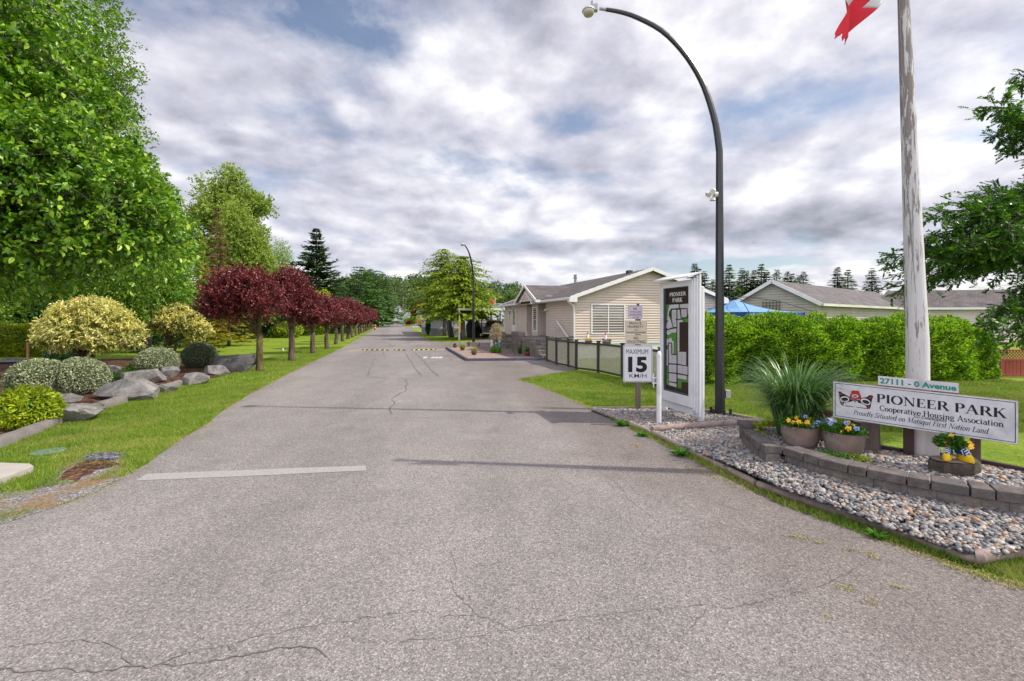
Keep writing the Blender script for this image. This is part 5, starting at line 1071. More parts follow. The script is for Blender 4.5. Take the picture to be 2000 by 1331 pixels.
def shoe(label, loc, rz, s=1.0):
    o = thing('painted_shoe', label, 'shoe', loc, rz, 'pair of painted shoes on the log slab'); n = 20; q = MB()
    def ring(z, k, x0=-.12, x1=.12, w=.043):
        out = []
        for i in range(n):
            t = 2 * math.pi * i / n; x = math.cos(t); y = math.sin(t); L = (x1 - x0) / 2; cx = (x1 + x0) / 2; wd = w * (1 + .18 * x) * k; out.append(((cx + L * x * k) * s, wd * y * s * (1 - .1 * x * x), z * s))
        return out
    prof = [(0, 1.), (.022, 1.03), (.024, .97), (.045, .93)]
    for z, k in prof: q.v += ring(z, k)
    top = []; 
    for i in range(n):
        t = 2 * math.pi * i / n; x = math.cos(t); y = math.sin(t); fx = -.12 + (x + 1) * .12; z = .05 + (.035 if x < .1 else .035 * (1 - x) / .9) ; top.append((fx * .80 * s - .012 * s, .034 * y * s, z * s))
    q.v += top
    for j in range(4):
        for i in range(n): q.f.append((j * n + i, j * n + (i + 1) % n, (j + 1) * n + (i + 1) % n, (j + 1) * n + i))
    q.f.append(tuple(reversed(range(n)))); q.f.append(tuple(4 * n + i for i in range(n))); q.build('sole_and_toe', YEL, o, smooth='auto')
    u = MB().add([], []); R0_ = [(-.105, .036, .05), (.055, .040, .048), (.035, .030, .085), (-.03, .022, .105), (-.10, .026, .11)]
    vs = []
    for sx_ in (1, -1): vs += [(x * s, sx_ * y * s * 1.12, z * s) for x, y, z in R0_]
    u.add(vs, [(0, 1, 2, 3, 4), (9, 8, 7, 6, 5), (1, 6, 7, 2), (2, 7, 8, 3), (0, 4, 9, 5)]); u.build('upper', BLU, o, bevel=.006)
    l = MB()
    for i in range(4): x = .05 - .022 * i; z = .068 + .014 * i; l.tube([(x * s, -.034 * s, z * s), ((x + .008) * s, 0, (z + .016) * s), ((x - .004) * s, .034 * s, z * s)], .0035, 5)
    l.tube([(-.01 * s, -.03 * s, .112 * s), (.02 * s, -.055 * s, .09 * s), (.03 * s, -.045 * s, .05 * s)], .003, 5); l.build('laces', TRIM, o); return o
zt_ = Zu - .03 + SLH + .012
shoe('yellow and blue painted shoe on the left of the log slab, toe to the left', (lg.location.x - .095, lg.location.y - .02, zt_), R(215), .80).scale = (1, 1, 1.45)
shoe('yellow and blue painted shoe on the right of the log slab, toe to the camera', (lg.location.x + .045, lg.location.y - .07, zt_), R(268), .85).scale = (1, 1, 1.45)
pansies('pansy_plant', 'bushy plant with yellow and orange flowers growing out of the painted shoes', (lg.location.x - .0, lg.location.y + .05, zt_ + .10), .11, 9, [(.125, -.07, .07, .042, 0), (.14, -.08, .045, .04, 0), (-.085, -.06, .075, .03, 2), (.0, -.02, .14, .03, 0), (.06, .0, .12, .02, 0), (-.04, -.08, .08, .014, 0)], hgt=.13, nl=900, L=.045)
for i, (px, py, s_, cc) in enumerate([(1876, 924, .09, 1), (1886, 920, .06, 2), (1900, 924, .09, 3), (1914, 925, .10, 4)]):
    p = G(px, py, Zu); boulder('cobble', ['rounded pale cobble left of four under the log slab', 'small pinkish cobble second of four under the log slab', 'grey oval cobble third of four under the log slab', 'largest tan cobble right of four under the log slab'][i], (p.x, p.y + .02, Zu - .02), (s_ * 1.2, s_, s_ * .6), 70 + i, plain('pale_cobble', (.46, .40, .32), (.36, .31, .26), .7, 9) if i != 2 else plain('grey_cobble', (.27, .26, .23), None, .7), flatc=0, sub=IC3, rough=0., group='cobbles under the log slab', cat='cobble')
# ================================================================== BUILDINGS
def siding(mb, O, U, Wn, z0, z1, ext, course=.13, lip=.034):
    """lapped boards on the wall through O along U, facing Wn; ext(z)->(u0,u1)"""
    O = Vector(O); U = Vector(U); Wn = Vector(Wn); n = int(math.ceil((z1 - z0) / course))
    for i in range(n):
        a = z0 + i * course; c = min(a + course, z1); gp_ = course * .2; e0, e1 = ext(a + .001), ext(c - .001)
        if e0[1] - e0[0] < .02: continue
        p = [O + U * e0[0] + Wn * lip, O + U * e0[1] + Wn * lip, O + U * max(e1[1], e1[0] + .001) + Wn * .002, O + U * e1[0] + Wn * .002]
        for k, z in zip(range(4), (a + gp_, a + gp_, c, c)): p[k] = p[k] + Vector((0, 0, z))
        q = [O + U * e0[0] - Wn * .004 + Vector((0, 0, a + gp_)), O + U * e0[1] - Wn * .004 + Vector((0, 0, a + gp_)), O + U * e0[0] - Wn * .004 + Vector((0, 0, a)), O + U * e0[1] - Wn * .004 + Vector((0, 0, a)), O + U * e0[0] + Wn * .002 + Vector((0, 0, a)), O + U * e0[1] + Wn * .002 + Vector((0, 0, a))]
        b0 = len(mb.v); mb.v += [tuple(x) for x in p + q]; mb.f += [(b0, b0 + 1, b0 + 2, b0 + 3), (b0 + 4, b0 + 5, b0 + 1, b0), (b0 + 6, b0 + 7, b0 + 5, b0 + 4), (b0 + 8, b0 + 9, b0 + 7, b0 + 6)]
    return mb
def window(parent, O, U, Wn, u0, u1, z0, z1, fr=.07, glass=None, mull=(), hm=(), name='window', fm=None, proud=.05):
    O = Vector(O); U = Vector(U); Wn = Vector(Wn); q = MB(); Mx = Matrix((U, Wn, Zx)).transposed()
    def bb(a0, a1, b0_, b1, d0, d1): q.box(O + U * (a0 + a1) / 2 + Wn * (d0 + d1) / 2 + Vector((0, 0, (b0_ + b1) / 2)), (a1 - a0, abs(d1 - d0), b1 - b0_), M=Mx)
    bb(u0, u0 + fr, z0, z1, 0, proud); bb(u1 - fr, u1, z0, z1, 0, proud); bb(u0 + fr, u1 - fr, z0, z0 + fr, 0, proud); bb(u0 + fr, u1 - fr, z1 - fr, z1, 0, proud)
    for m in mull: bb(m - .025, m + .025, z0 + fr, z1 - fr, 0, proud - .008)
    for m in hm: bb(u0 + fr, u1 - fr, m - .025, m + .025, 0, proud - .008)
    w = q.build(name, fm or TRIM, parent); g = MB(); q = g; bb(u0 + fr - .005, u1 - fr + .005, z0 + fr - .005, z1 - fr + .005, .0, .024); g.build('glass', glass or GLASS, w); return w
rz = math.atan2(.26, .966); HC = Vector((3.09, 22.5, 0)); hs = thing('mobile_home', 'beige sided mobile home with brown shingle roof and stone front steps behind the lattice fence', 'house', HC, rz)
GW, LL, Ez, Rz, FZ = 8.3, 14.0, 3.05, 4.58, .82; sl_m = (Rz - Ez) / (GW / 2 + .35)
def gx(z):
    if z <= Ez + .1: return (0, GW)
    t = (z - Ez) / sl_m - .35; return (max(0, t), min(GW, GW - t))
q = MB(); siding(q, (0, 0, 0), (1, 0, 0), (0, -1, 0), FZ, Rz - .03, gx); siding(q, (0, 0, 0), (0, 1, 0), (-1, 0, 0), FZ, Ez + .1, lambda z: (0, 4.2)); siding(q, (0, 0, 0), (0, 1, 0), (-1, 0, 0), FZ, Ez + .1, lambda z: (8.0, LL))
siding(q, (.9, 0, 0), (0, 1, 0), (-1, 0, 0), FZ, Ez + .4, lambda z: (4.2, 8.0)); siding(q, (0, 4.2, 0), (1, 0, 0), (0, 1, 0), FZ, Ez + .3, lambda z: (0, .9)); siding(q, (0, 8., 0), (1, 0, 0), (0, -1, 0), FZ, Ez + .3, lambda z: (0, .9))
siding(q, (.05, 0, 0), (0, 1, 0), (-1, 0, 0), FZ, Ez + .3, lambda z: (5.75, 7.1)); siding(q, (.05, 5.75, 0), (1, 0, 0), (0, -1, 0), FZ, Ez + .3, lambda z: (0, .85)); siding(q, (.05, 7.1, 0), (1, 0, 0), (0, 1, 0), FZ, Ez + .3, lambda z: (0, .85))
siding(q, (0, LL, 0), (1, 0, 0), (0, 1, 0), FZ, Rz - .03, gx); siding(q, (GW, 0, 0), (0, 1, 0), (1, 0, 0), FZ, Ez + .1, lambda z: (0, LL))
q.build('wall', SIDING, hs)
q = MB(); q.bx((.02, .02, 0), (GW - .02, .06, FZ)); q.bx((.02, .02, 0), (.06, LL - .02, FZ)); q.bx((GW - .06, .02, 0), (GW - .02, LL - .02, FZ)); q.bx((-.01, -.03, FZ - .10), (GW + .01, .0, FZ + .0)); q.build('skirting', TRIM, hs)
q = MB()
for x in (0, GW): q.bx((x - .05, -.024, FZ), (x + .05, .05, Ez))
q.bx((-.024, 3.95, FZ), (.02, 4.2, Ez)); q.build('corner_trim', plain('beige_trim', (.50, .45, .38), (.46, .41, .34), .6), hs)
rf = thing  # roof
def roof_slab(a, c, thick=.10):      # a,c : two edges (4 pts) top surface
    pts = [Vector(p) for p in a + c]; lo = [p - Vector((0, 0, thick)) for p in pts]; return pts + lo, [(0, 1, 2, 3), (7, 6, 5, 4), (0, 4, 5, 1), (1, 5, 6, 2), (2, 6, 7, 3), (3, 7, 4, 0)]
ov = .35; q = MB()
q.add(*roof_slab([(-ov, -ov, Ez), (-ov, LL + ov, Ez)], [(GW / 2, LL + ov, Rz), (GW / 2, -ov, Rz)])); q.add(*roof_slab([(GW + ov, -ov, Ez), (GW + ov, LL + ov, Ez)], [(GW / 2 + .001, LL + ov, Rz), (GW / 2 + .001, -ov, Rz)])); roof = q.build('roof', SHIN, hs)
cz = 4.02; cxr = (cz - Ez) / sl_m - ov; q = MB(); hw = 2.25; cs = 6.1
for sg in (-1, 1): q.add(*roof_slab([(-.75, cs + sg * hw, Ez + .035), (-ov + .05, cs + sg * hw, Ez + .05)], [(cxr + .1, cs, cz + .035), (-.75, cs, cz + .035)], .06))
q.build('porch_roof', SHIN, hs)
q = MB()                                                       # white rakes, fascia, gutters
def rake(a, c, w=.05, h=.17): q.bar(a, c, w, h, (0, 0, 1))
for y in (-ov - .03, LL + ov + .03):
    for xe in (-ov, GW + ov): q = MB(); rake((xe, y, Ez - .06), (GW / 2, y, Rz - .06)); q.build('rake_board', TRIM, hs)
q = MB()
q.bx((-ov - .08, -ov - .062, Ez - .26), (-.02, -ov + .12, Ez - .03)); q.bx((GW + .02, -ov - .062, Ez - .26), (GW + ov + .06, -ov + .12, Ez - .03))
for sg in (-1, 1): rake((-.78, cs + sg * hw, Ez - .02), (-.78, cs, cz - .02), .05, .15); rake((-.62, cs + .25 + sg * 1.25, Ez - .05), (-.62, cs + .25, cz - .42), .05, .13)
for s_ in (cs - hw, cs + hw): q.bx((-.80, s_ - .12, Ez - .14), (-.5, s_ + .12, Ez + .01))
q.bx((-.66, cs + .25 - 1.38, Ez - .2), (-.45, cs + .25 - 1.12, Ez - .02))
q.build('rake_board', TRIM, hs)
q = MB(); q.bx((-ov - .11, -ov + .1, Ez - .14), (-ov + .0, cs - hw - .02, Ez - .02)); q.build('gutter', TRIM, hs, bevel=.01); q = MB(); q.bx((-ov - .11, cs + hw + .02, Ez - .14), (-ov, LL + ov, Ez - .02)); q.build('gutter', TRIM, hs, bevel=.01)
MB().tube([(-.42, -.12, Ez - .14), (-.38, -.12, Ez - .24), (-.10, -.06, Ez - .42), (-.05, -.06, Ez - .55), (-.05, -.06, .2)], .05, 8).build('downspout', TRIM, hs); MB().tube([(-.42, LL + .1, Ez - .14), (-.1, LL - .05, Ez - .4), (-.05, LL - .05, .3)], .045, 8).build('downspout', TRIM, hs)
q = MB(); q.bx((-ov + .01, -ov, Ez - .16), (-.0, LL + ov, Ez - .12)); q.build('soffit', TRIM, hs)
q = MB(); siding(q, (-.60, 0, 0), (0, 1, 0), (-1, 0, 0), Ez - .02, cz - .12, lambda z: (cs - hw * (cz - z) / (cz - Ez) + .05, cs + hw * (cz - z) / (cz - Ez) - .05)); q.build('porch_gable', SIDING, hs)
def g_u(px): t = (px - 1000) / F; return (HC.y * t - HC.x) / (.966 - .26 * t)
def g_z(py, u): return H - (py - HZ) / F * (HC.y + .26 * u)
u0, u1 = g_u(1154), g_u(1220.5); window(hs, (0, 0, 0), (1, 0, 0), (0, -1, 0), u0, u1, g_z(653, u0), g_z(593.5, u0), .07, BLIND, mull=((u0 + u1) / 2,))
def l_s(px): t = (px - 1000) / F; return (HC.x - t * HC.y) / (.259 + .966 * t)
def l_z(py, s): return H - (py - HZ) / F * (HC.y + .966 * s)
window(hs, (0, 0, 0), (0, 1, 0), (-1, 0, 0), 12.1, 12.75, l_z(628, 12.4), l_z(606, 12.4), .07, GLASS, hm=(2.2,))
dr = window(hs, (0, 0, 0), (0, 1, 0), (-1, 0, 0), 10.75, 11.7, .84, 2.85, .09, GLASSG, hm=(1.5,), name='door'); MB().bx((-.06, 10.85, .94), (-.03, 11.6, 1.5)).build('door_panel', TRIM, dr)
window(hs, (.05, 0, 0), (0, 1, 0), (-1, 0, 0), 6.0, 6.85, 1.15, 2.72, .09, GLASSG, hm=(1.9,))
dr = window(hs, (.9, 0, 0), (0, 1, 0), (-1, 0, 0), 4.4, 5.45, .98, 2.75, .09, GLASSG, name='door')
window(hs, (.9, 0, 0), (0, 1, 0), (-1, 0, 0), 7.35, 7.75, 1.9, 2.6, .06, GLASS)
for s_ in (10.3, 3.9): MB().tube([(-.02, s_, 2.5), (-.16, s_, 2.5), (-.2, s_, 2.42)], [.03, .05, .07], 10).build('wall_lamp', TRIM, hs, smooth='auto')
q = MB().lathe([(.09, 0), (.09, .35), (.16, .38), (.16, .42), (.05, .5), (.12, .52), (.12, .62)], (GW / 2 - .2, 9.2, Rz - .1), 14); q.build('roof_vent', plain('vent_metal', (.3, .33, .35), None, .5, metal=.5), hs, smooth='auto'); MB().bx((GW / 2 - .5, 1.2, Rz - .2), (GW / 2 - .25, 1.5, Rz + .02)).build('roof_vent', plain('dark_vent', (.06, .06, .06)), hs)
# stone steps beside the long wall, planter, hand rail
st = thing('stone_steps', 'stone block steps and landing up to the glazed door, behind the fence end', 'steps', HC + Vector((0, 0, 0)), rz)
def stones(mb, a, c, nx, nz, seed):
    rg = random.Random(seed)
    for k in range(nz):
        z0 = a[2] + (c[2] - a[2]) * k / nz; z1 = a[2] + (c[2] - a[2]) * (k + 1) / nz - .006; u = 0
        while u < .999:
            w = min(1 - u, rg.uniform(.7, 1.5) / nx); e = rg.uniform(-.012, .012)
            mb.bx((a[0] + e, a[1] + (c[1] - a[1]) * u + .003, z0), (c[0] + e, a[1] + (c[1] - a[1]) * (u + w) - .003, z1)); u += w
q = MB()
for i in range(5): z1 = .17 * (i + 1) + .05; y0 = -.15 + .36 * i; q.bx((-1.42, y0, 0 if i == 0 else z1 - .17 - .05), (-.32, y0 + .40, z1)); 
for i in range(5): q.bx((-1.42, .25 + .36 * i, 0), (-.32, .60 + .36 * i, .17 * (i + 1)))
q.bx((-1.42, 1.66, 0), (.88, 5.7, .93)); q.build('step_blocks', STONE, st, bevel=.02)
q = MB()
for i in range(4): stones(q, (-1.78, -.3 + .5 * i, 0), (-1.44, .19 + .5 * i, .24 + .19 * i), 1, 1 + i, i)
stones(q, (-1.72, 1.7, 0), (-1.44, 3.4, .92), 3, 4, 9); q.build('side_wall', STONE, st, bevel=.02)
MB().tube([(-.22, .1, .95), (-.22, 1.9, 1.85)], .035, 10).build('hand_rail', TRIM, st); MB().tube([(-.22, .1, .1), (-.22, .1, .97)], .02, 8).tube([(-.22, 1.9, .9), (-.22, 1.9, 1.85)], .02, 8).build('rail_post', RIM, st)
pl = thing('stone_planter', 'tall stone planter box in front of the house entry', 'planter', HC + Vector((0, 0, 0)), rz); q = MB(); stones(q, (-1.82, 3.6, 0), (-1.47, 5.3, 1.22), 4, 5, 3); q.bx((-1.78, 3.64, .05), (-1.44, 5.26, 1.2)); q.build('stone_wall', STONE, pl, bevel=.025)
st2 = thing('stone_steps', 'broad stone steps up to the white side door, farther along the beige home', 'steps', HC, rz); q = MB()
for i in range(5): q.bx((-1.35, 7.9 + .42 * i, .0), (-.25, 8.34 + .42 * i, .17 * (i + 1)))
q.bx((-1.15, 10.0, 0), (-.05, 12.2, .84)); q.build('step_blocks', STONE, st2, bevel=.02); q = MB()
stones(q, (-1.68, 7.7, 0), (-1.37, 8.3, .35), 1, 2, 4); stones(q, (-1.62, 8.32, 0), (-1.37, 9.1, .6), 1, 3, 5); stones(q, (-1.5, 9.12, 0), (-1.17, 12.0, 1.05), 4, 5, 6); stones(q, (-.55, 7.7, 0), (-.27, 8.5, .3), 1, 2, 7); q.build('side_wall', STONE, st2, bevel=.02)
# dark carport glimpse at the far end
# ---- lattice fence with dark posts and rails
fpix = [(1069, 706, 662), (1087.5, 712.6, 664.5), (1111, 717, 668), (1126, 722, 666), (1169, 727.6, 668)]
fpts = [G(a, b_, 0) for a, b_, c in fpix]; dirf = (fpts[4] - fpts[3]).normalized(); d2 = Vector((.30, -.95, 0)).normalized()
A4 = fpts[4]; fpts += [G(1216, 738, 0), G(1290, 757, 0), G(1372, 768, 0)]
fence = thing('lattice_fence', 'low cream lattice fence with dark green posts and rails round the beige home', 'fence', fpts[0]); FH = 1.08; LATD = plain('lattice', (.42, .395, .32), (.34, .32, .26), .8, 8, bump=.1)
def lattice(mb, a, c, z0, z1, pitch, w, th=.008):
    a = Vector(a); c = Vector(c); L = (c - a).length; t = (c - a).normalized(); n_ = Vector((-t.y, t.x, 0)); hgt = z1 - z0
    for sg, o_ in ((1, .0), (-1, th + .001)):
        k = -hgt
        while k < L + hgt:
            # line u = k + sg*v style, clip to rect
            if sg == 1: u0, v0, u1, v1 = k, 0, k + hgt, hgt
            else: u0, v0, u1, v1 = k + hgt, 0, k, hgt
            def cl(u, v, uu, vv):
                if u < 0: tt = (0 - u) / (uu - u); return 0, v + (vv - v) * tt
                if u > L: tt = (L - u) / (uu - u); return L, v + (vv - v) * tt
                return u, v
            if not (max(u0, u1) <= 0.01 or min(u0, u1) >= L - .01):
                p0 = cl(u0, v0, u1, v1); p1 = cl(u1, v1, u0, v0)
                if abs(p0[0] - p1[0]) > .02:
                    A_ = a + t * p0[0] + n_ * o_ + Vector((0, 0, z0 + p0[1])); B_ = a + t * p1[0] + n_ * o_ + Vector((0, 0, z0 + p1[1])); mb.bar(A_, B_, w, th, n_) if False else mb.add(*strip_box(A_, B_, w, th, n_))
            k += pitch * 1.414
def strip_box(A_, B_, w, th, n_):
    d = (B_ - A_).normalized(); s_ = d.cross(n_).normalized() * w / 2; m_ = n_ * th; v = [A_ - s_, A_ + s_, B_ + s_, B_ - s_]; v += [p + m_ for p in v]; return v, [(0, 3, 2, 1), (4, 5, 6, 7), (0, 1, 5, 4), (1, 2, 6, 5), (2, 3, 7, 6), (3, 0, 4, 7)]
for i, (a, c) in enumerate(zip(fpts[:-1], fpts[1:])):
    t = (c - a).normalized(); q = MB(); lattice(q, a + t * .05, c - t * .05, .06, FH - .06, .062, .030); q.build('lattice_panel', LATD, fence, world=True)
    q = MB(); q.bar(a + t * .055 + Vector((0, 0, FH - .03)), c - t * .055 + Vector((0, 0, FH - .03)), .09, .06); q.build('rail', DARKG, fence, world=True); q = MB(); q.bar(a + t * .055 + Vector((0, 0, .06)), c - t * .055 + Vector((0, 0, .06)), .05, .07); q.build('rail', DARKG, fence, world=True)
for i, p in enumerate(fpts): q = MB(); q.box((p.x, p.y, FH / 2 + .03), (.10, .10, FH + .06), math.atan2(dirf.y, dirf.x)); q.box((p.x, p.y, FH + .075), (.13, .13, .03), math.atan2(dirf.y, dirf.x)); q.build('fence_post', DARKG, fence, world=True, bevel=.005)
# inner return of the fence, rail only seen over the top
q = MB(); a = G(1075, 0 + 706, 0); c = HC + Vector((-.1, -.4, 0)); q.bar(Vector((a.x, a.y, FH - .03)), Vector((c.x, c.y, FH - .0)), .06, .06); lattice(q, Vector((a.x, a.y, 0)), Vector((c.x, c.y, 0)), .1, FH - .08, .085, .038); q.build('inner_panel', DARKG, fence, world=True)
def window_box(px, py, label, fm, seed, wpx=20):
    d = 17.4 if px < 1160 else 16.8; c = P(px, py, d); o = thing('flower_box', label, 'flower box', (c.x, c.y - .05, c.z - .1), R(-60), 'flower boxes on the lattice fence'); w = wpx / F * d
    q = MB().lathe([(w * .36, 0), (w * .46, .10), (w * .5, .15), (w * .45, .15)], n=4 * 5, sy=.45); q.build('box', plain('grey_blue_plastic', (.11, .13, .15), None, .5), o, smooth='auto')
    rg = random.Random(seed); m1 = MB(); m2 = MB()
    for i in range(40): blossom(m1 if rg.random() < .8 else m2, Vector((rg.uniform(-.45, .45) * w, rg.uniform(-.2, .2) * w, .16 + rg.random() * .07)), .035, (rg.uniform(-1, 1), -1, .8), rg)
    m1.build('blossoms', fm, o); m2.build('blossoms', plain('green_tips', (.1, .25, .03)), o)
    f = MB().tube([(-.1 * w, 0, .2), (-.1 * w, 0, .36), (-.12 * w, 0, .42)], [.05, .045, .02], 8); f.build('ornament_body', TRIM, o, smooth='auto'); MB().tube([(-.12 * w, 0, .40), (-.12 * w, 0, .47)], [.05, .02], 8).build('ornament_top', REDL, o); return o
window_box(1149, 668, 'flower box of yellow flowers with a small red white ornament on the lattice fence', GOLD, 1)
window_box(1184, 670, 'flower box of red brown flowers on the lattice fence, nearer the stacked signs', plain('rust_petals', (.35, .07, .02), (.2, .06, .03), .7, 20), 2, 24)
# ---- garage behind the hedge
def gabled(name, label, corner, U, Wd_, Vd, Ld, ez, rz_, wallm, roofm, ov=.3, trimm=None, course=.16, z0=.2):
    """corner; U unit along the gable of width Wd_, Vd unit along the eaves of length Ld; outward normals face the camera side"""
    corner = Vector(corner); U = Vector(U).normalized(); Vd = Vector(Vd).normalized(); o = thing(name, label, 'house' if 'home' in name or 'house' in name else 'garage', corner); sl = (rz_ - ez) / (Wd_ / 2 + ov)
    nG = -Vd; nL = -U; q = MB()
    def ex(z):
        if z <= ez + .05: return (0, Wd_)
        t = max(0, (z - ez) / sl - ov); return (t, Wd_ - t)
    siding(q, corner, U, nG, z0, rz_ - .05, ex, course); siding(q, corner, Vd, nL, z0, ez + .05, lambda z: (0, Ld), course); siding(q, corner + U * Wd_, Vd, U, z0, ez + .05, lambda z: (0, Ld), course); siding(q, corner + Vd * Ld, U, Vd, z0, rz_ - .05, ex, course)
    q.build('wall', wallm, o, world=True)
    def pt(u, v, z): return corner + U * u + Vd * v + Vector((0, 0, z))
    q = MB()
    for s0, s1 in ((-ov, Wd_ / 2), (Wd_ + ov, Wd_ / 2 + .001)): q.add(*roof_slab([pt(s0, -ov, ez), pt(s0, Ld + ov, ez)], [pt(s1, Ld + ov, rz_), pt(s1, -ov, rz_)], .09))
    me = q.build('roof', roofm, o, world=True)
    q = MB()
    for v in (-ov - .025, Ld + ov + .025):
        for s0 in (-ov, Wd_ + ov): q.bar(pt(s0, v, ez - .05), pt(Wd_ / 2, v, rz_ - .05), .04, .2)
    q.build('rake_board', trimm or TRIM, o, world=True); q = MB()
    for s0 in (-ov - .05, Wd_ + ov + .05): q.bar(pt(s0, -ov, ez - .06), pt(s0, Ld + ov, ez - .06), .10, .14)
    q.build('gutter', GUTT if trimm is None else trimm, o, world=True); q = MB()
    for s0 in (0, Wd_):
        a = pt(s0, 0, 0); q.box((a.x, a.y, (z0 + ez) / 2), (.12, .12, ez - z0), math.atan2(U.y, U.x))
    q.build('corner_trim', wallm, o, world=True); return o, pt
gd = Vector((.79, .61, 0)); gn = Vector((-.61, .79, 0)); gc = P(1597, 592, 25.5); Ezg = gc.z - .05
# long side runs from the near corner to the right and away; gable runs to the left and away
ga, gp = gabled('garage', 'weathered beige garage with grey shingle roof directly behind the green hedge', (gc.x, gc.y, 0) , gn, 4.6, gd, 19., Ezg, Ezg + 1.45, SIDING2, SHING, .3)
q = MB(); o = thing('wall_trellis', 'small dark wooden trellis leaning on the garage gable wall', 'trellis', tuple(gp(2.3, -.06, 0)))
for i in range(6): q.bar(gp(1.95 + .19 * i, -.06, 2.1), gp(1.95 + .19 * i, -.06, 3.05), .035, .02, tuple(gd))
for i in range(5): q.bar(gp(1.9, -.085, 2.15 + .2 * i), gp(2.95, -.085, 2.15 + .2 * i), .035, .02)
q.build('slats', plain('grey_slats', (.14, .12, .09)), o, world=True)
# ---- house at the right edge
hc = P(1962, 601, 34.); U3 = Vector((-.995, .10, 0)).normalized(); V3 = Vector((.35, .937, 0)).normalized()
b3 = gabled('mobile_home', 'pale pinkish sided home with brown roof at the right edge behind the red fence', (hc.x, hc.y, 0), Vector((.93, .37, 0)), 7., Vector((-.30, .954, 0)), .1, 2.75, 4.4, SIDING3, SHIN, .3) if False else None
h3 = thing('mobile_home', 'pale pinkish sided home with brown roof at the right edge behind the red fence', 'house', (hc.x, hc.y, 0)); e3 = hc.z
La = Vector((-.985, .17, 0)).normalized(); Lb = Vector((.80, .60, 0)).normalized(); c3 = Vector((hc.x, hc.y, 0)); nA = Vector((-.17, -.985, 0)); nB = Vector((.6, -.8, 0))
q = MB(); siding(q, c3, La, nA, .2, e3, lambda z: (0, 9.), .17); siding(q, c3, Lb, nB, .2, e3 + 1.5, lambda z: (0 if z < e3 else (z - e3) / .34, 8.8 if z < e3 else 8.8 - (z - e3) / .34), .17); q.build('wall', SIDING3, h3, world=True)
q = MB(); Zv = Vector((0, 0, 1)); A_ = c3 + nA * .35 + Zv * e3; B_ = c3 + La * 9 + nA * .35 + Zv * e3; Cc = c3 + La * 9 + Lb * 4.4 + Zv * (e3 + 1.5); Dd = c3 + Lb * 4.4 + nB * .35 + Zv * (e3 + 1.5)
q.add(*roof_slab([A_, B_], [Cc, Dd])); E_ = c3 + Lb * 9.2 + nB * .35 + Zv * e3; q.add(*roof_slab([Dd + Zv * .001, Cc + Zv * .001], [c3 + La * 9 + Lb * 9 + Zv * e3, E_])); q.build('roof', SHIN, h3, world=True)
q = MB(); q.bar(A_ + Zv * -.07, B_ + Zv * -.07, .1, .16); q.bar(A_ + nB * .03 + Zv * -.08, Dd + nB * .03 + Zv * -.08, .05, .22); q.bar(E_ + nB * .03 + Zv * -.08, Dd + nB * .03 + Zv * -.08, .05, .22); p = c3 + nA * .1 + nB * .1; q.tube([p + Zv * (e3 - .1), p + Zv * .2], .06, 8); q.build('trim', TRIM, h3, world=True)
# ---- red stained fence
a, c = G(1956, 737), G(2045, 737); rf_ = thing('wooden_fence', 'red stained board fence with lattice top at the right picture edge', 'fence', a); hF = (737 - 683) / F * a.y; q = MB()
n = 12
for i in range(n): x0 = a.x + (c.x - a.x) * i / n; q.bx((x0 + .01, a.y, .06), (x0 + (c.x - a.x) / n - .005, a.y + .02, hF * .62))
q.build('boards', REDF, rf_, world=True); q = MB(); q.bx((a.x - .02, a.y - .03, .02), (c.x, a.y - .002, .10)); q.bx((a.x - .02, a.y - .03, hF * .60), (c.x, a.y - .002, hF * .68)); q.bx((a.x - .02, a.y - .03, hF - .05), (c.x, a.y + .02, hF)); q.bx((a.x - .06, a.y - .03, 0), (a.x - .022, a.y + .03, hF)); q.build('frame', REDF, rf_, world=True)
q = MB(); lattice(q, (a.x, a.y + .0, 0), (c.x, a.y + .0, 0), hF * .68, hF - .05, .075, .03); q.build('lattice_top', REDF, rf_, world=True)
p = G(1950, 738); MB().bx((-.05, 0, 0), (.05, .05, 1.)).build('gate_post', plain('dark_teal_post', (.05, .10, .10)), thing('fence_post', 'dark teal metal post between the hedge and the red fence', 'post', p))
# ---- blue canopy tent
tp_ = P(1434, 584, 24.5); tn = thing('canopy_tent', 'blue fabric canopy on a black metal frame behind the green hedge', 'canopy', (tp_.x, tp_.y, 0)); ez_ = 2 - (615 - HZ) / F * 23 + .12; hw_ = 3.3; ang = R(28)
cn = [Vector((tp_.x + hw_ * math.cos(ang + R(90) * k + R(45)), tp_.y + hw_ * math.sin(ang + R(90) * k + R(45)), ez_)) for k in range(4)]; apx = Vector((tp_.x, tp_.y, tp_.z - .05))
q = MB(); n = 9
for k in range(4):
    a, c = cn[k], cn[(k + 1) % 4]
    for i in range(n):
        for j in range(n):
            def cp(i_, j_):
                s_ = j_ / n; e_ = a.lerp(c, i_ / n); p = apx.lerp(e_, s_); return p - Vector((0, 0, .16 * math.sin(math.pi * s_) * (1 + .0 * i_)))
            q.add([cp(i, j), cp(i + 1, j), cp(i + 1, j + 1), cp(i, j + 1)], [(0, 1, 2, 3)])
q.build('canopy', BLUE, tn, world=True); q = MB()
for k in range(4):
    a, c = cn[k], cn[(k + 1) % 4]
    for i in range(8):
        p0, p1 = a.lerp(c, i / 8), a.lerp(c, (i + 1) / 8); dn = .24 + .03 * math.sin(i * 2.); q.add([p0, p1, p1 - Vector((0, 0, dn)), p0 - Vector((0, 0, dn))], [(0, 1, 2, 3)])
q.build('valance', BLUED, tn, world=True); q = MB()
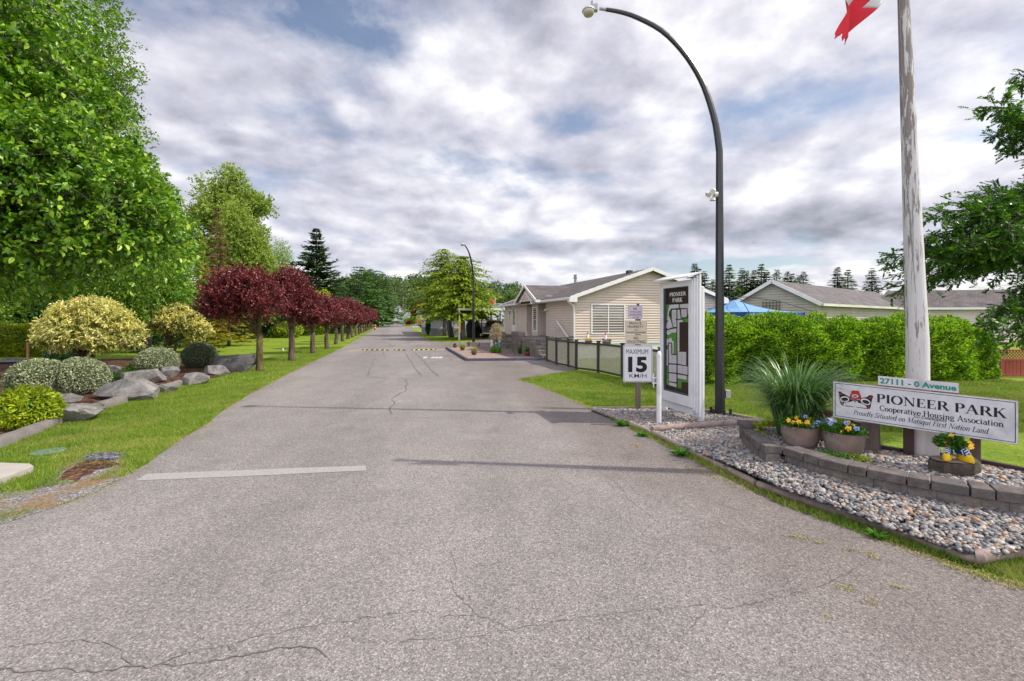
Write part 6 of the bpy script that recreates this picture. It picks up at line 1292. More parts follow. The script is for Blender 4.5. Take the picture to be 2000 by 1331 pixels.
for a in cn:
    q.tube([Vector((a.x, a.y, 0)), a], .03, 6); oo = a + (a - Vector((apx.x, apx.y, a.z))) * .16; q.tube([oo - Vector((0, 0, .3)), oo, a.lerp(apx, .35) + Vector((0, 0, .35)), a.lerp(apx, .8) + Vector((0, 0, .28)), apx + Vector((0, 0, .12))], .022, 6)
for k in range(4): q.tube([cn[k] - Vector((0, 0, .26)), cn[(k + 1) % 4] - Vector((0, 0, .26))], .02, 6)
q.tube([apx - Vector((0, 0, 0)), apx + Vector((0, 0, .35))], .02, 6); q.build('frame', BLACKM, tn, world=True)

# ================================================================== THE LANE FURTHER ON
# speed bump pieces
SBM = m_paint('bump_rubber', (.035, .033, .033), .95); YB = plain('bump_yellow', (.62, .46, .05), (.5, .38, .06), .7, 20)
for lab, x0, x1, n_, s_ in (('left length of the black and yellow speed bump', 709, 758, 5, 0), ('short middle length of the black and yellow speed bump', 771.5, 790.5, 2, 1), ('right length of the black and yellow speed bump', 804, 851, 5, 2)):
    a, c = G(x0, 684.2), G(x1, 684.8 if s_ < 2 else 683.4); o = thing('speed_bump', lab + ' across the lane', 'speed bump', a, 0, 'speed bump lengths'); t = (c - a).normalized(); L = (c - a).length; nrm = Vector((-t.y, t.x, 0)); q = MB()
    pr = [(-.16, 0.002), (-.11, .035), (0, .055), (.11, .035), (.16, .002)]
    q.v = [tuple(a + t * e + nrm * u + Vector((0, 0, z))) for e in (0, L) for u, z in pr]; q.f = [(i, i + 1, i + 6, i + 5) for i in range(4)] + [(4, 3, 2, 1, 0), (5, 6, 7, 8, 9)]; q.build('body', SBM, o, world=True); q = MB()
    for i in range(n_):
        e0 = L * (i + .5) / n_ - .06; q.add([a + t * e + nrm * u + Vector((0, 0, z + .004)) for e in (e0, e0 + .12) for u, z in pr], [(i2, i2 + 1, i2 + 6, i2 + 5) for i2 in range(4)])
    q.build('yellow_panel', YB, o, world=True)
lamp2b = G(925, 677.5); l2 = street_lamp(lamp2b, None, 'smaller looking arched street lamp standing at the corner of the pink gravel bed', 1.0, Hh=6.55, reach=2.3, dirv=(-.25, -.97)); l2.location.z = .3
MB().box((0, 0, -.15), (.75, .75, .36), R(20)).build('concrete_base', STONE, l2, bevel=.02)
def small_pot(px, pyb, wpx, hpx, label, mt, plant, pl_label, seed, lm=None, name='flower_pot'):
    p = G(px, pyb); w = wpx / F * p.y; h = hpx / F * p.y; o = thing(name, label, 'flower pot', (p.x, p.y + w * .4, .02), 0, 'pots on the pink gravel bed')
    MB().lathe([(w * .33, 0), (w * .48, h * .4), (w * .52, h * .75), (w * .47, h * .9), (w * .5, h), (w * .42, h), (w * .4, h * .9)], n=20).build('pot_body', mt, o, smooth='auto')
    q = thing('potted_plant', pl_label, 'plant', (p.x, p.y + w * .4, .02 + h * .92), 0, 'plants in the pots on the pink gravel bed'); rg = np.random.default_rng(seed); n = 240
    d = unit(rg.normal(size=(n, 3)) + [0, 0, .8]); V, Fq = leaf_arrays(d * w * .3 * rg.random((n, 1)), d + rg.normal(size=(n, 3)) * .5, rg.normal(size=(n, 3)) + [0, 0, 1], w * .3 * plant * (.5 + rg.random(n)), w * .13 * (.5 + rg.random(n)), .2); link('leaves', mesh_np('leaves', V, [Fq], lm or PLF), q)
BARREL = plain('brown_barrel_pot', (.12, .07, .055), (.08, .045, .035), .6, 4, bump=.2); REDP = plain('red_glazed_pot', (.22, .035, .025), (.15, .025, .02), .35, 4); BLKP = plain('black_glazed_pot', (.02, .02, .025), None, .3)
rl = leafm('russet_leaves', (.20, .05, .02), (.30, .08, .03), (.36, .12, .04)); yl = leafm('lime_leaves', (.20, .30, .02), (.38, .42, .03), (.55, .5, .04)); gl = leafm('fresh_green_leaves', (.05, .18, .015), (.10, .28, .03), (.16, .34, .04))
small_pot(888, 680, 8, 5, 'brown barrel pot at the far corner of the pink gravel bed', BARREL, .8, 'low russet plant in the farthest brown pot', 1, rl)
small_pot(903, 685.5, 9, 6, 'middle brown barrel pot along the pink gravel border', BARREL, 1.7, 'spiky yellow green plant in the middle brown pot', 2, yl)
small_pot(925.5, 694.5, 11, 8, 'nearest brown barrel pot on the pink gravel by the border', BARREL, 1.2, 'plant with one bright yellow flower in the nearest brown pot', 3, yl)
small_pot(1017, 692, 12, 8, 'black glazed pot at the foot of the stone planter', BLKP, 1.3, 'fresh green plant in the black pot', 4, gl)
small_pot(1031, 696.5, 13, 9, 'red glazed pot in front of the stone steps', REDP, 1.6, 'bushy bright green plant in the red pot', 5, gl)
# standard willow, pink tipped
wl = leafm('pink_white_leaves', (.42, .30, .24), (.62, .48, .40), (.30, .42, .16), t_mul=1.1); p = G(969, 690)
tree('standard_willow', 'small pink and white leaved standard tree on the gravel bed by the far steps', 'tree', (p.x, p.y), .75, .025, [(0, 0, 1.0, .26, .26, .16), (.03, .05, 1.45, .17, .17, .16)], 420, .2, 9, .06, .022, wl, BARK, 5, thr=-2, shell=.4, limbs=4)
ball_bush('grass_tuft', 'small bright green tuft at the foot of the pink leaved tree', (p.x, p.y - .15), .22, gl, 4, 700, .14, .02, cat='plant', sq=(1, 1, 1.0))
GN = [('garden_ornament', 'small white garden figure beside the far stone steps', 961, 679, .5, (.6, .6, .6)), ('garden_ornament', 'blue garden figure beside the far stone steps', 976, 680, .55, (.05, .30, .48)), ('garden_ornament', 'red and white garden figure in front of the far stone steps', 969, 681, .42, (.45, .05, .05))]
for i, (nm, lb, px, py, h, cc) in enumerate(GN):
    p = G(px, py); o = thing(nm, lb, 'ornament', p, 0, 'garden figures by the far steps'); MB().lathe([(.10, 0), (.13, h * .15), (.09, h * .55), (.06, h * .62)], n=14).build('body', flat('ornament_%d' % i, cc), o, smooth='auto'); MB().lathe([(.02, h * .62), (.07, h * .7), (.07, h * .82), (.02, h)], n=14).build('head', TRIM, o, smooth='auto')
# ---- vehicles: extruded profile with tucked cabin, wheels, lights, glass
def vehicle(name, label, cat, loc, rz_, L, Wd_, body, prof, cabin, paint, wheel_r=.36, wx=(.18, .80), bed=None, roofz=None, light_rear=True, group=None):
    o = thing(name, label, cat, loc, rz_, group); q = MB(); w = Wd_ / 2
    # body side profile in (y along length from rear, z); x across
    n = len(prof); ins = .06
    for x, k in ((-w, 1), (-w + .0, 1)): pass
    rows = [(-w + ins, 0.), (-w, .0), (w, .0), (w - ins, .0)]
    q.v = [(-w, y, z) for y, z in prof] + [(w, y, z) for y, z in prof]; q.f = [tuple(range(n))[::-1], tuple(range(n, 2 * n))] + [(i, (i + 1) % n, n + (i + 1) % n, n + i) for i in range(n)]
    q.build('body', paint, o, bevel=.05, smooth='auto')
    q = MB(); m = len(cabin); wi = w - .05; wt = w - .20; zmin = min(z for _, z in cabin); zmax = max(z for _, z in cabin)
    def ww(z): return wi + (wt - wi) * (z - zmin) / (zmax - zmin)
    q.v = [(-ww(z), y, z) for y, z in cabin] + [(ww(z), y, z) for y, z in cabin]; q.f = [tuple(range(m))[::-1], tuple(range(m, 2 * m))] + [(i, (i + 1) % m, m + (i + 1) % m, m + i) for i in range(m)]
    q.build('windows', CARG, o, bevel=.03)
    (y0, z0), (y1, z1), (y2, z2), (y3, z3) = cabin[:4]; q = MB()
    q.bx((-wt - .02, y1 - .03, zmax - .02), (wt + .02, y2 + .03, zmax + .035))
    for s_ in (-1, 1):
        for a_, b_ in ((cabin[0], cabin[1]), (cabin[3], cabin[2])): q.bar((s_ * ww(a_[1]), a_[0], a_[1]), (s_ * ww(b_[1]), b_[0], b_[1]), .07, .07)
        ym = (y1 + y2) / 2; q.bar((s_ * (wi + .005), ym, zmin), (s_ * (wt + .005), ym, zmax), .03, .10)
    q.build('roof', paint, o, bevel=.015)
    for s_ in (-1, 1):
        for f in wx:
            wh = thing('wheel', None, None, (0, 0, 0)); wh.parent = o; wh.location = (s_ * (w - .08), f * L, wheel_r)
            MB().tube([(-.1, 0, 0), (-.095, 0, 0), (.095, 0, 0), (.1, 0, 0)], [wheel_r - .03, wheel_r, wheel_r, wheel_r - .03], 24).build('tyre', TYRE, wh, smooth='auto'); MB().tube([(s_ * .085, 0, 0), (s_ * .108, 0, 0)], wheel_r * .6, 18).build('rim', RIM, wh, smooth='auto')
    zt2 = prof[1][1] if len(prof) > 1 else .9
    for s_ in (-1, 1): MB().box((s_ * (w - .09), -.005, zt2 - .22), (.14, .05, .34)).build('tail_light', REDL, o, bevel=.01)
    for s_ in (-1, 1): MB().box((s_ * (w - .2), L + .005, .72), (.26, .05, .14)).build('headlight', LAMPG, o, bevel=.01)
    MB().box((0, -.06, .52), (Wd_ * .92, .12, .16)).build('bumper', CHROME, o, bevel=.03); MB().box((0, L + .03, .48), (Wd_ * .9, .12, .18)).build('bumper', CHROME, o, bevel=.03)
    MB().box((0, -.025, .78), (.32, .02, .16)).build('licence_plate', TRIM, o); return o
BLK = plain('black_car_paint', (.012, .012, .014), (.018, .018, .02), .25, 2, bump=.0, spec=.6, Coat_Weight=.6); BLUP = plain('blue_car_paint', (.02, .06, .22), (.015, .045, .18), .25, 2, bump=.0, Coat_Weight=.6); SILV = plain('blue_grey_car_paint', (.22, .28, .38), (.18, .23, .32), .3, 2, bump=.0); DRED = plain('dark_pickup_paint', (.05, .03, .035), (.03, .02, .02), .3)
truck_prof = [(0, .42), (0, 1.16), (1.9, 1.18), (1.92, 1.10), (4.0, 1.12), (5.2, 1.02), (5.3, .6), (5.2, .38)]
vehicle('pickup_truck', 'black pickup truck parked under the carport with its tail to the lane', 'pickup truck', G(959, 661.5), R(-6), 5.3, 1.85, None, truck_prof, [(1.75, 1.12), (2.15, 1.68), (3.3, 1.68), (4.0, 1.12)], BLK, .38)
car_prof = [(0, .35), (.0, .95), (.25, 1.0), (3.0, .98), (4.1, .82), (4.25, .5), (4.15, .28)]
vehicle('parked_car', 'blue hatchback parked between the black pickup and the far lamp post', 'car', G(934, 658.5), R(-10), 4.25, 1.7, None, car_prof, [(.1, .95), (.6, 1.48), (2.2, 1.48), (3.05, .95)], BLUP, .31, (.17, .80))
vehicle('parked_car', 'distant pale blue car on the lane at the far end', 'car', G(757.5, 627.3), R(4), 4.3, 1.8, None, car_prof, [(.1, .95), (.6, 1.5), (2.2, 1.5), (3.05, .95)], SILV, .33, (.17, .80))
vehicle('pickup_truck', 'distant dark red pickup on the right side of the lane by the far houses', 'pickup truck', G(781, 629), R(6), 5.2, 1.9, None, truck_prof, [(1.75, 1.12), (2.15, 1.68), (3.3, 1.68), (4.0, 1.12)], DRED, .38)
# orange utility trailer
p = G(816, 640.5); tr_ = thing('utility_trailer', 'orange wooden sided utility trailer parked beyond the conifers', 'trailer', p, R(0)); wT = 23 / F * p.y; hT = 1.25
q = MB()
for i in range(9): q.bx((wT * i / 9 + .01, -.02, .62), (wT * (i + 1) / 9 - .01, .02, .62 + hT)); q.bx((wT * i / 9 + .01, 1.6, .62), (wT * (i + 1) / 9 - .01, 1.64, .62 + hT))
q.build('side_boards', plain('orange_boards', (.55, .16, .02), (.45, .12, .02), .7, 3), tr_); MB().bx((-.03, 0, .55), (.03, 1.62, .62 + hT)).build('tailgate', plain('yellow_orange_board', (.60, .32, .02)), tr_); MB().bx((0, .03, .5), (wT, 1.6, .6)).bx((.1, .2, .3), (wT, .3, .5)).build('chassis', BLACKM, tr_)
for y in (.0, 1.5): MB().tube([(.75, y, .4), (.75, y + .2, .4)], .40, 20).build('wheel', TYRE, tr_, smooth='auto')
# hydrant
p = G(732.3, 645); hy = thing('fire_hydrant', 'small red fire hydrant with white band at the grass edge by the last purple trees', 'fire hydrant', p); MB().tube([(0, 0, 0), (0, 0, .32)], .16, 16).tube([(0, 0, .46), (0, 0, .78), (0, 0, .92)], [.16, .15, .05], 16).tube([(-.26, 0, .62), (.26, 0, .62)], .07, 12).build('body', REDL, hy, smooth='auto'); MB().tube([(0, 0, .32), (0, 0, .46)], .165, 16).build('band', TRIM, hy, smooth='auto')
# posts and street signs by the conifers
p = G(898, 678.5); o = thing('marker_post', 'thin grey post with yellow top in front of the conifers', 'post', p); hh = (678.5 - 633) / F * p.y; MB().tube([(0, 0, 0), (0, 0, hh)], .03, 8).build('post', RIM, o); MB().box((0, -.03, hh - .28), (.10, .03, .62)).build('yellow_marker', YB, o)
p = G(919, 658.5); o = thing('street_sign', 'white post with two small teal street name plates beside the carport', 'street sign', p); hh = (658.5 - 619) / F * p.y; MB().tube([(0, 0, 0), (0, 0, hh)], .06, 8).build('post', TRIM, o)
for dx in (-.27, .27): MB().box((dx, -.09, hh - .30), (.46, .02, .36)).build('name_plate', plain('teal_plate', (.01, .25, .20)), o); MB().box((dx, -.104, hh - .30), (.22, .006, .10)).build('plate_lettering', LETW, o)
# ---- carport, homes along the right side of the lane
WHT = plain('white_siding', (.58, .60, .66), (.50, .52, .58), .6, 1.5); GRYS = plain('grey_base', (.24, .23, .27)); TANW = plain('tan_wall', (.46, .40, .34), (.40, .34, .29), .7)
def simple_home(name, label, a, Ud, wd, Vd, ln, zb, ez, rzv, wallm, roofm, wins=(), basem=None, flat_=False, group=None):
    a = Vector(a); Ud = Vector(Ud).normalized(); Vd = Vector(Vd).normalized(); o = thing(name, label, 'house', a, 0, group)
    def pt(u, v, z): return a + Ud * u + Vd * v + Vector((0, 0, z))
    def blk(mb, u0, u1, v0, v1, z0, z1):
        pts = [pt(u, v, z) for z in (z0, z1) for u, v in ((u0, v0), (u1, v0), (u1, v1), (u0, v1))]; mb.add(pts, [(0, 3, 2, 1), (4, 5, 6, 7), (0, 1, 5, 4), (1, 2, 6, 5), (2, 3, 7, 6), (3, 0, 4, 7)])
    q = MB(); blk(q, 0, wd, 0, ln, zb, ez)
    if not flat_:
        for v in (0, ln): q.add([pt(0, v, ez + .001), pt(wd, v, ez + .001), pt(wd / 2, v, rzv - .05), pt(0, v + (.1 if v == 0 else -.1), ez + .001), pt(wd, v + (.1 if v == 0 else -.1), ez + .001), pt(wd / 2, v + (.1 if v == 0 else -.1), rzv - .05)], [(0, 1, 2), (3, 5, 4), (0, 2, 5, 3), (1, 4, 5, 2)])
    q.build('wall', wallm, o, world=True)
    if basem: q = MB(); blk(q, -.02, wd + .02, -.02, ln + .02, 0, zb - .003); q.build('skirting', basem, o, world=True)
    q = MB(); e = .3
    if flat_: blk(q, -e, wd + e, -e, ln + e, ez + .003, ez + .22)
    else:
        for s0, s1 in ((-e, wd / 2), (wd + e, wd / 2 + .001)): q.add(*roof_slab([pt(s0, -e, ez), pt(s0, ln + e, ez)], [pt(s1, ln + e, rzv), pt(s1, -e, rzv)], .1))
    q.build('roof', roofm, o, world=True)
    for (side, u0, u1, z0, z1) in wins:
        if side == 'g': window(o, pt(0, 0, 0) - a, Ud, -Vd, u0, u1, z0, z1, .08)
        else: window(o, pt(0, 0, 0) - a, Vd, -Ud, u0, u1, z0, z1, .08)
    return o
RD = Vector((-.26, .966, 0)); RP = Vector((.966, .26, 0))
GRV = plain('light_grey_roof', (.36, .37, .40), (.30, .31, .34), .7)
p = G(839, 655.); simple_home('mobile_home', 'white mobile home with grey skirting just behind the conifer trunks', p, RP, 7.5, RD, 14, .8, 3.1, 4.1, WHT, GRV, [('g', 2.2, 3.3, 1.6, 2.7), ('g', 5.2, 6.1, 1.0, 2.9), ('l', 2, 3.2, 1.6, 2.6)], GRYS)
p = G(902, 655.5); simple_home('mobile_home', 'white sided home behind the carport and black pickup', (p.x + 1.2, p.y + 3.5, 0), RP, 6.2, RD, 14, .3, 3.35, 3.9, WHT, GRV, [('g', .6, 1.4, 1.6, 2.5)], GRYS)
p = G(812, 637.5); simple_home('mobile_home', 'tan and white mobile home with flat roof behind the orange trailer', (p.x + .2, p.y + 4, 0), RP, 12, RD, 15, .5, 4.4, 4.6, TANW, plain('rusty_flat_roof', (.42, .30, .25), (.36, .27, .23)), [('g', 1.2, 2.6, 1.6, 3.3), ('g', 4, 7., 1.2, 3.6), ('l', 2, 4, 1.8, 3.)], WHT, True)
p = G(797, 632.5); simple_home('mobile_home', 'pale mobile home farther along the right side of the lane behind shrubs', (p.x + 3, p.y + 18, 0), RP, 12, RD, 18, .5, 6.2, 6.4, WHT, GRV, [('g', 2, 3.4, 2, 4.5)], WHT, True)
p = G(705, 634); simple_home('mobile_home', 'pale home with light grey roof showing above the purple tree row', (p.x - 8.6, p.y + 42, 0), RP, 15, RD, 16, .5, 5.2, 8.6, WHT, GRV, [('g', 6, 8, 3, 5)], WHT)
cpt = thing('carport', 'white metal carport roof on slim posts over the parked pickup', 'carport', G(985, 664)); q = MB(); c0 = Vector((-2.5, 41.5, 0)); cw = 7.0
def cpp(u, v, z): return c0 + RP * u + RD * v + Vector((0, 0, z))
q.add([cpp(u, v, z) for z in (2.72, 2.92) for u, v in ((-2.4, 0), (3.3, 0), (3.3, 7), (-2.4, 7))], [(0, 3, 2, 1), (4, 5, 6, 7), (0, 1, 5, 4), (1, 2, 6, 5), (2, 3, 7, 6), (3, 0, 4, 7)]); q.build('roof', TRIM, cpt, world=True)
for u, v in ((-2.3, .1), (3.1, .1), (3.1, 6.8), (-2.3, 6.8), (.2, 6.8), (1.1, 6.8), (2.1, 6.8)): MB().tube([cpp(u, v, 0), cpp(u, v, 2.72)], .06, 8).build('post', TRIM if v < 1 else DARKG, cpt, world=True)
dk = thing('deck_rail', 'orange brown wooden deck railing behind the pickup', 'railing', cpp(1, 8, 0)); q = MB(); q.bar(cpp(-.1, 8, 1.75), cpp(3.4, 8, 1.75), .1, .12); q.bar(cpp(-.1, 8, 1.1), cpp(3.4, 8, 1.1), .1, .1)
for i in range(24): q.bar(cpp(-.1 + .148 * i, 8, 1.1), cpp(-.1 + .148 * i, 8, 1.75), .05, .06, (1, 0, 0))
q.build('railing', plain('orange_wood', (.38, .13, .05), (.30, .10, .04)), dk, world=True)
# yellow gate arm and small flag far off
p = G(840, 653.5); o = thing('yellow_barrier', 'leaning yellow barrier pole in front of the white home', 'barrier', p); MB().tube([(0, 0, 0), (.75, 0, 2.2)], .055, 8).tube([(.3, -.1, .4), (.95, -.1, 2.0)], .045, 8).build('poles', YB, o)
p = P(967, 612, 88); o = thing('small_flagpole', 'distant thin pole with small red and white flag behind the carport', 'flagpole', (p.x, p.y, 0)); MB().tube([(0, 0, 0), (0, 0, p.z + 3.2)], .06, 6).build('pole', TRIM, o); MB().add([(0, 0, p.z + 3.0), (-1.0, 0, p.z + 2.5), (-1.1, 0, p.z + .8), (-.1, 0, p.z + 1.4)], [(0, 1, 2, 3)]).build('flag_cloth', CLR, o)
p = P(922, 640, 43); o = thing('sun_umbrella', 'folded dark canopy beside the far lamp post', 'canopy', (p.x - .3, p.y + 5, 0)); MB().tube([(0, 0, 0), (0, 0, 1.2), (0, 0, 1.9)], [.7, .8, .5], 10).build('cover', plain('dark_cover', (.02, .025, .02)), o)
# ================================================================== VEGETATION
PURP = leafm('purple_leaves', (.055, .016, .026), (.17, .03, .042), (.43, .068, .066), trans=.18, rough=.35, nscale=1.3, spec=.5, t_mul=1.4)
LG1 = leafm('bright_green_leaves', (.03, .11, .006), (.13, .29, .016), (.38, .54, .06), trans=.26, rough=.35, nscale=1.1, spec=.45)
LG2 = leafm('mid_green_leaves', (.06, .14, .012), (.13, .25, .02), (.23, .36, .04), trans=.28, nscale=.4)
LG3 = leafm('pale_yellow_green_leaves', (.16, .24, .035), (.25, .35, .06), (.38, .45, .12), trans=.28, nscale=.3)
LG4 = leafm('golden_conifer_foliage', (.16, .16, .01), (.30, .26, .02), (.40, .32, .03), nscale=.5)
LIME = leafm('lime_foliage', (.20, .32, .015), (.36, .46, .02), (.55, .58, .05), nscale=.6)
DKG = leafm('dark_shrub_leaves', (.02, .07, .012), (.05, .13, .02), (.11, .22, .045), trans=.15, rough=.3, nscale=.7, spec=.6)
FIR = leafm('fir_needles', (.025, .055, .022), (.05, .10, .032), (.11, .16, .045), trans=.12, rough=.6, nscale=.35, spec=.2)
CED = leafm('cedar_foliage', (.04, .10, .025), (.08, .17, .04), (.15, .25, .06), trans=.15, rough=.6, nscale=.2, spec=.2)
YCON = leafm('yellow_green_conifer', (.08, .14, .008), (.19, .27, .014), (.34, .40, .03), trans=.22, rough=.55, nscale=.6, spec=.2)
DEAD = leafm('dead_brown_needles', (.12, .065, .035), (.22, .125, .07), (.32, .20, .12), trans=.1, rough=.8, nscale=.6, spec=.1)
CREAMY = leafm('cream_variegated_leaves', (.40, .44, .08), (.86, .78, .30), (.97, .92, .60), trans=.25, nscale=1.6, t_mul=1.2)
CREAMG = leafm('inner_variegated_leaves', (.12, .2, .03), (.26, .30, .05), (.36, .34, .07))
SILVR = leafm('silver_variegated_leaves', (.09, .16, .05), (.38, .42, .27), (.78, .78, .62), trans=.15, nscale=2.0, t_mul=1.1)
SILVD = leafm('grey_green_leaves', (.06, .10, .05), (.16, .20, .12), (.34, .37, .26), trans=.15, nscale=2.0, t_mul=1.1)
HEDG = leafm('beech_hedge_leaves', (.04, .13, .006), (.19, .38, .016), (.50, .64, .07), trans=.28, rough=.45, nscale=1.2, spec=.35)
HEDY = leafm('yew_yellow_green', (.12, .18, .008), (.22, .28, .012), (.36, .40, .025), nscale=1.0)
HOLLY = leafm('glossy_holly_leaves', (.02, .085, .02), (.05, .15, .035), (.12, .26, .07), trans=.1, rough=.2, nscale=1.5, spec=.8)
ROW = leafm('rowan_leaves', (.02, .07, .008), (.05, .14, .014), (.13, .26, .025), trans=.3, rough=.4, nscale=1.2, spec=.4)
core = plain('dark_twigs', (.03, .035, .015), (.02, .02, .01), .9); coreg = plain('shade_dark_inner_foliage', (.02, .05, .008), (.035, .075, .01), .9, 6)
# ---- the row of purple plums
ordw = ['first', 'second', 'third', 'fourth', 'fifth', 'sixth', 'seventh', 'eighth', 'ninth', 'tenth', 'eleventh', 'twelfth', 'thirteenth', 'fourteenth', 'fifteenth', 'sixteenth', 'seventeenth']
grp = 'purple leaved trees in a row along the lane'
def plum(i, x, y, lobes, n, seed, th=1.35, tr=.135, L=.085):
    return tree('purple_plum_tree', ('nearest purple leaved tree of the row with its crown spreading left over the boulders' if i == 0 else ordw[i] + ' purple leaved tree of the row along the lane, counted from the nearest'), 'tree', (x, y), th, tr, lobes, n, .50, 16, L, L * .55, PURP, BARKM if i == 0 else BARK, seed, grp, limbs=9, up=1.1, thr=-.55, nsc=2.0, shell=.3, jit=.45, stems=.004, droop=.05)
p0 = G(507, 725); plum(0, p0.x, p0.y, [(-1.25, 0, 2.75, .72, .8, .72), (-.4, .1, 2.85, .7, .8, .75), (.25, -.1, 2.5, .62, .7, .55), (-1.25, -.2, 2.25, .65, .6, .45), (-1.15, .3, 3.35, .38, .4, .4), (-.35, .2, 3.3, .4, .4, .35)], 1900, 11, 1.45)
p1 = G(569.5, 704.5); plum(1, p1.x, p1.y, [(0, 0, 2.85, 1.0, 1.0, .85), (-.25, 0, 3.35, .7, .7, .6), (.4, .1, 2.5, .72, .8, .5), (.0, 0, 3.75, .42, .42, .4)], 1700, 12, 1.5, .16)
protos = []
for k in range(3):
    rg = random.Random(40 + k); lob = [(rg.uniform(-.2, .2), 0, 2.25, .88, .9, .66), (rg.uniform(-.3, .3), .1, 2.72, .62, .65, .42), (rg.uniform(-.4, .4), -.2, 2.0, .7, .7, .4)]
    if k < 1: protos.append(('m', lob))
    else: protos.append(('m', lob))
pts = [G(611, 690), G(638.5, 681), G(656, 672.3), G(669, 667.0)]
for n_ in range(6, 17): y = 39.5 + 4.45 * (n_ - 5); pts.append(Vector((-14.72 - .255 * (y - 39.5), y, 0)))
made = {}
for i, p in enumerate(pts):
    k = i % 3
    if k not in made: o = plum(i + 2, p.x, p.y, protos[k][1], 1050, 50 + k, 1.35, .15, .10); made[k] = o
    else:
        o = copy_tree(made[k]); o.location = (p.x, p.y, 0); o.rotation_euler = (0, 0, i * 2.1); o['label'] = ordw[i + 2] + ' purple leaved tree of the row along the lane, counted from the nearest'; sc_ = 1 + .1 * math.sin(i * 2.7); o.scale = (1.0 + .12 * math.sin(i * 4.1), 1.0 + .12 * math.cos(i * 3.3), sc_); o.rotation_euler = (.05 * math.sin(i * 5.), .05 * math.cos(i * 3.7), i * 2.1)
# ---- big foreground tree at the left edge
vis = lambda Pt: np.ones(len(Pt), bool)
bx_, by_ = -9.8, 8.2
lob = [(0, .2, 4.7, 2.2, 2.2, 1.7), (1.5, -.1, 4.45, 1.45, 1.5, 1.05), (2.35, .2, 4.05, .95, 1.0, .7), (.1, -.3, 6.5, 1.7, 2.0, 1.7), (-.5, .2, 8.5, 1.6, 1.8, 1.8), (.9, .3, 5.5, 1.3, 1.4, 1.1), (.2, -.5, 3.5, 1.7, 1.5, .55), (1.9, .6, 3.55, 1.2, 1.2, .5), (-2.4, 0, 5.2, 2.2, 2.2, 2.2)]
t1 = tree('broadleaf_tree', 'large leafy tree with big bright green leaves overhanging the round silver bushes', 'tree', (bx_, by_), 2.6, .22, lob, 6800, .62, 20, .102, .060, LG1, BARKG, 3, limbs=11, thr=-.30, nsc=1.15, shell=.45, up=.12, droop=.45, jit=.6, stems=.007, boughs=45)
lob = [(1.4, 0, 5, 2.6, 2.6, 2.6), (3.3, 0, 9.2, 2.3, 2.3, 2.8), (2.9, 0, 12.8, 2.2, 2.2, 2.6), (3.4, 0, 11., 1.8, 2, 1.6), (3.8, .5, 6.8, 1.9, 1.9, 1.7), (-.6, 0, 10, 2.4, 2.4, 3.5), (4.2, 1., 4.6, 1.9, 1.9, 2.2)]
tree('small_leaved_tree', 'tall small leaved tree rising high behind the big leafy tree', 'tree', (-20.2, 17.2), 4.2, .25, lob, 5200, .75, 26, .10, .06, LG2, BARKG, 4, limbs=8, thr=-.6, nsc=.8, shell=.45, up=.25, jit=.5, hexa=False)
lob = [(-.4, 0, 4.2, 2.0, 2.0, 2.1), (.2, 0, 6.4, 1.6, 1.9, 1.9), (-.8, 0, 8.2, 1.6, 1.6, 1.5), (.5, -.3, 3.4, 1.4, 1.4, 1.6)]
tree('small_leaved_tree', 'rounded mid green tree between the big leafy tree and the dead conifer', 'tree', (-18.2, 22.6), 2.2, .2, lob, 3800, .6, 24, .10, .06, LG1, BARKG, 6, limbs=7, thr=-.8, nsc=.8, shell=.5, up=.1, droop=.4, jit=.5, hexa=False)
# ---- right edge tree whose boughs hang in behind the flagpole
rb = thing('rowan_tree', 'dark leaved tree hanging its boughs down over the hedge behind the flagpole', 'tree', (11.2, 8.6, 0))
br = []
def bough(pa, pb_, d0, d1, sag, n, seed, spread=.25):
    a, c = P(*pa, d0), P(*pb_, d1); rg = random.Random(seed); out = []
    for i in range(n + 1):
        t = i / n; out.append(a.lerp(c, t) + Vector((0, 0, sag * math.sin(math.pi * t))) + Vector((0, rg.uniform(-1, 1) * .06, rg.uniform(-1, 1) * .05)))
    return out
BG = [((2120, 330), (1935, 205), 8.6, 7.6), ((2120, 350), (1945, 262), 8.6, 8.), ((2130, 420), (1835, 420), 8.6, 7.2), ((2130, 440), (1800, 465), 8.6, 7.6), ((2130, 450), (1735, 505), 8.6, 7.9), ((2130, 470), (1760, 560), 8.6, 7.4), ((2120, 500), (1850, 545), 8.6, 8.3), ((2120, 520), (1915, 640), 8.6, 7.4),
      ((2120, 500), (1965, 600), 8.6, 8.4), ((2140, 420), (1900, 385), 8.6, 8.4), ((2140, 560), (1965, 640), 8.6, 7.8), ((2140, 600), (1985, 660), 8.6, 8.2), ((2140, 300), (1985, 150), 8.6, 8.), ((2130, 470), (1880, 480), 8.6, 7.), ((2130, 470), (1930, 520), 8.6, 9.), ((2120, 400), (1960, 440), 8.6, 7.), ((2130, 300), (1970, 230), 8.6, 7.6), ((2130, 440), (1780, 530), 8.6, 8.6), ((2130, 420), (1870, 450), 8.6, 8.), ((2130, 380), (1900, 410), 8.6, 7.3), ((2130, 500), (1900, 500), 8.6, 7.7), ((2130, 470), (1820, 500), 8.6, 7.2), ((2140, 480), (1960, 490), 8.6, 7.)]
lv = []; mb = MB(); rg = np.random.default_rng(7); trunk_top = Vector((11.2, 8.6, 3.2))
mb.tube([(11.2, 8.6, 0), (11.15, 8.6, 1.5), trunk_top], [.2, .16, .14], 10)
TW = []
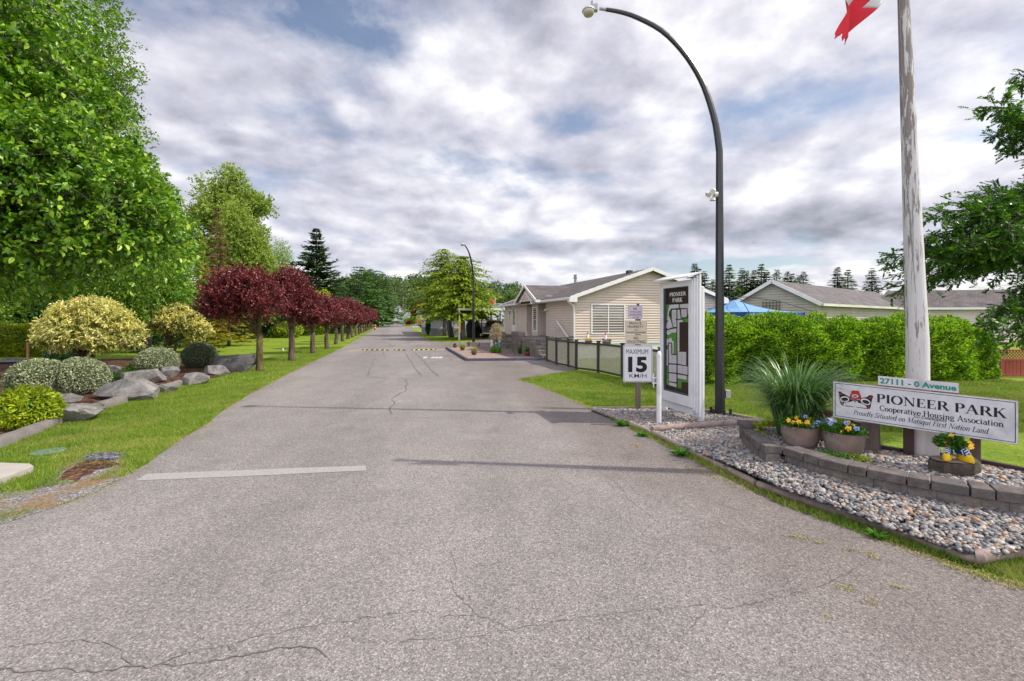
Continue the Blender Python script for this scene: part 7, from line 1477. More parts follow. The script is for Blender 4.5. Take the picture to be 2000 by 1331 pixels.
for k, (pa, pb_, d0, d1) in enumerate(BG):
    pts_ = bough(pa, pb_, d0, d1, .18, 7, k); mb.tube([trunk_top] + pts_, [.05] + [.032 * (1 - .75 * i / 7) for i in range(8)], 6)
    L = (pts_[-1] - pts_[0]).length; nt_ = int(L * 20)
    for j in range(nt_):
        t = (j + rg.random()) / nt_; t = .12 + .88 * t; f = t * 7; i = min(int(f), 6); p = pts_[i].lerp(pts_[i + 1], f - i); ax = (pts_[i + 1] - pts_[i]).normalized()
        d = (ax * .7 + Vector((rg.normal() * .35, rg.normal() * .7, rg.normal() * .6 - .15))).normalized(); l = rg.uniform(.18, .55) * (1.25 - .6 * t); TW.append((p, d, l)); mb.tube([p, p + d * l * .5 + Vector((0, 0, -.01)), p + d * l + Vector((0, 0, -.10 * l))], [.006, .004, .002], 4, False)
B_, D_, N_ = [], [], []
for p, d, l in TW:                       # compound leaves: leaflets in pairs along each twig
    m = int(l / .07)
    for j in range(m + 1):
        s = (j + .5) / (m + 1); q0 = np.array(p + d * l * s) + np.array([0, 0, -.10 * l * s * s]); dn = rg.normal(size=3) * .55 + np.array(d) * .6; dn[2] -= .3; dn /= np.linalg.norm(dn); up = rg.normal(size=3) * .35 + [0, 0, 1]; up /= np.linalg.norm(up); sd2 = np.cross(dn, up); rl_ = rg.uniform(.10, .16)
        for h in range(5):
            u = (h + 1) / 5 * rl_; 
            for sg in (-1, 1): B_.append(q0 + dn * u); D_.append(dn * .6 + sd2 * sg); N_.append(up)
        B_.append(q0 + dn * rl_); D_.append(dn); N_.append(up)
B_, D_, N_ = map(np.array, (B_, D_, N_)); V, Fq = leaf_arrays(B_, D_, N_ + rg.normal(size=N_.shape) * .25, .064 * (.7 + .6 * rg.random(len(B_))), .031 * (.8 + .4 * rg.random(len(B_))), .15, False); Mi = np.array([11.2, 8.6, 0]); V = V - Mi
link('crown', mesh_np('crown', V, [Fq], ROW), rb); mb.build('trunk', plain('dark_bark', (.035, .025, .02), (.07, .05, .04), .9, 12), rb, world=True, smooth=True)
# ---- hedges
def hedge(name, label, line, hgt, dep, lm, seed, n, L, Wl, bumpy=.10, cat='hedge', cm=None, hfun=None, round_=.35):
    """line: ground points of the front face; body extends dep behind it"""
    a = Vector(line[0]); c = Vector(line[-1]); o = thing(name, label, cat, (a + c) / 2); rg = np.random.default_rng(seed); t = (c - a).normalized(); nrm = Vector((-t.y, t.x, 0)); nrm = nrm if nrm.y > 0 else -nrm; Lh = (c - a).length
    hf = hfun or (lambda u: 1.)
    # parameter: perimeter s over front face, rounded top, back
    def surf(u, s):
        hh = hgt * np.array([hf(x) for x in u / Lh]); cr = round_; per = [hh - cr, np.full_like(hh, cr * 1.57), np.full_like(hh, dep - 2 * cr), np.full_like(hh, cr * 1.57), hh - cr]
        tot = sum(per); q = s * tot; y = np.zeros_like(q); z = np.zeros_like(q); ny = np.zeros_like(q); nz = np.zeros_like(q)
        m = q < per[0]; y[m] = 0; z[m] = q[m]; ny[m] = -1; q2 = q - per[0]
        m = (q2 >= 0) & (q2 < per[1]); th = q2 / cr; y[m] = (cr - cr * np.cos(th))[m]; z[m] = (hh - cr + cr * np.sin(th))[m]; ny[m] = -np.cos(th)[m]; nz[m] = np.sin(th)[m]; q3 = q2 - per[1]
        m = (q3 >= 0) & (q3 < per[2]); y[m] = (cr + q3)[m]; z[m] = hh[m]; nz[m] = 1; q4 = q3 - per[2]
        m = (q4 >= 0) & (q4 < per[3]); th = q4 / cr; y[m] = (dep - cr + cr * np.sin(th))[m]; z[m] = (hh - cr + cr * np.cos(th))[m]; ny[m] = np.sin(th)[m]; nz[m] = np.cos(th)[m]; q5 = q4 - per[3]
        m = q5 >= 0; y[m] = dep; z[m] = (hh - cr - q5)[m]; ny[m] = 1
        return y, z, ny, nz
    u = rg.random(n) * (Lh + .0); s = rg.random(n) ** 1.25 * .85
    y, z, ny, nz = surf(u, s); Pn = np.stack([u, y, z], 1); bp = bn(Pn, 1.9, seed) * bumpy + bn(Pn, 5.5, seed + 1) * bumpy * .45; inn = rg.random(n) ** 2 * .22
    endr = np.minimum(1, np.sqrt(np.maximum(0, 1 - ((np.abs(u - Lh / 2) - (Lh / 2 - .5)).clip(0) / .5) ** 2)) + .05)
    off_ = (bp - inn)[:, None] * np.stack([0 * ny, ny, nz], 1); Pn = Pn + off_; Pn[:, 1] = dep / 2 + (Pn[:, 1] - dep / 2) * endr; Pn[:, 2] *= (.75 + .25 * endr)
    dirl = np.stack([rg.normal(size=n) * .6, ny + rg.normal(size=n) * .5, nz * .8 + .45 + rg.normal(size=n) * .4], 1); nn_ = np.stack([rg.normal(size=n) * .5, ny * .6 + rg.normal(size=n) * .5, nz + .5], 1)
    Tm = np.array([[t.x, t.y, 0], [nrm.x, nrm.y, 0], [0, 0, 1.]]); Pw = Pn @ Tm + np.array(a) - np.array(o.location); V, Fq = leaf_arrays(Pw, dirl @ Tm, nn_ @ Tm, L * (.5 + rg.random(n)), Wl * (.6 + .7 * rg.random(n)), .2, True)
    link('leaves', mesh_np('leaves', V, [Fq], lm), o)
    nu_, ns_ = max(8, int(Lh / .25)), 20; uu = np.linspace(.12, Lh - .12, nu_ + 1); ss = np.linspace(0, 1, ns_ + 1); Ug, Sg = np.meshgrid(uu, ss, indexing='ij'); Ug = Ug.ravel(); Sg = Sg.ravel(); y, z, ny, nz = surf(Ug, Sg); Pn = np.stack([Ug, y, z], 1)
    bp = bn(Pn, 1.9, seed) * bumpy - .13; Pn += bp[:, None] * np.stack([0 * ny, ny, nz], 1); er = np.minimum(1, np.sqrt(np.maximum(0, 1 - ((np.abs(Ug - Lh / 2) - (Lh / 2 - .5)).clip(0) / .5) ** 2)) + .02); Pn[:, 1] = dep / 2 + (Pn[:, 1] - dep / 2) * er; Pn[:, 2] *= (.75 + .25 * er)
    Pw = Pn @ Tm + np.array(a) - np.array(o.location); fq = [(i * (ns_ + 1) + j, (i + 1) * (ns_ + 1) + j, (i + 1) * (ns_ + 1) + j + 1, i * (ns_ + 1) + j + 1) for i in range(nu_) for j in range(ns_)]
    link('shade_dark_core', mesh_np('shade_dark_core', Pw, [np.array(fq)], cm or coreg, True), o); return o
def hf(x): return 1 + .035 * math.sin(9 * x) + .05 * math.sin(23 * x + 1) + (.09 if .44 < x < .50 else 0) - (.07 if .37 < x < .43 else 0) + (.05 if x < .25 else 0) - .12 * max(0, (x - .9) / .1)
ha, hb_ = G(1366, 752), G(1968, 742.0)
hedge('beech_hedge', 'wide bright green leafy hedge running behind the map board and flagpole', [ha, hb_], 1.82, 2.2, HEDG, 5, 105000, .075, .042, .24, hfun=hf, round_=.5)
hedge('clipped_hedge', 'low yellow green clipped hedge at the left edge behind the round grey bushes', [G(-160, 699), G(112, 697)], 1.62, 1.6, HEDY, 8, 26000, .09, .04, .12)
# ---- tall ornamental grass
GR = leafm('blue_green_grass_blades', (.035, .10, .025), (.075, .17, .04), (.18, .30, .11), trans=.2, rough=.35, nscale=2, spec=.5); og = thing('ornamental_grass', 'large clump of arching grass behind the left pansy pot', 'grass clump', (4.02, 6.45, Zu - .1)); rg = np.random.default_rng(2); VV, FF = [], []; cnt = 0
for i in range(1150):
    a = rg.random() * 6.283; r0 = .20 * math.sqrt(rg.random()); l = rg.uniform(.75, 1.5); lean = rg.uniform(.2, 1.0) ** .6; d = np.array([math.cos(a), math.sin(a), 0]); b0 = np.array([r0 * math.cos(a), r0 * math.sin(a), 0]); k = 9; w = rg.uniform(.007, .015); sd_ = np.array([-d[1], d[0], 0])
    tw = rg.normal() * .3; pts_ = []
    th = .04 + .22 * lean; p = b0.copy(); 
    for j in range(k):
        t = j / (k - 1); pts_.append(p.copy()); ang_ = th + (lean * 3.6) * max(0, t - .35) ** 1.15 * 1.25; p = p + (d * math.sin(ang_) + np.array([0, 0, 1]) * math.cos(ang_)) * l / (k - 1)
    for j in range(k): t = j / (k - 1); ww = w * (1 - t ** 2.2) + .0006; s2 = sd_ * math.cos(tw) + np.array([0, 0, 1]) * math.sin(tw) * .5; VV += [pts_[j] - s2 * ww, pts_[j] + s2 * ww]
    for j in range(k - 1): FF.append((cnt + 2 * j, cnt + 2 * j + 1, cnt + 2 * j + 3, cnt + 2 * j + 2))
    cnt += 2 * k
link('blades', mesh_np('blades', np.array(VV), [np.array(FF)], GR), og)
# ---- small creeping plants
def creeper(name, label, pts, r, n, lm, seed, z=0, L=.03):
    c = sum((Vector(p) for p in pts), Vector()) / len(pts); o = thing(name, label, 'plant', c); rg = np.random.default_rng(seed); idx = rg.integers(0, len(pts), n); Pp = np.array([tuple(p) for p in pts])[idx] + np.stack([rg.normal(size=n) * r, rg.normal(size=n) * r * .6, np.abs(rg.normal(size=n)) * .025], 1) - np.array(c)
    V, Fq = leaf_arrays(Pp, rg.normal(size=(n, 3)) + [0, 0, .5], rg.normal(size=(n, 3)) * .5 + [0, 0, 1], L * (.6 + rg.random(n) * .8), L * .6 * (.6 + .6 * rg.random(n)), .2); link('leaves', mesh_np('leaves', V, [Fq], lm), o)
e = cap[0]; creeper('creeping_plant', 'bright green creeper spilling over the left end of the block wall', [e + Vector((.05, .02, .03)), e + Vector((-.03, -.05, -.06)), e + Vector((-.08, -.10, -.18)), e + Vector((-.12, -.13, -.30)), e + Vector((.15, .04, .04)), e + Vector((.28, .05, .03))], .04, 1300, LIME, 1)
creeper('creeping_plant', 'low green creeper at the foot of the right pansy pot', [G(1610, 890, Zu), G(1625, 895, Zu), G(1640, 897, Zu)], .05, 700, gl, 2); creeper('creeping_plant', 'tiny creeper in the raised gravel right of the right pansy pot', [G(1672, 898, Zu), G(1688, 903, Zu)], .035, 300, LIME, 3)
# ---- left bed shrubs
def pieris(label, base, lobes, n, seed, L=.10):
    o = tree('variegated_shrub', label, 'shrub', base, .75, .085, lobes, n, .26, 12, L, L * .34, CREAMY, BARK, seed, 'cream variegated shrubs in the bed', limbs=8, up=.5, thr=-.55, nsc=2.4, shell=.72, jit=.5, trunks=3, stems=.004)
    r = crown_leaves(seed + 50, [(l[0], l[1], l[2] - .08, l[3] * .82, l[4] * .82, l[5] * .75) for l in lobes], int(n * .5), .25, 10, L, L * .4, thr=-2, shell=.5); link('inner_leaves', mesh_np('inner_leaves', r[0], [r[1]], CREAMG), o)
    return o
pa = G(160, 736); s1 = 1
k1 = .80
L1_ = [(-1.15, 0, 1.75, .75, .7, .38), (-.5, -.1, 2.2, .9, .8, .45), (.25, 0, 2.45, .85, .8, .45), (.9, 0, 2.05, .85, .8, .5), (1.6, .1, 1.55, .65, .6, .42), (-.95, -.3, 1.42, .7, .6, .28), (0, -.5, 1.65, 1.0, .7, .42), (.95, -.4, 1.35, .7, .6, .36), (-.2, .3, 1.9, 1.3, 1.0, .5), (-1.35, .1, 1.4, .5, .5, .3)]
L1_ = [(a_ * k1 + .18, b_ * k1, c_ * .88 + .1, d_ * k1 * .9, e_ * k1, f_ * k1) for a_, b_, c_, d_, e_, f_ in L1_]
o = pieris('large cream and yellow variegated shrub behind the round silver bushes', (pa.x, pa.y), L1_, 2500, 21)
pb2 = G(330, 702); L2_ = [(-.35, 0, 2.35, .75, .7, .38), (.3, 0, 2.45, .8, .7, .38), (1.0, 0, 2.05, .75, .7, .4), (1.55, .1, 1.6, .6, .55, .42), (.2, -.3, 1.95, .9, .7, .38), (-.65, -.1, 1.9, .55, .5, .38)]
L2_ = [(a_ * .85, b_ * .85, c_ * .93, d_ * .75, e_ * .8, f_ * .85) for a_, b_, c_, d_, e_, f_ in L2_]
pieris('smaller cream variegated shrub on bare leaning stems behind the boulders', (pb2.x, pb2.y), L2_, 1500, 22, .12)
q = MB(); rr = random.Random(1)
for (dx, dz) in ((-.1, 2.50), (.1, 2.62), (.2, 2.63), (.75, 2.38), (.7, 2.42)): blossom(q, Vector((pa.x + dx, pa.y - .3, dz)), .07, (0, -1, .5), rr)
tag(q.build('red_blossoms', plain('red_new_leaves', (.55, .05, .05), (.45, .10, .05))), 'few red new leaf tips on top of the large cream shrub', 'blossoms')
BB = [('round silver variegated bush cut off by the left picture edge', 25, 783, .62, SILVR), ('round silver variegated bush in front of the large cream shrub trunk', 112, 777, .60, SILVR), ('round silver variegated bush behind the large flat boulders', 279, 737, .62, SILVR), ('round grey green bush left of the big dark boulder', 369, 721, .60, SILVD)]
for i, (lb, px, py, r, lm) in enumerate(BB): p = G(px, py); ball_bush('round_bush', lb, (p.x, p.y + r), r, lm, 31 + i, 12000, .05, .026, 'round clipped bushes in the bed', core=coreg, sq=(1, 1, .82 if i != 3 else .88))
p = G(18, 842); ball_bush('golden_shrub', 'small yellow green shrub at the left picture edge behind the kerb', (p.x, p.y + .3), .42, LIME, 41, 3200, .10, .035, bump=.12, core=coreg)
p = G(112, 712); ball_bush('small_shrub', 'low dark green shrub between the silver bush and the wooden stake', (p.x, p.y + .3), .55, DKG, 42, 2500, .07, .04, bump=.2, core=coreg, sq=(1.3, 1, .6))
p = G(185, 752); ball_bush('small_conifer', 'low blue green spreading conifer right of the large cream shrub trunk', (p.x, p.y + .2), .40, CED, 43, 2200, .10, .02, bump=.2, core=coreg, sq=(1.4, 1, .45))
p = G(55, 702); o = thing('wooden_stake', 'short orange brown wooden stake in front of the clipped hedge', 'stake', (p.x, p.y, 0)); MB().box((0, 0, .42), (.10, .08, .84), R(8)).build('stake', plain('cedar_stake', (.36, .17, .09), (.28, .13, .07), .8), o, bevel=.005)
p = G(190, 745); ball_bush('grass_tuft', 'bright green grassy tuft beside the small blue green conifer', (p.x + .3, p.y + 1.4), .3, gl, 44, 900, .2, .02, sq=(1.6, 1, .6), cat='plant')
# boulders: (px0,px1,pytop,pybottom,seed,label,mat)
BL = [(60, 172, 780, 826, 1, 'broad grey boulder with sloping top beside the kerb', ROCK), (160, 290, 741, 783, 2, 'long flat weathered boulder lying low in front of the others', ROCK), (214, 292, 721, 752, 3, 'rounded grey boulder behind the long flat one', ROCK), (306, 341, 710, 738, 4, 'pointed triangular boulder right of the third silver bush', ROCK),
      (337, 396, 725, 752, 5, 'pale boulder with deep grooves below the grey green bush', ROCK), (390, 441, 713, 734, 6, 'low angular boulder in front of the big dark one', ROCK), (397, 482, 685, 729, 7, 'big dark boulder at the end of the bed near the first purple tree', ROCKD), (458, 502, 690, 719, 8, 'purplish grey boulder against the first purple tree trunk', ROCK),
      (178, 234, 713, 729, 9, 'thin flat slab of rock behind the rounded boulder', ROCK), (296, 337, 749, 767, 10, 'small pale rock at the far end of the kerb', ROCK), (46, 130, 770, 794, 11, 'low brownish slab of rock behind the broad boulder', ROCK), (-20, 34, 700, 712, 12, 'flat dark rock at the left edge behind the silver bush', ROCKD), (280, 308, 676, 698, 13, 'small upright pinkish rock between the two cream shrubs', ROCK), (304, 326, 684, 705, 14, 'narrow leaning rock at the foot of the smaller cream shrub', ROCK)]
for (x0, x1, y0, y1, sd3, lb, mt) in BL:
    p = G((x0 + x1) / 2, y1); w = (x1 - x0) / F * p.y; hgt = (y1 - y0) / F * p.y * .92; dpt = min(max(w * .7, hgt * 1.2), 1.1 * w); boulder('boulder', lb, (p.x, p.y + dpt * .42, 0), (w * 1.08, dpt, hgt * 1.35), 100 + sd3, mt, R((sd3 * 37) % 30 - 15), group='boulders in the planting bed', bury=.26, flatc=9, rough=1.3, sub=IC4)
# ---- trees behind, left side
lob = [(0, 0, 14.6, 2.9, 3.0, 2.8), (2.2, 0, 15.8, 1.9, 2.0, 1.8), (-2.0, 0, 17.0, 1.6, 1.8, 1.8), (.3, 0, 18.6, 1.5, 1.6, 1.5), (4.6, 0, 15.6, .9, 1.0, .9), (-3.0, 0, 12.0, 2.6, 2.6, 3.2), (2.4, 0, 11.5, 1.9, 1.9, 1.9), (0, 0, 8.5, 3.6, 3.4, 3.6)]
p = P(440, 650, 55); tree('cottonwood_tree', 'tallest pale green cottonwood standing behind the dead brown conifer', 'tree', (p.x, 55), 9.5, .35, lob, 4300, 1.1, 16, .26, .18, LG3, BARKG, 61, limbs=10, thr=-.25, nsc=.5, shell=.3, jit=.7, hexa=False)
lob = [(0, 0, 6.0, 2.6, 2.4, 3.4), (.4, 0, 9.4, 2.2, 2.0, 2.6), (1.6, 0, 4.4, 2.2, 2.0, 2.6), (-.2, 0, 11.4, 1.3, 1.3, 1.8), (1.8, 0, 7.4, 1.5, 1.5, 1.6)]
p = P(468, 650, 44); tree('birch_tree', 'light green fine leaved birch right of the dead brown conifer', 'tree', (p.x, 44), 7., .18, lob, 4600, .7, 16, .17, .11, LG3, BARKG, 62, limbs=8, thr=-.5, nsc=.6, shell=.3, jit=.7, hexa=False)
for i, (px, d, h_, lb) in enumerate([(508, 60, 11.0, 'thin young pale tree right of the birch, left of the pair'), (545, 66, 13.2, 'taller thin young pale tree beside the dark fir, right of the pair')]):
    p = P(px, 650, d); tree('young_tree', lb, 'tree', (p.x, d), h_ * .7, .12, [(0, 0, h_ * .55, 2.4, 2.2, h_ * .3), (.2, 0, h_ * .82, 1.5, 1.4, h_ * .16), (-1.2, 0, h_ * .4, 1.8, 1.5, h_ * .25), (1.5, 0, h_ * .45, 1.7, 1.5, h_ * .25)], 2300, .8, 12, .2, .09, LG3 if i else LG2, BARKG, 63 + i, limbs=8, thr=-.35, shell=.15, jit=.4, up=.8, hexa=False)
p = P(424, 650, 36); conifer('dead_conifer', 'dead brown conifer with bare needles between the green trees', (p.x, 36), 2 + (HZ - 410) / F * 36 + .3, 1.75, DEAD, BARKG, 71, whorls=46, per=12, sp=26, sl=.34, sw=.085, droop=.35, cb=.12, irr=.4, tr=.09)
for i, (px, d, h_, r_, lb) in enumerate([(400, 27, 5.4, 1.3, 'golden green conifer left of the pair behind the nearest purple tree'), (447, 33, 5.9, 1.9, 'golden green conifer right of the pair behind the nearest purple tree')]): p = P(px, 650, d); conifer('golden_conifer', lb, (p.x, d), h_, r_, LG4, BARK, 72 + i, whorls=26, per=10, sp=16, sl=.3, sw=.12, droop=.1, cb=.03, pw=.7, irr=.3)
p = P(618, 650, 62); conifer('fir_tree', 'tall dark green fir standing alone behind the purple tree row', (p.x, 62), 2 + (HZ - 446) / F * 62, 4.2, FIR, BARK, 74, whorls=40, per=11, sp=36, sl=.95, sw=.36, droop=-.12, cb=.06, pw=.85, irr=.5)
p = P(652, 650, 70); conifer('fir_tree', 'shorter dark fir joined to the right of the tall lone fir', (p.x, 70), 9.6, 3.6, FIR, BARK, 75, whorls=24, per=9, sp=20, sl=.75, sw=.25, droop=.12, cb=.05, pw=.6)
for i, (px, d, h_, r_, lb) in enumerate([(702, 100, 13.6, 6.0, 'broad layered cedar, left of the two beyond the purple tree row'), (738, 112, 13.8, 5.6, 'broad layered cedar, right of the two beyond the purple tree row')]): p = P(px, 650, d); conifer('cedar_tree', lb, (p.x, d), h_, r_, CED, BARK, 76 + i, whorls=22, per=11, sp=26, sl=1.3, sw=.42, droop=.18, cb=.05, pw=.5, irr=.2)
lobs = lambda r, h: [(0, 0, h * .5, r, r * .9, h * .42), (r * .4, 0, h * .7, r * .6, r * .6, h * .28), (-r * .45, 0, h * .55, r * .6, r * .6, h * .3)]
def bush(name, label, px, pyb, wpx, hpx, lm, seed, n=900, L=.12, cat='shrub', d=None, group=None, hexa=False, lpt=14):
    p = G(px, pyb) if d is None else Vector(((px - 1000) / F * d, d, 0)); w = wpx / F * p.y / 2; h = hpx / F * p.y
    return tree(name, label, cat, (p.x, p.y + w * .5), h * .35, .05, lobs(w * .8, h), n, w * .32, lpt, L, L * .55, lm, BARK, seed, group, limbs=4, thr=-1.1, shell=.45, hexa=hexa)
bush('lime_shrub', 'lime green round topped shrub showing above the second purple tree', 612, 655, 60, 86, LIME, 81, 1100, .25)
bush('lime_shrub', 'lime green shrub showing behind the third purple tree', 652, 652, 50, 64, LIME, 82, 900, .25)
bush('holly_bush', 'glossy dark green holly between the two cream variegated shrubs', 250, 690, 110, 120, HOLLY, 83, 1900, .11, hexa=True)
bush('holly_bush', 'glossy dark green shrub behind the smaller cream variegated shrub', 330, 680, 110, 110, DKG, 84, 1500, .13)
bush('woodland_shrub', 'brownish shaded shrub under the big leafy tree', 130, 672, 110, 110, leafm('brown_green_leaves', (.035, .03, .015), (.09, .075, .03), (.16, .13, .06)), 85, 1400, .14)
SH = [(-80, 684, 160, 140, 'dark leafy shrub at the left edge above the clipped hedge'), (40, 680, 130, 130, 'mid green shrub above the clipped hedge'), (200, 672, 120, 120, 'dark shrub directly above the large cream shrub'), (370, 668, 110, 120, 'dark shaded shrub under the golden conifers, nearest the cream shrub'), (440, 664, 90, 90, 'dark shaded shrub left of the first purple tree trunk'), (520, 660, 90, 75, 'dark green shrub seen between the first two purple tree trunks'), (585, 656, 70, 60, 'dark green shrub seen behind the second purple tree trunk'), (655, 652, 70, 45, 'dark shrub behind the middle of the purple tree row'), (290, 668, 110, 150, 'tall green shrub behind the holly'), (110, 668, 120, 150, 'tall dark shrub behind the brownish one')]
for i, (px, py, w_, h_, lb) in enumerate(SH): bush('woodland_shrub', lb, px, py, w_, h_, DKG if i % 3 else LG2, 90 + i, 1500, .18, group='shrubs along the wooded edge')
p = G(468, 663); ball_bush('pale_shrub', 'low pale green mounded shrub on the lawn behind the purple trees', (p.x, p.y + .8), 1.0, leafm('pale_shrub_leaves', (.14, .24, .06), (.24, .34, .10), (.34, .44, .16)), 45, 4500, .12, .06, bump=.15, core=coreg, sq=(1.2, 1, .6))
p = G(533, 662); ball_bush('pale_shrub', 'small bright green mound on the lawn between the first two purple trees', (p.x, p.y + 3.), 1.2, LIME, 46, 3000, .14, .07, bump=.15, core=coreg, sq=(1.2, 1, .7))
for i, (px, py) in enumerate([(552.5, 686), (557, 658)]): p = G(px, py); o = thing('lawn_marker', ['small white marker on the lawn nearer the second purple tree trunk', 'small white marker on the lawn farther from the lane'][i], 'marker', p); MB().lathe([(.05, 0), (.06, .12), (.02, .16)], n=12).build('marker', TRIM, o)
# ---- conifers right of the lane
cl_ = [(868, 656, 8.8, 3.1, .20, 'yellow green spreading conifer, left of the pair on the lane side lawn', 101), (904, 663, 8.5, 3.4, .24, 'yellow green spreading conifer with the thicker trunk, right of the pair behind the far lamp', 102)]
for px, py, h_, r_, tr2, lb, sd4 in cl_:
    p = G(px, py); o = conifer('spreading_conifer', lb, (p.x, p.y), h_ * p.y / 46, r_ * p.y / 46, YCON, BARKG, sd4, whorls=34, per=17, sp=36, sl=.40, sw=.20, droop=.22, cb=.27, pw=.36, irr=.45, hang=.9, tr=tr2, group='spreading conifers beside the lane')
p = G(881, 659); o = thing('leaning_trunk', 'bare leaning trunk fork between the two spreading conifers', 'trunk', p); MB().tube([(0, 0, 0), (-.35, 0, 1.6), (-.5, 0, 3.4)], [.28, .2, .14], 10).tube([(.15, .1, 0), (-.1, 0, 1.5), (.1, 0, 3.2)], [.2, .15, .1], 8).build('trunk', BARKG, o, smooth=True)
bush('purple_tree', 'round dark purple tree beyond the flat roofed homes', 818, 634, 26, 44, PURP, 111, 700, .5, 'tree', d=150)
bush('yew_bush', 'narrow dark green upright bush by the white home', 836, 655, 9, 34, DKG, 112, 600, .14)
for i, (px, py, w_, h_, lm, lb) in enumerate([(795, 634, 12, 12, LIME, 'bright yellow green shrub beside the far pickup'), (804, 634.5, 14, 15, LG1, 'green shrub with reddish neighbour along the far lane'), (798, 634.8, 9, 7, PURP, 'small dark red shrub at the lane edge'), (741, 632, 10, 14, LIME, 'yellow green shrub behind the last purple trees')]): bush('lane_shrub', lb, px, py, w_, h_, lm, 120 + i, 420, .3, group='shrubs along the far lane')
# ---- far wood on the rising ground
def wood(name, px0, px1, d0, d1, hts, n, lm, seed, kind='c', zt=0, top=None):
    rg = np.random.default_rng(seed); VV, FF = [], []; c = 0
    for i in range(n):
        d = rg.uniform(d0, d1); px = rg.uniform(px0, px1); x = (px - 1000) / F * d; z0 = zt * (d - d0) / max(1, d1 - d0); h = rg.uniform(*hts)
        if top: h = max(6, ((HZ - top(px)) / F * d + 2 - z0) * rg.uniform(.78, 1.0))
        if kind == 'c' or (kind == 'm' and rg.random() < .55): V, Fq = conifer_arr(h, h * .19, int(rg.integers(1e6)), 17, 8, 10, h * .085, h * .03, .25, .05, .8, .3)
        else:
            V, Fq = crown_leaves(int(rg.integers(1e6)), [(0, 0, h * .55, h * .22, h * .22, h * .36), (h * .1, 0, h * .78, h * .14, h * .14, h * .18)], 150, h * .07, 8, h * .045, h * .03, thr=-1, shell=.4, hexa=False)
        VV.append(V + [x, d, z0]); FF.append(Fq + c); c += len(V)
    return tag(link(name, mesh_np(name, np.concatenate(VV), [np.concatenate(FF)], lm)), kind='stuff')
FW = leafm('far_wood_foliage', (.05, .10, .045), (.09, .16, .065), (.15, .23, .09), trans=.1, nscale=.05, spec=.1)
FW2 = leafm('far_broadleaf_foliage', (.08, .14, .05), (.14, .22, .07), (.22, .30, .11), trans=.15, nscale=.05, spec=.1)
tops = lambda px: 527 + 6 * math.sin(px * .05) + (0 if px < 800 else (px - 800) * .12)
wood('far_wood', 655, 1010, 215, 300, (20, 28), 165, FW, 201, 'm', 16, tops)
wood('far_wood', 690, 1060, 170, 215, (10, 16), 60, FW2, 202, 'b', 2, lambda px: 556 + .02 * abs(px - 820))
wood('far_wood', 980, 1330, 150, 240, (9, 13), 80, FW2, 203, 'm', 4, lambda px: 572 + 8 * math.sin(px * .06))
wood('far_wood', 540, 760, 120, 170, (8, 13), 45, FW, 204, 'm', 0, lambda px: 572)
wood('far_wood', -400, 560, 62, 110, (9, 14), 80, FW2, 205, 'm', 0)
wood('far_wood', 1990, 2700, 100, 160, (8, 12), 30, FW2, 206, 'm', 0)
wood('far_wood', 1330, 1990, 190, 240, (3, 6), 60, FW, 207, 'm', 0)
wood('far_wood', 1338, 1500, 150, 175, (8, 12), 34, FIR, 208, 'c', 0, lambda px: 546 + (px - 1338) * .1)
wood('far_wood', 1500, 1990, 150, 190, (6, 9), 40, FIR, 209, 'm', 0, lambda px: 582)
hb2 = MB(); hb2.v = [(-160, 190, -2), (40, 190, -2), (60, 330, 15), (-210, 330, 15), (60, 700, 22), (-210, 700, 22)]; hb2.f = [(0, 1, 2, 3), (3, 2, 4, 5)]; hb2.build('hill', LAWN, kind='structure')
for i, (px, d, ty) in enumerate([(772, 205, 560), (778, 208, 555), (786, 205, 562), (766, 212, 565), (792, 210, 560)]):
    p = P(px, ty, d); o = thing('birch_tree', 'slender pale birch trunk against the far wood', 'tree', (p.x, d, 0), 0, 'pale birch trunks against the far wood'); MB().tube([(0, 0, 0), (.3, 0, p.z * .5), (.2, 0, p.z)], [.32, .26, .12], 6).build('trunk', BARKB, o); r_ = crown_leaves(i, [(.2, 0, p.z, 2, 2, 3)], 60, 1, 8, .7, .4, hexa=False); link('crown', mesh_np('crown', r_[0], [r_[1]], FW2), o)
p = G(754, 628); conifer('blue_spruce', 'pale blue grey spruce at the far end of the lane left side', (p.x + 2.2, 190), 14.5, 2.2, leafm('blue_spruce', (.14, .20, .19), (.22, .29, .27), (.30, .36, .34)), BARK, 130, whorls=24, per=8, sp=12, sl=1., sw=.35, droop=.2, cb=.02)
p = G(760, 628); conifer('fir_tree', 'dark conical fir left of the pale blue spruce at the lane end', (p.x - 3.5, 170), 18, 3.6, FIR, BARK, 131, whorls=28, per=9, sp=14, sl=1.2, sw=.45, droop=.2, cb=.02)
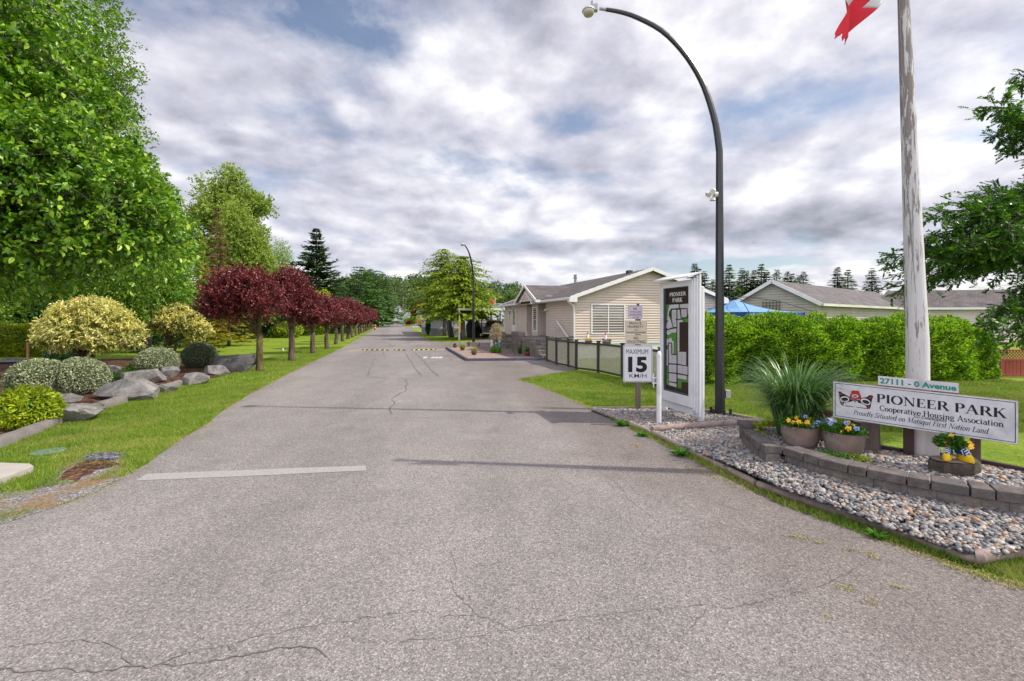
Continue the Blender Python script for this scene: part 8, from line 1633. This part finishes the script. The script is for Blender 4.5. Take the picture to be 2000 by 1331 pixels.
# skyline conifers, right
SK = [(1357, 514), (1366, 524), (1376, 530), (1392, 545), (1424, 516), (1449, 524), (1458, 528), (1473, 527), (1487, 515), (1497, 528), (1517, 526), (1538, 530), (1547, 534), (1569, 530), (1408, 540), (1636, 521), (1656, 526), (1703, 524), (1558, 538)]
pr2 = []
for k in range(4):
    o = conifer('skyline_fir', 'x', (0, 0), 20, 3.0 + .5 * k, CED if k % 2 else FIR, BARK, 140 + k, whorls=44, per=11, sp=18, sl=1.15, sw=.40, droop=.18, cb=.08, irr=.6, pw=.9); pr2.append([o, False])
for i, (px, ty) in enumerate(sorted(SK)):
    d = 135 + 12 * math.sin(i * 2.3); x = (px - 1000) / F * d; h = 2 + (HZ - ty) / F * d; e_ = pr2[i % 4]
    if not e_[1]: o = e_[0]; e_[1] = True
    else: o = copy_tree(e_[0])
    o.location = (x, d, 0); s = h / 20; o.scale = (s * 1.55, s * 1.55, s); o.rotation_euler = (0, 0, i * 1.7); o['group'] = 'dark firs on the skyline'; o['label'] = 'slim dark fir on the skyline, ' + (ordw + ['eighteenth', 'nineteenth'])[i] + ' from the map board towards the flagpole'
# ---- grass
m, out = new_mat('lawn_blades'); v = OBJ(); base_ = RAMP(ISL(), [(0, (.07, .17, .012)), (.55, (.16, .27, .02)), (.88, (.30, .36, .06)), (1, (.48, .42, .18))])
dry = RAMP(NOISE(v, .9, 6, .7), [(.50, (0,) * 3), (.68, (.75,) * 3)]); lush = RAMP(NOISE(off(v, 7, 3), 1.7, 5, .6), [(.55, (0,) * 3), (.68, (.8,) * 3)])
base_ = MIXC(dry, base_, (.36, .34, .11)); base_ = MIXC(lush, base_, (.06, .20, .012)); base_ = MIXC(1.0, base_, RAMP(NOISE(off(v, 1, 3), .35, 3, .5), [(.35, (.85, .88, .8)), (.65, (1.15, 1.1, 1.1))]), 'MULTIPLY')
a_ = PB(base_, .6, 0, .2); t_ = nt.nodes.new('ShaderNodeBsdfTranslucent'); LK(base_, t_.inputs[0]); mm = nt.nodes.new('ShaderNodeMixShader'); mm.inputs[0].default_value = .25; LK(a_, mm.inputs[1]); LK(t_.outputs[0], mm.inputs[2]); LK(mm.outputs[0], out.inputs[0]); GB = m
rg = np.random.default_rng(77)
def grass(poly, n, x0, x1, y0, y1, h, w, seed, z=0, pw=1.5, patch=0, mat=None, avoid=()):
    rg = np.random.default_rng(seed); x = rg.uniform(x0, x1, n); y = rg.uniform(y0, y1, n); k = inside(poly, x, y) & (rg.random(n) < (y0 / np.maximum(y, .1)) ** pw)
    if patch: k &= bn(np.stack([x, y, 0 * x], 1), 1.6, seed) > patch
    for a in avoid: k &= ~inside(a, x, y)
    x = x[k]; y = y[k]; V, Fq = blades(x, y, np.full(len(x), z), h * (1 + .5 * bn(np.stack([x, y, 0 * x], 1), 2.2, seed + 2)), w, rg); return V, Fq
vl = g2([(735, 641), (728, 645), (700, 662), (640, 694), (590, 717), (540, 742), (480, 775), (440, 800), (400, 832), (340, 868), (290, 905), (250, 928), (200, 936), (100, 950), (0, 965), (-200, 975), (-200, 925), (0, 878), (60, 854), (120, 829), (230, 793), (300, 773), (350, 757), (400, 744), (450, 731), (520, 700), (640, 662)])
soil = g2([(110, 938), (120, 925), (150, 905), (200, 888), (236, 890), (232, 915), (160, 945)]); slabp = [(p.x, p.y) for p in sl_]
parts = [grass(vl, 700000, -14, -3, 4.6, 14, .045, .006, 1, pw=1.1, avoid=(soil, slabp)), grass(soil, 30000, -9, -3, 4, 8, .04, .006, 21, patch=-.1), grass(vl, 260000, -22, -5, 14, 32, .05, .012, 2, pw=1.2)]
soil2 = g2([(-300, 1119), (-300, 960), (60, 950), (210, 938), (190, 958), (0, 1024)]); parts.append(grass(soil2, 90000, -12, -3, 3.2, 6, .03, .005, 9, patch=.05))
rl2 = g2([(1012, 742), (1126, 724), (1169, 729), (1216, 740), (1372, 768), (1372, 752), (1945, 742), (2300, 742), (2300, 930), (2000, 918), (1850, 889), (1760, 878), (1640, 855), (1560, 835), (1500, 818), (1420, 803), (1300, 795), (1158, 796), (1090, 769), (1050, 753)])
parts += [grass(rl2, 620000, .2, 16, 8.0, 17, .045, .008, 3, pw=1.2)]
lk = g2([(1158, 803), (1275, 850), (1410, 918), (1530, 976), (1700, 1036), (1900, 1098), (2100, 1120), (2100, 1190), (2000, 1140), (1900, 1108), (1700, 1050), (1530, 990), (1410, 930), (1275, 860), (1162, 806)])
parts += [grass(lk, 330000, 1, 6, 2.6, 9, .055, .006, 4, pw=.6, patch=-.12)]
ed = g2([(1905, 1095), (2200, 1060), (2300, 1200), (2150, 1180), (2000, 1145), (1930, 1112)]); parts += [grass(ed, 40000, 2.5, 7, 2.4, 5, .09, .006, 5, pw=.3)]
edge_l = ragged(g2([(245, 930), (340, 871), (440, 803), (540, 745)]), 1, 0); eg = []
V = []; Fc = []; c = 0
for v_, f_ in parts: V.append(v_); Fc.append(f_ + c); c += len(v_)
tag(link('grass_blades', mesh_np('grass_blades', np.concatenate(V), [np.concatenate(Fc)], GB)), kind='stuff')
# weeds along the edging log
def weed(px, py, r, lb, seed): p = G(px, py); rg = np.random.default_rng(seed); n = 60; o = thing('weed', lb, 'weed', p, 0, 'weeds along the log edging'); a = rg.random(n) * 6.283; V, Fq = leaf_arrays(np.zeros((n, 3)) + rg.normal(size=(n, 3)) * .008, np.stack([np.cos(a), np.sin(a), .3 + rg.random(n) * .9], 1), np.tile([0, 0, 1.], (n, 1)) + rg.normal(size=(n, 3)) * .2, r * (.6 + rg.random(n) * .6), r * .16 * (.6 + rg.random(n)), .15); link('leaves', mesh_np('leaves', V, [Fq], gl), o)
for i, (px, py, r, lb) in enumerate([(1213, 832, .16, 'broad leaved weed nearest the speed sign in the log edging'), (1255, 852, .12, 'small weed in front of the cross log end'), (1330, 890, .15, 'leafy weed along the middle of the log edging'), (1436, 924, .17, 'star shaped weed against the log edging nearest the camera'), (1715, 1052, .10, 'small weed at the lower edging log')]): weed(px, py, r, lb, i)
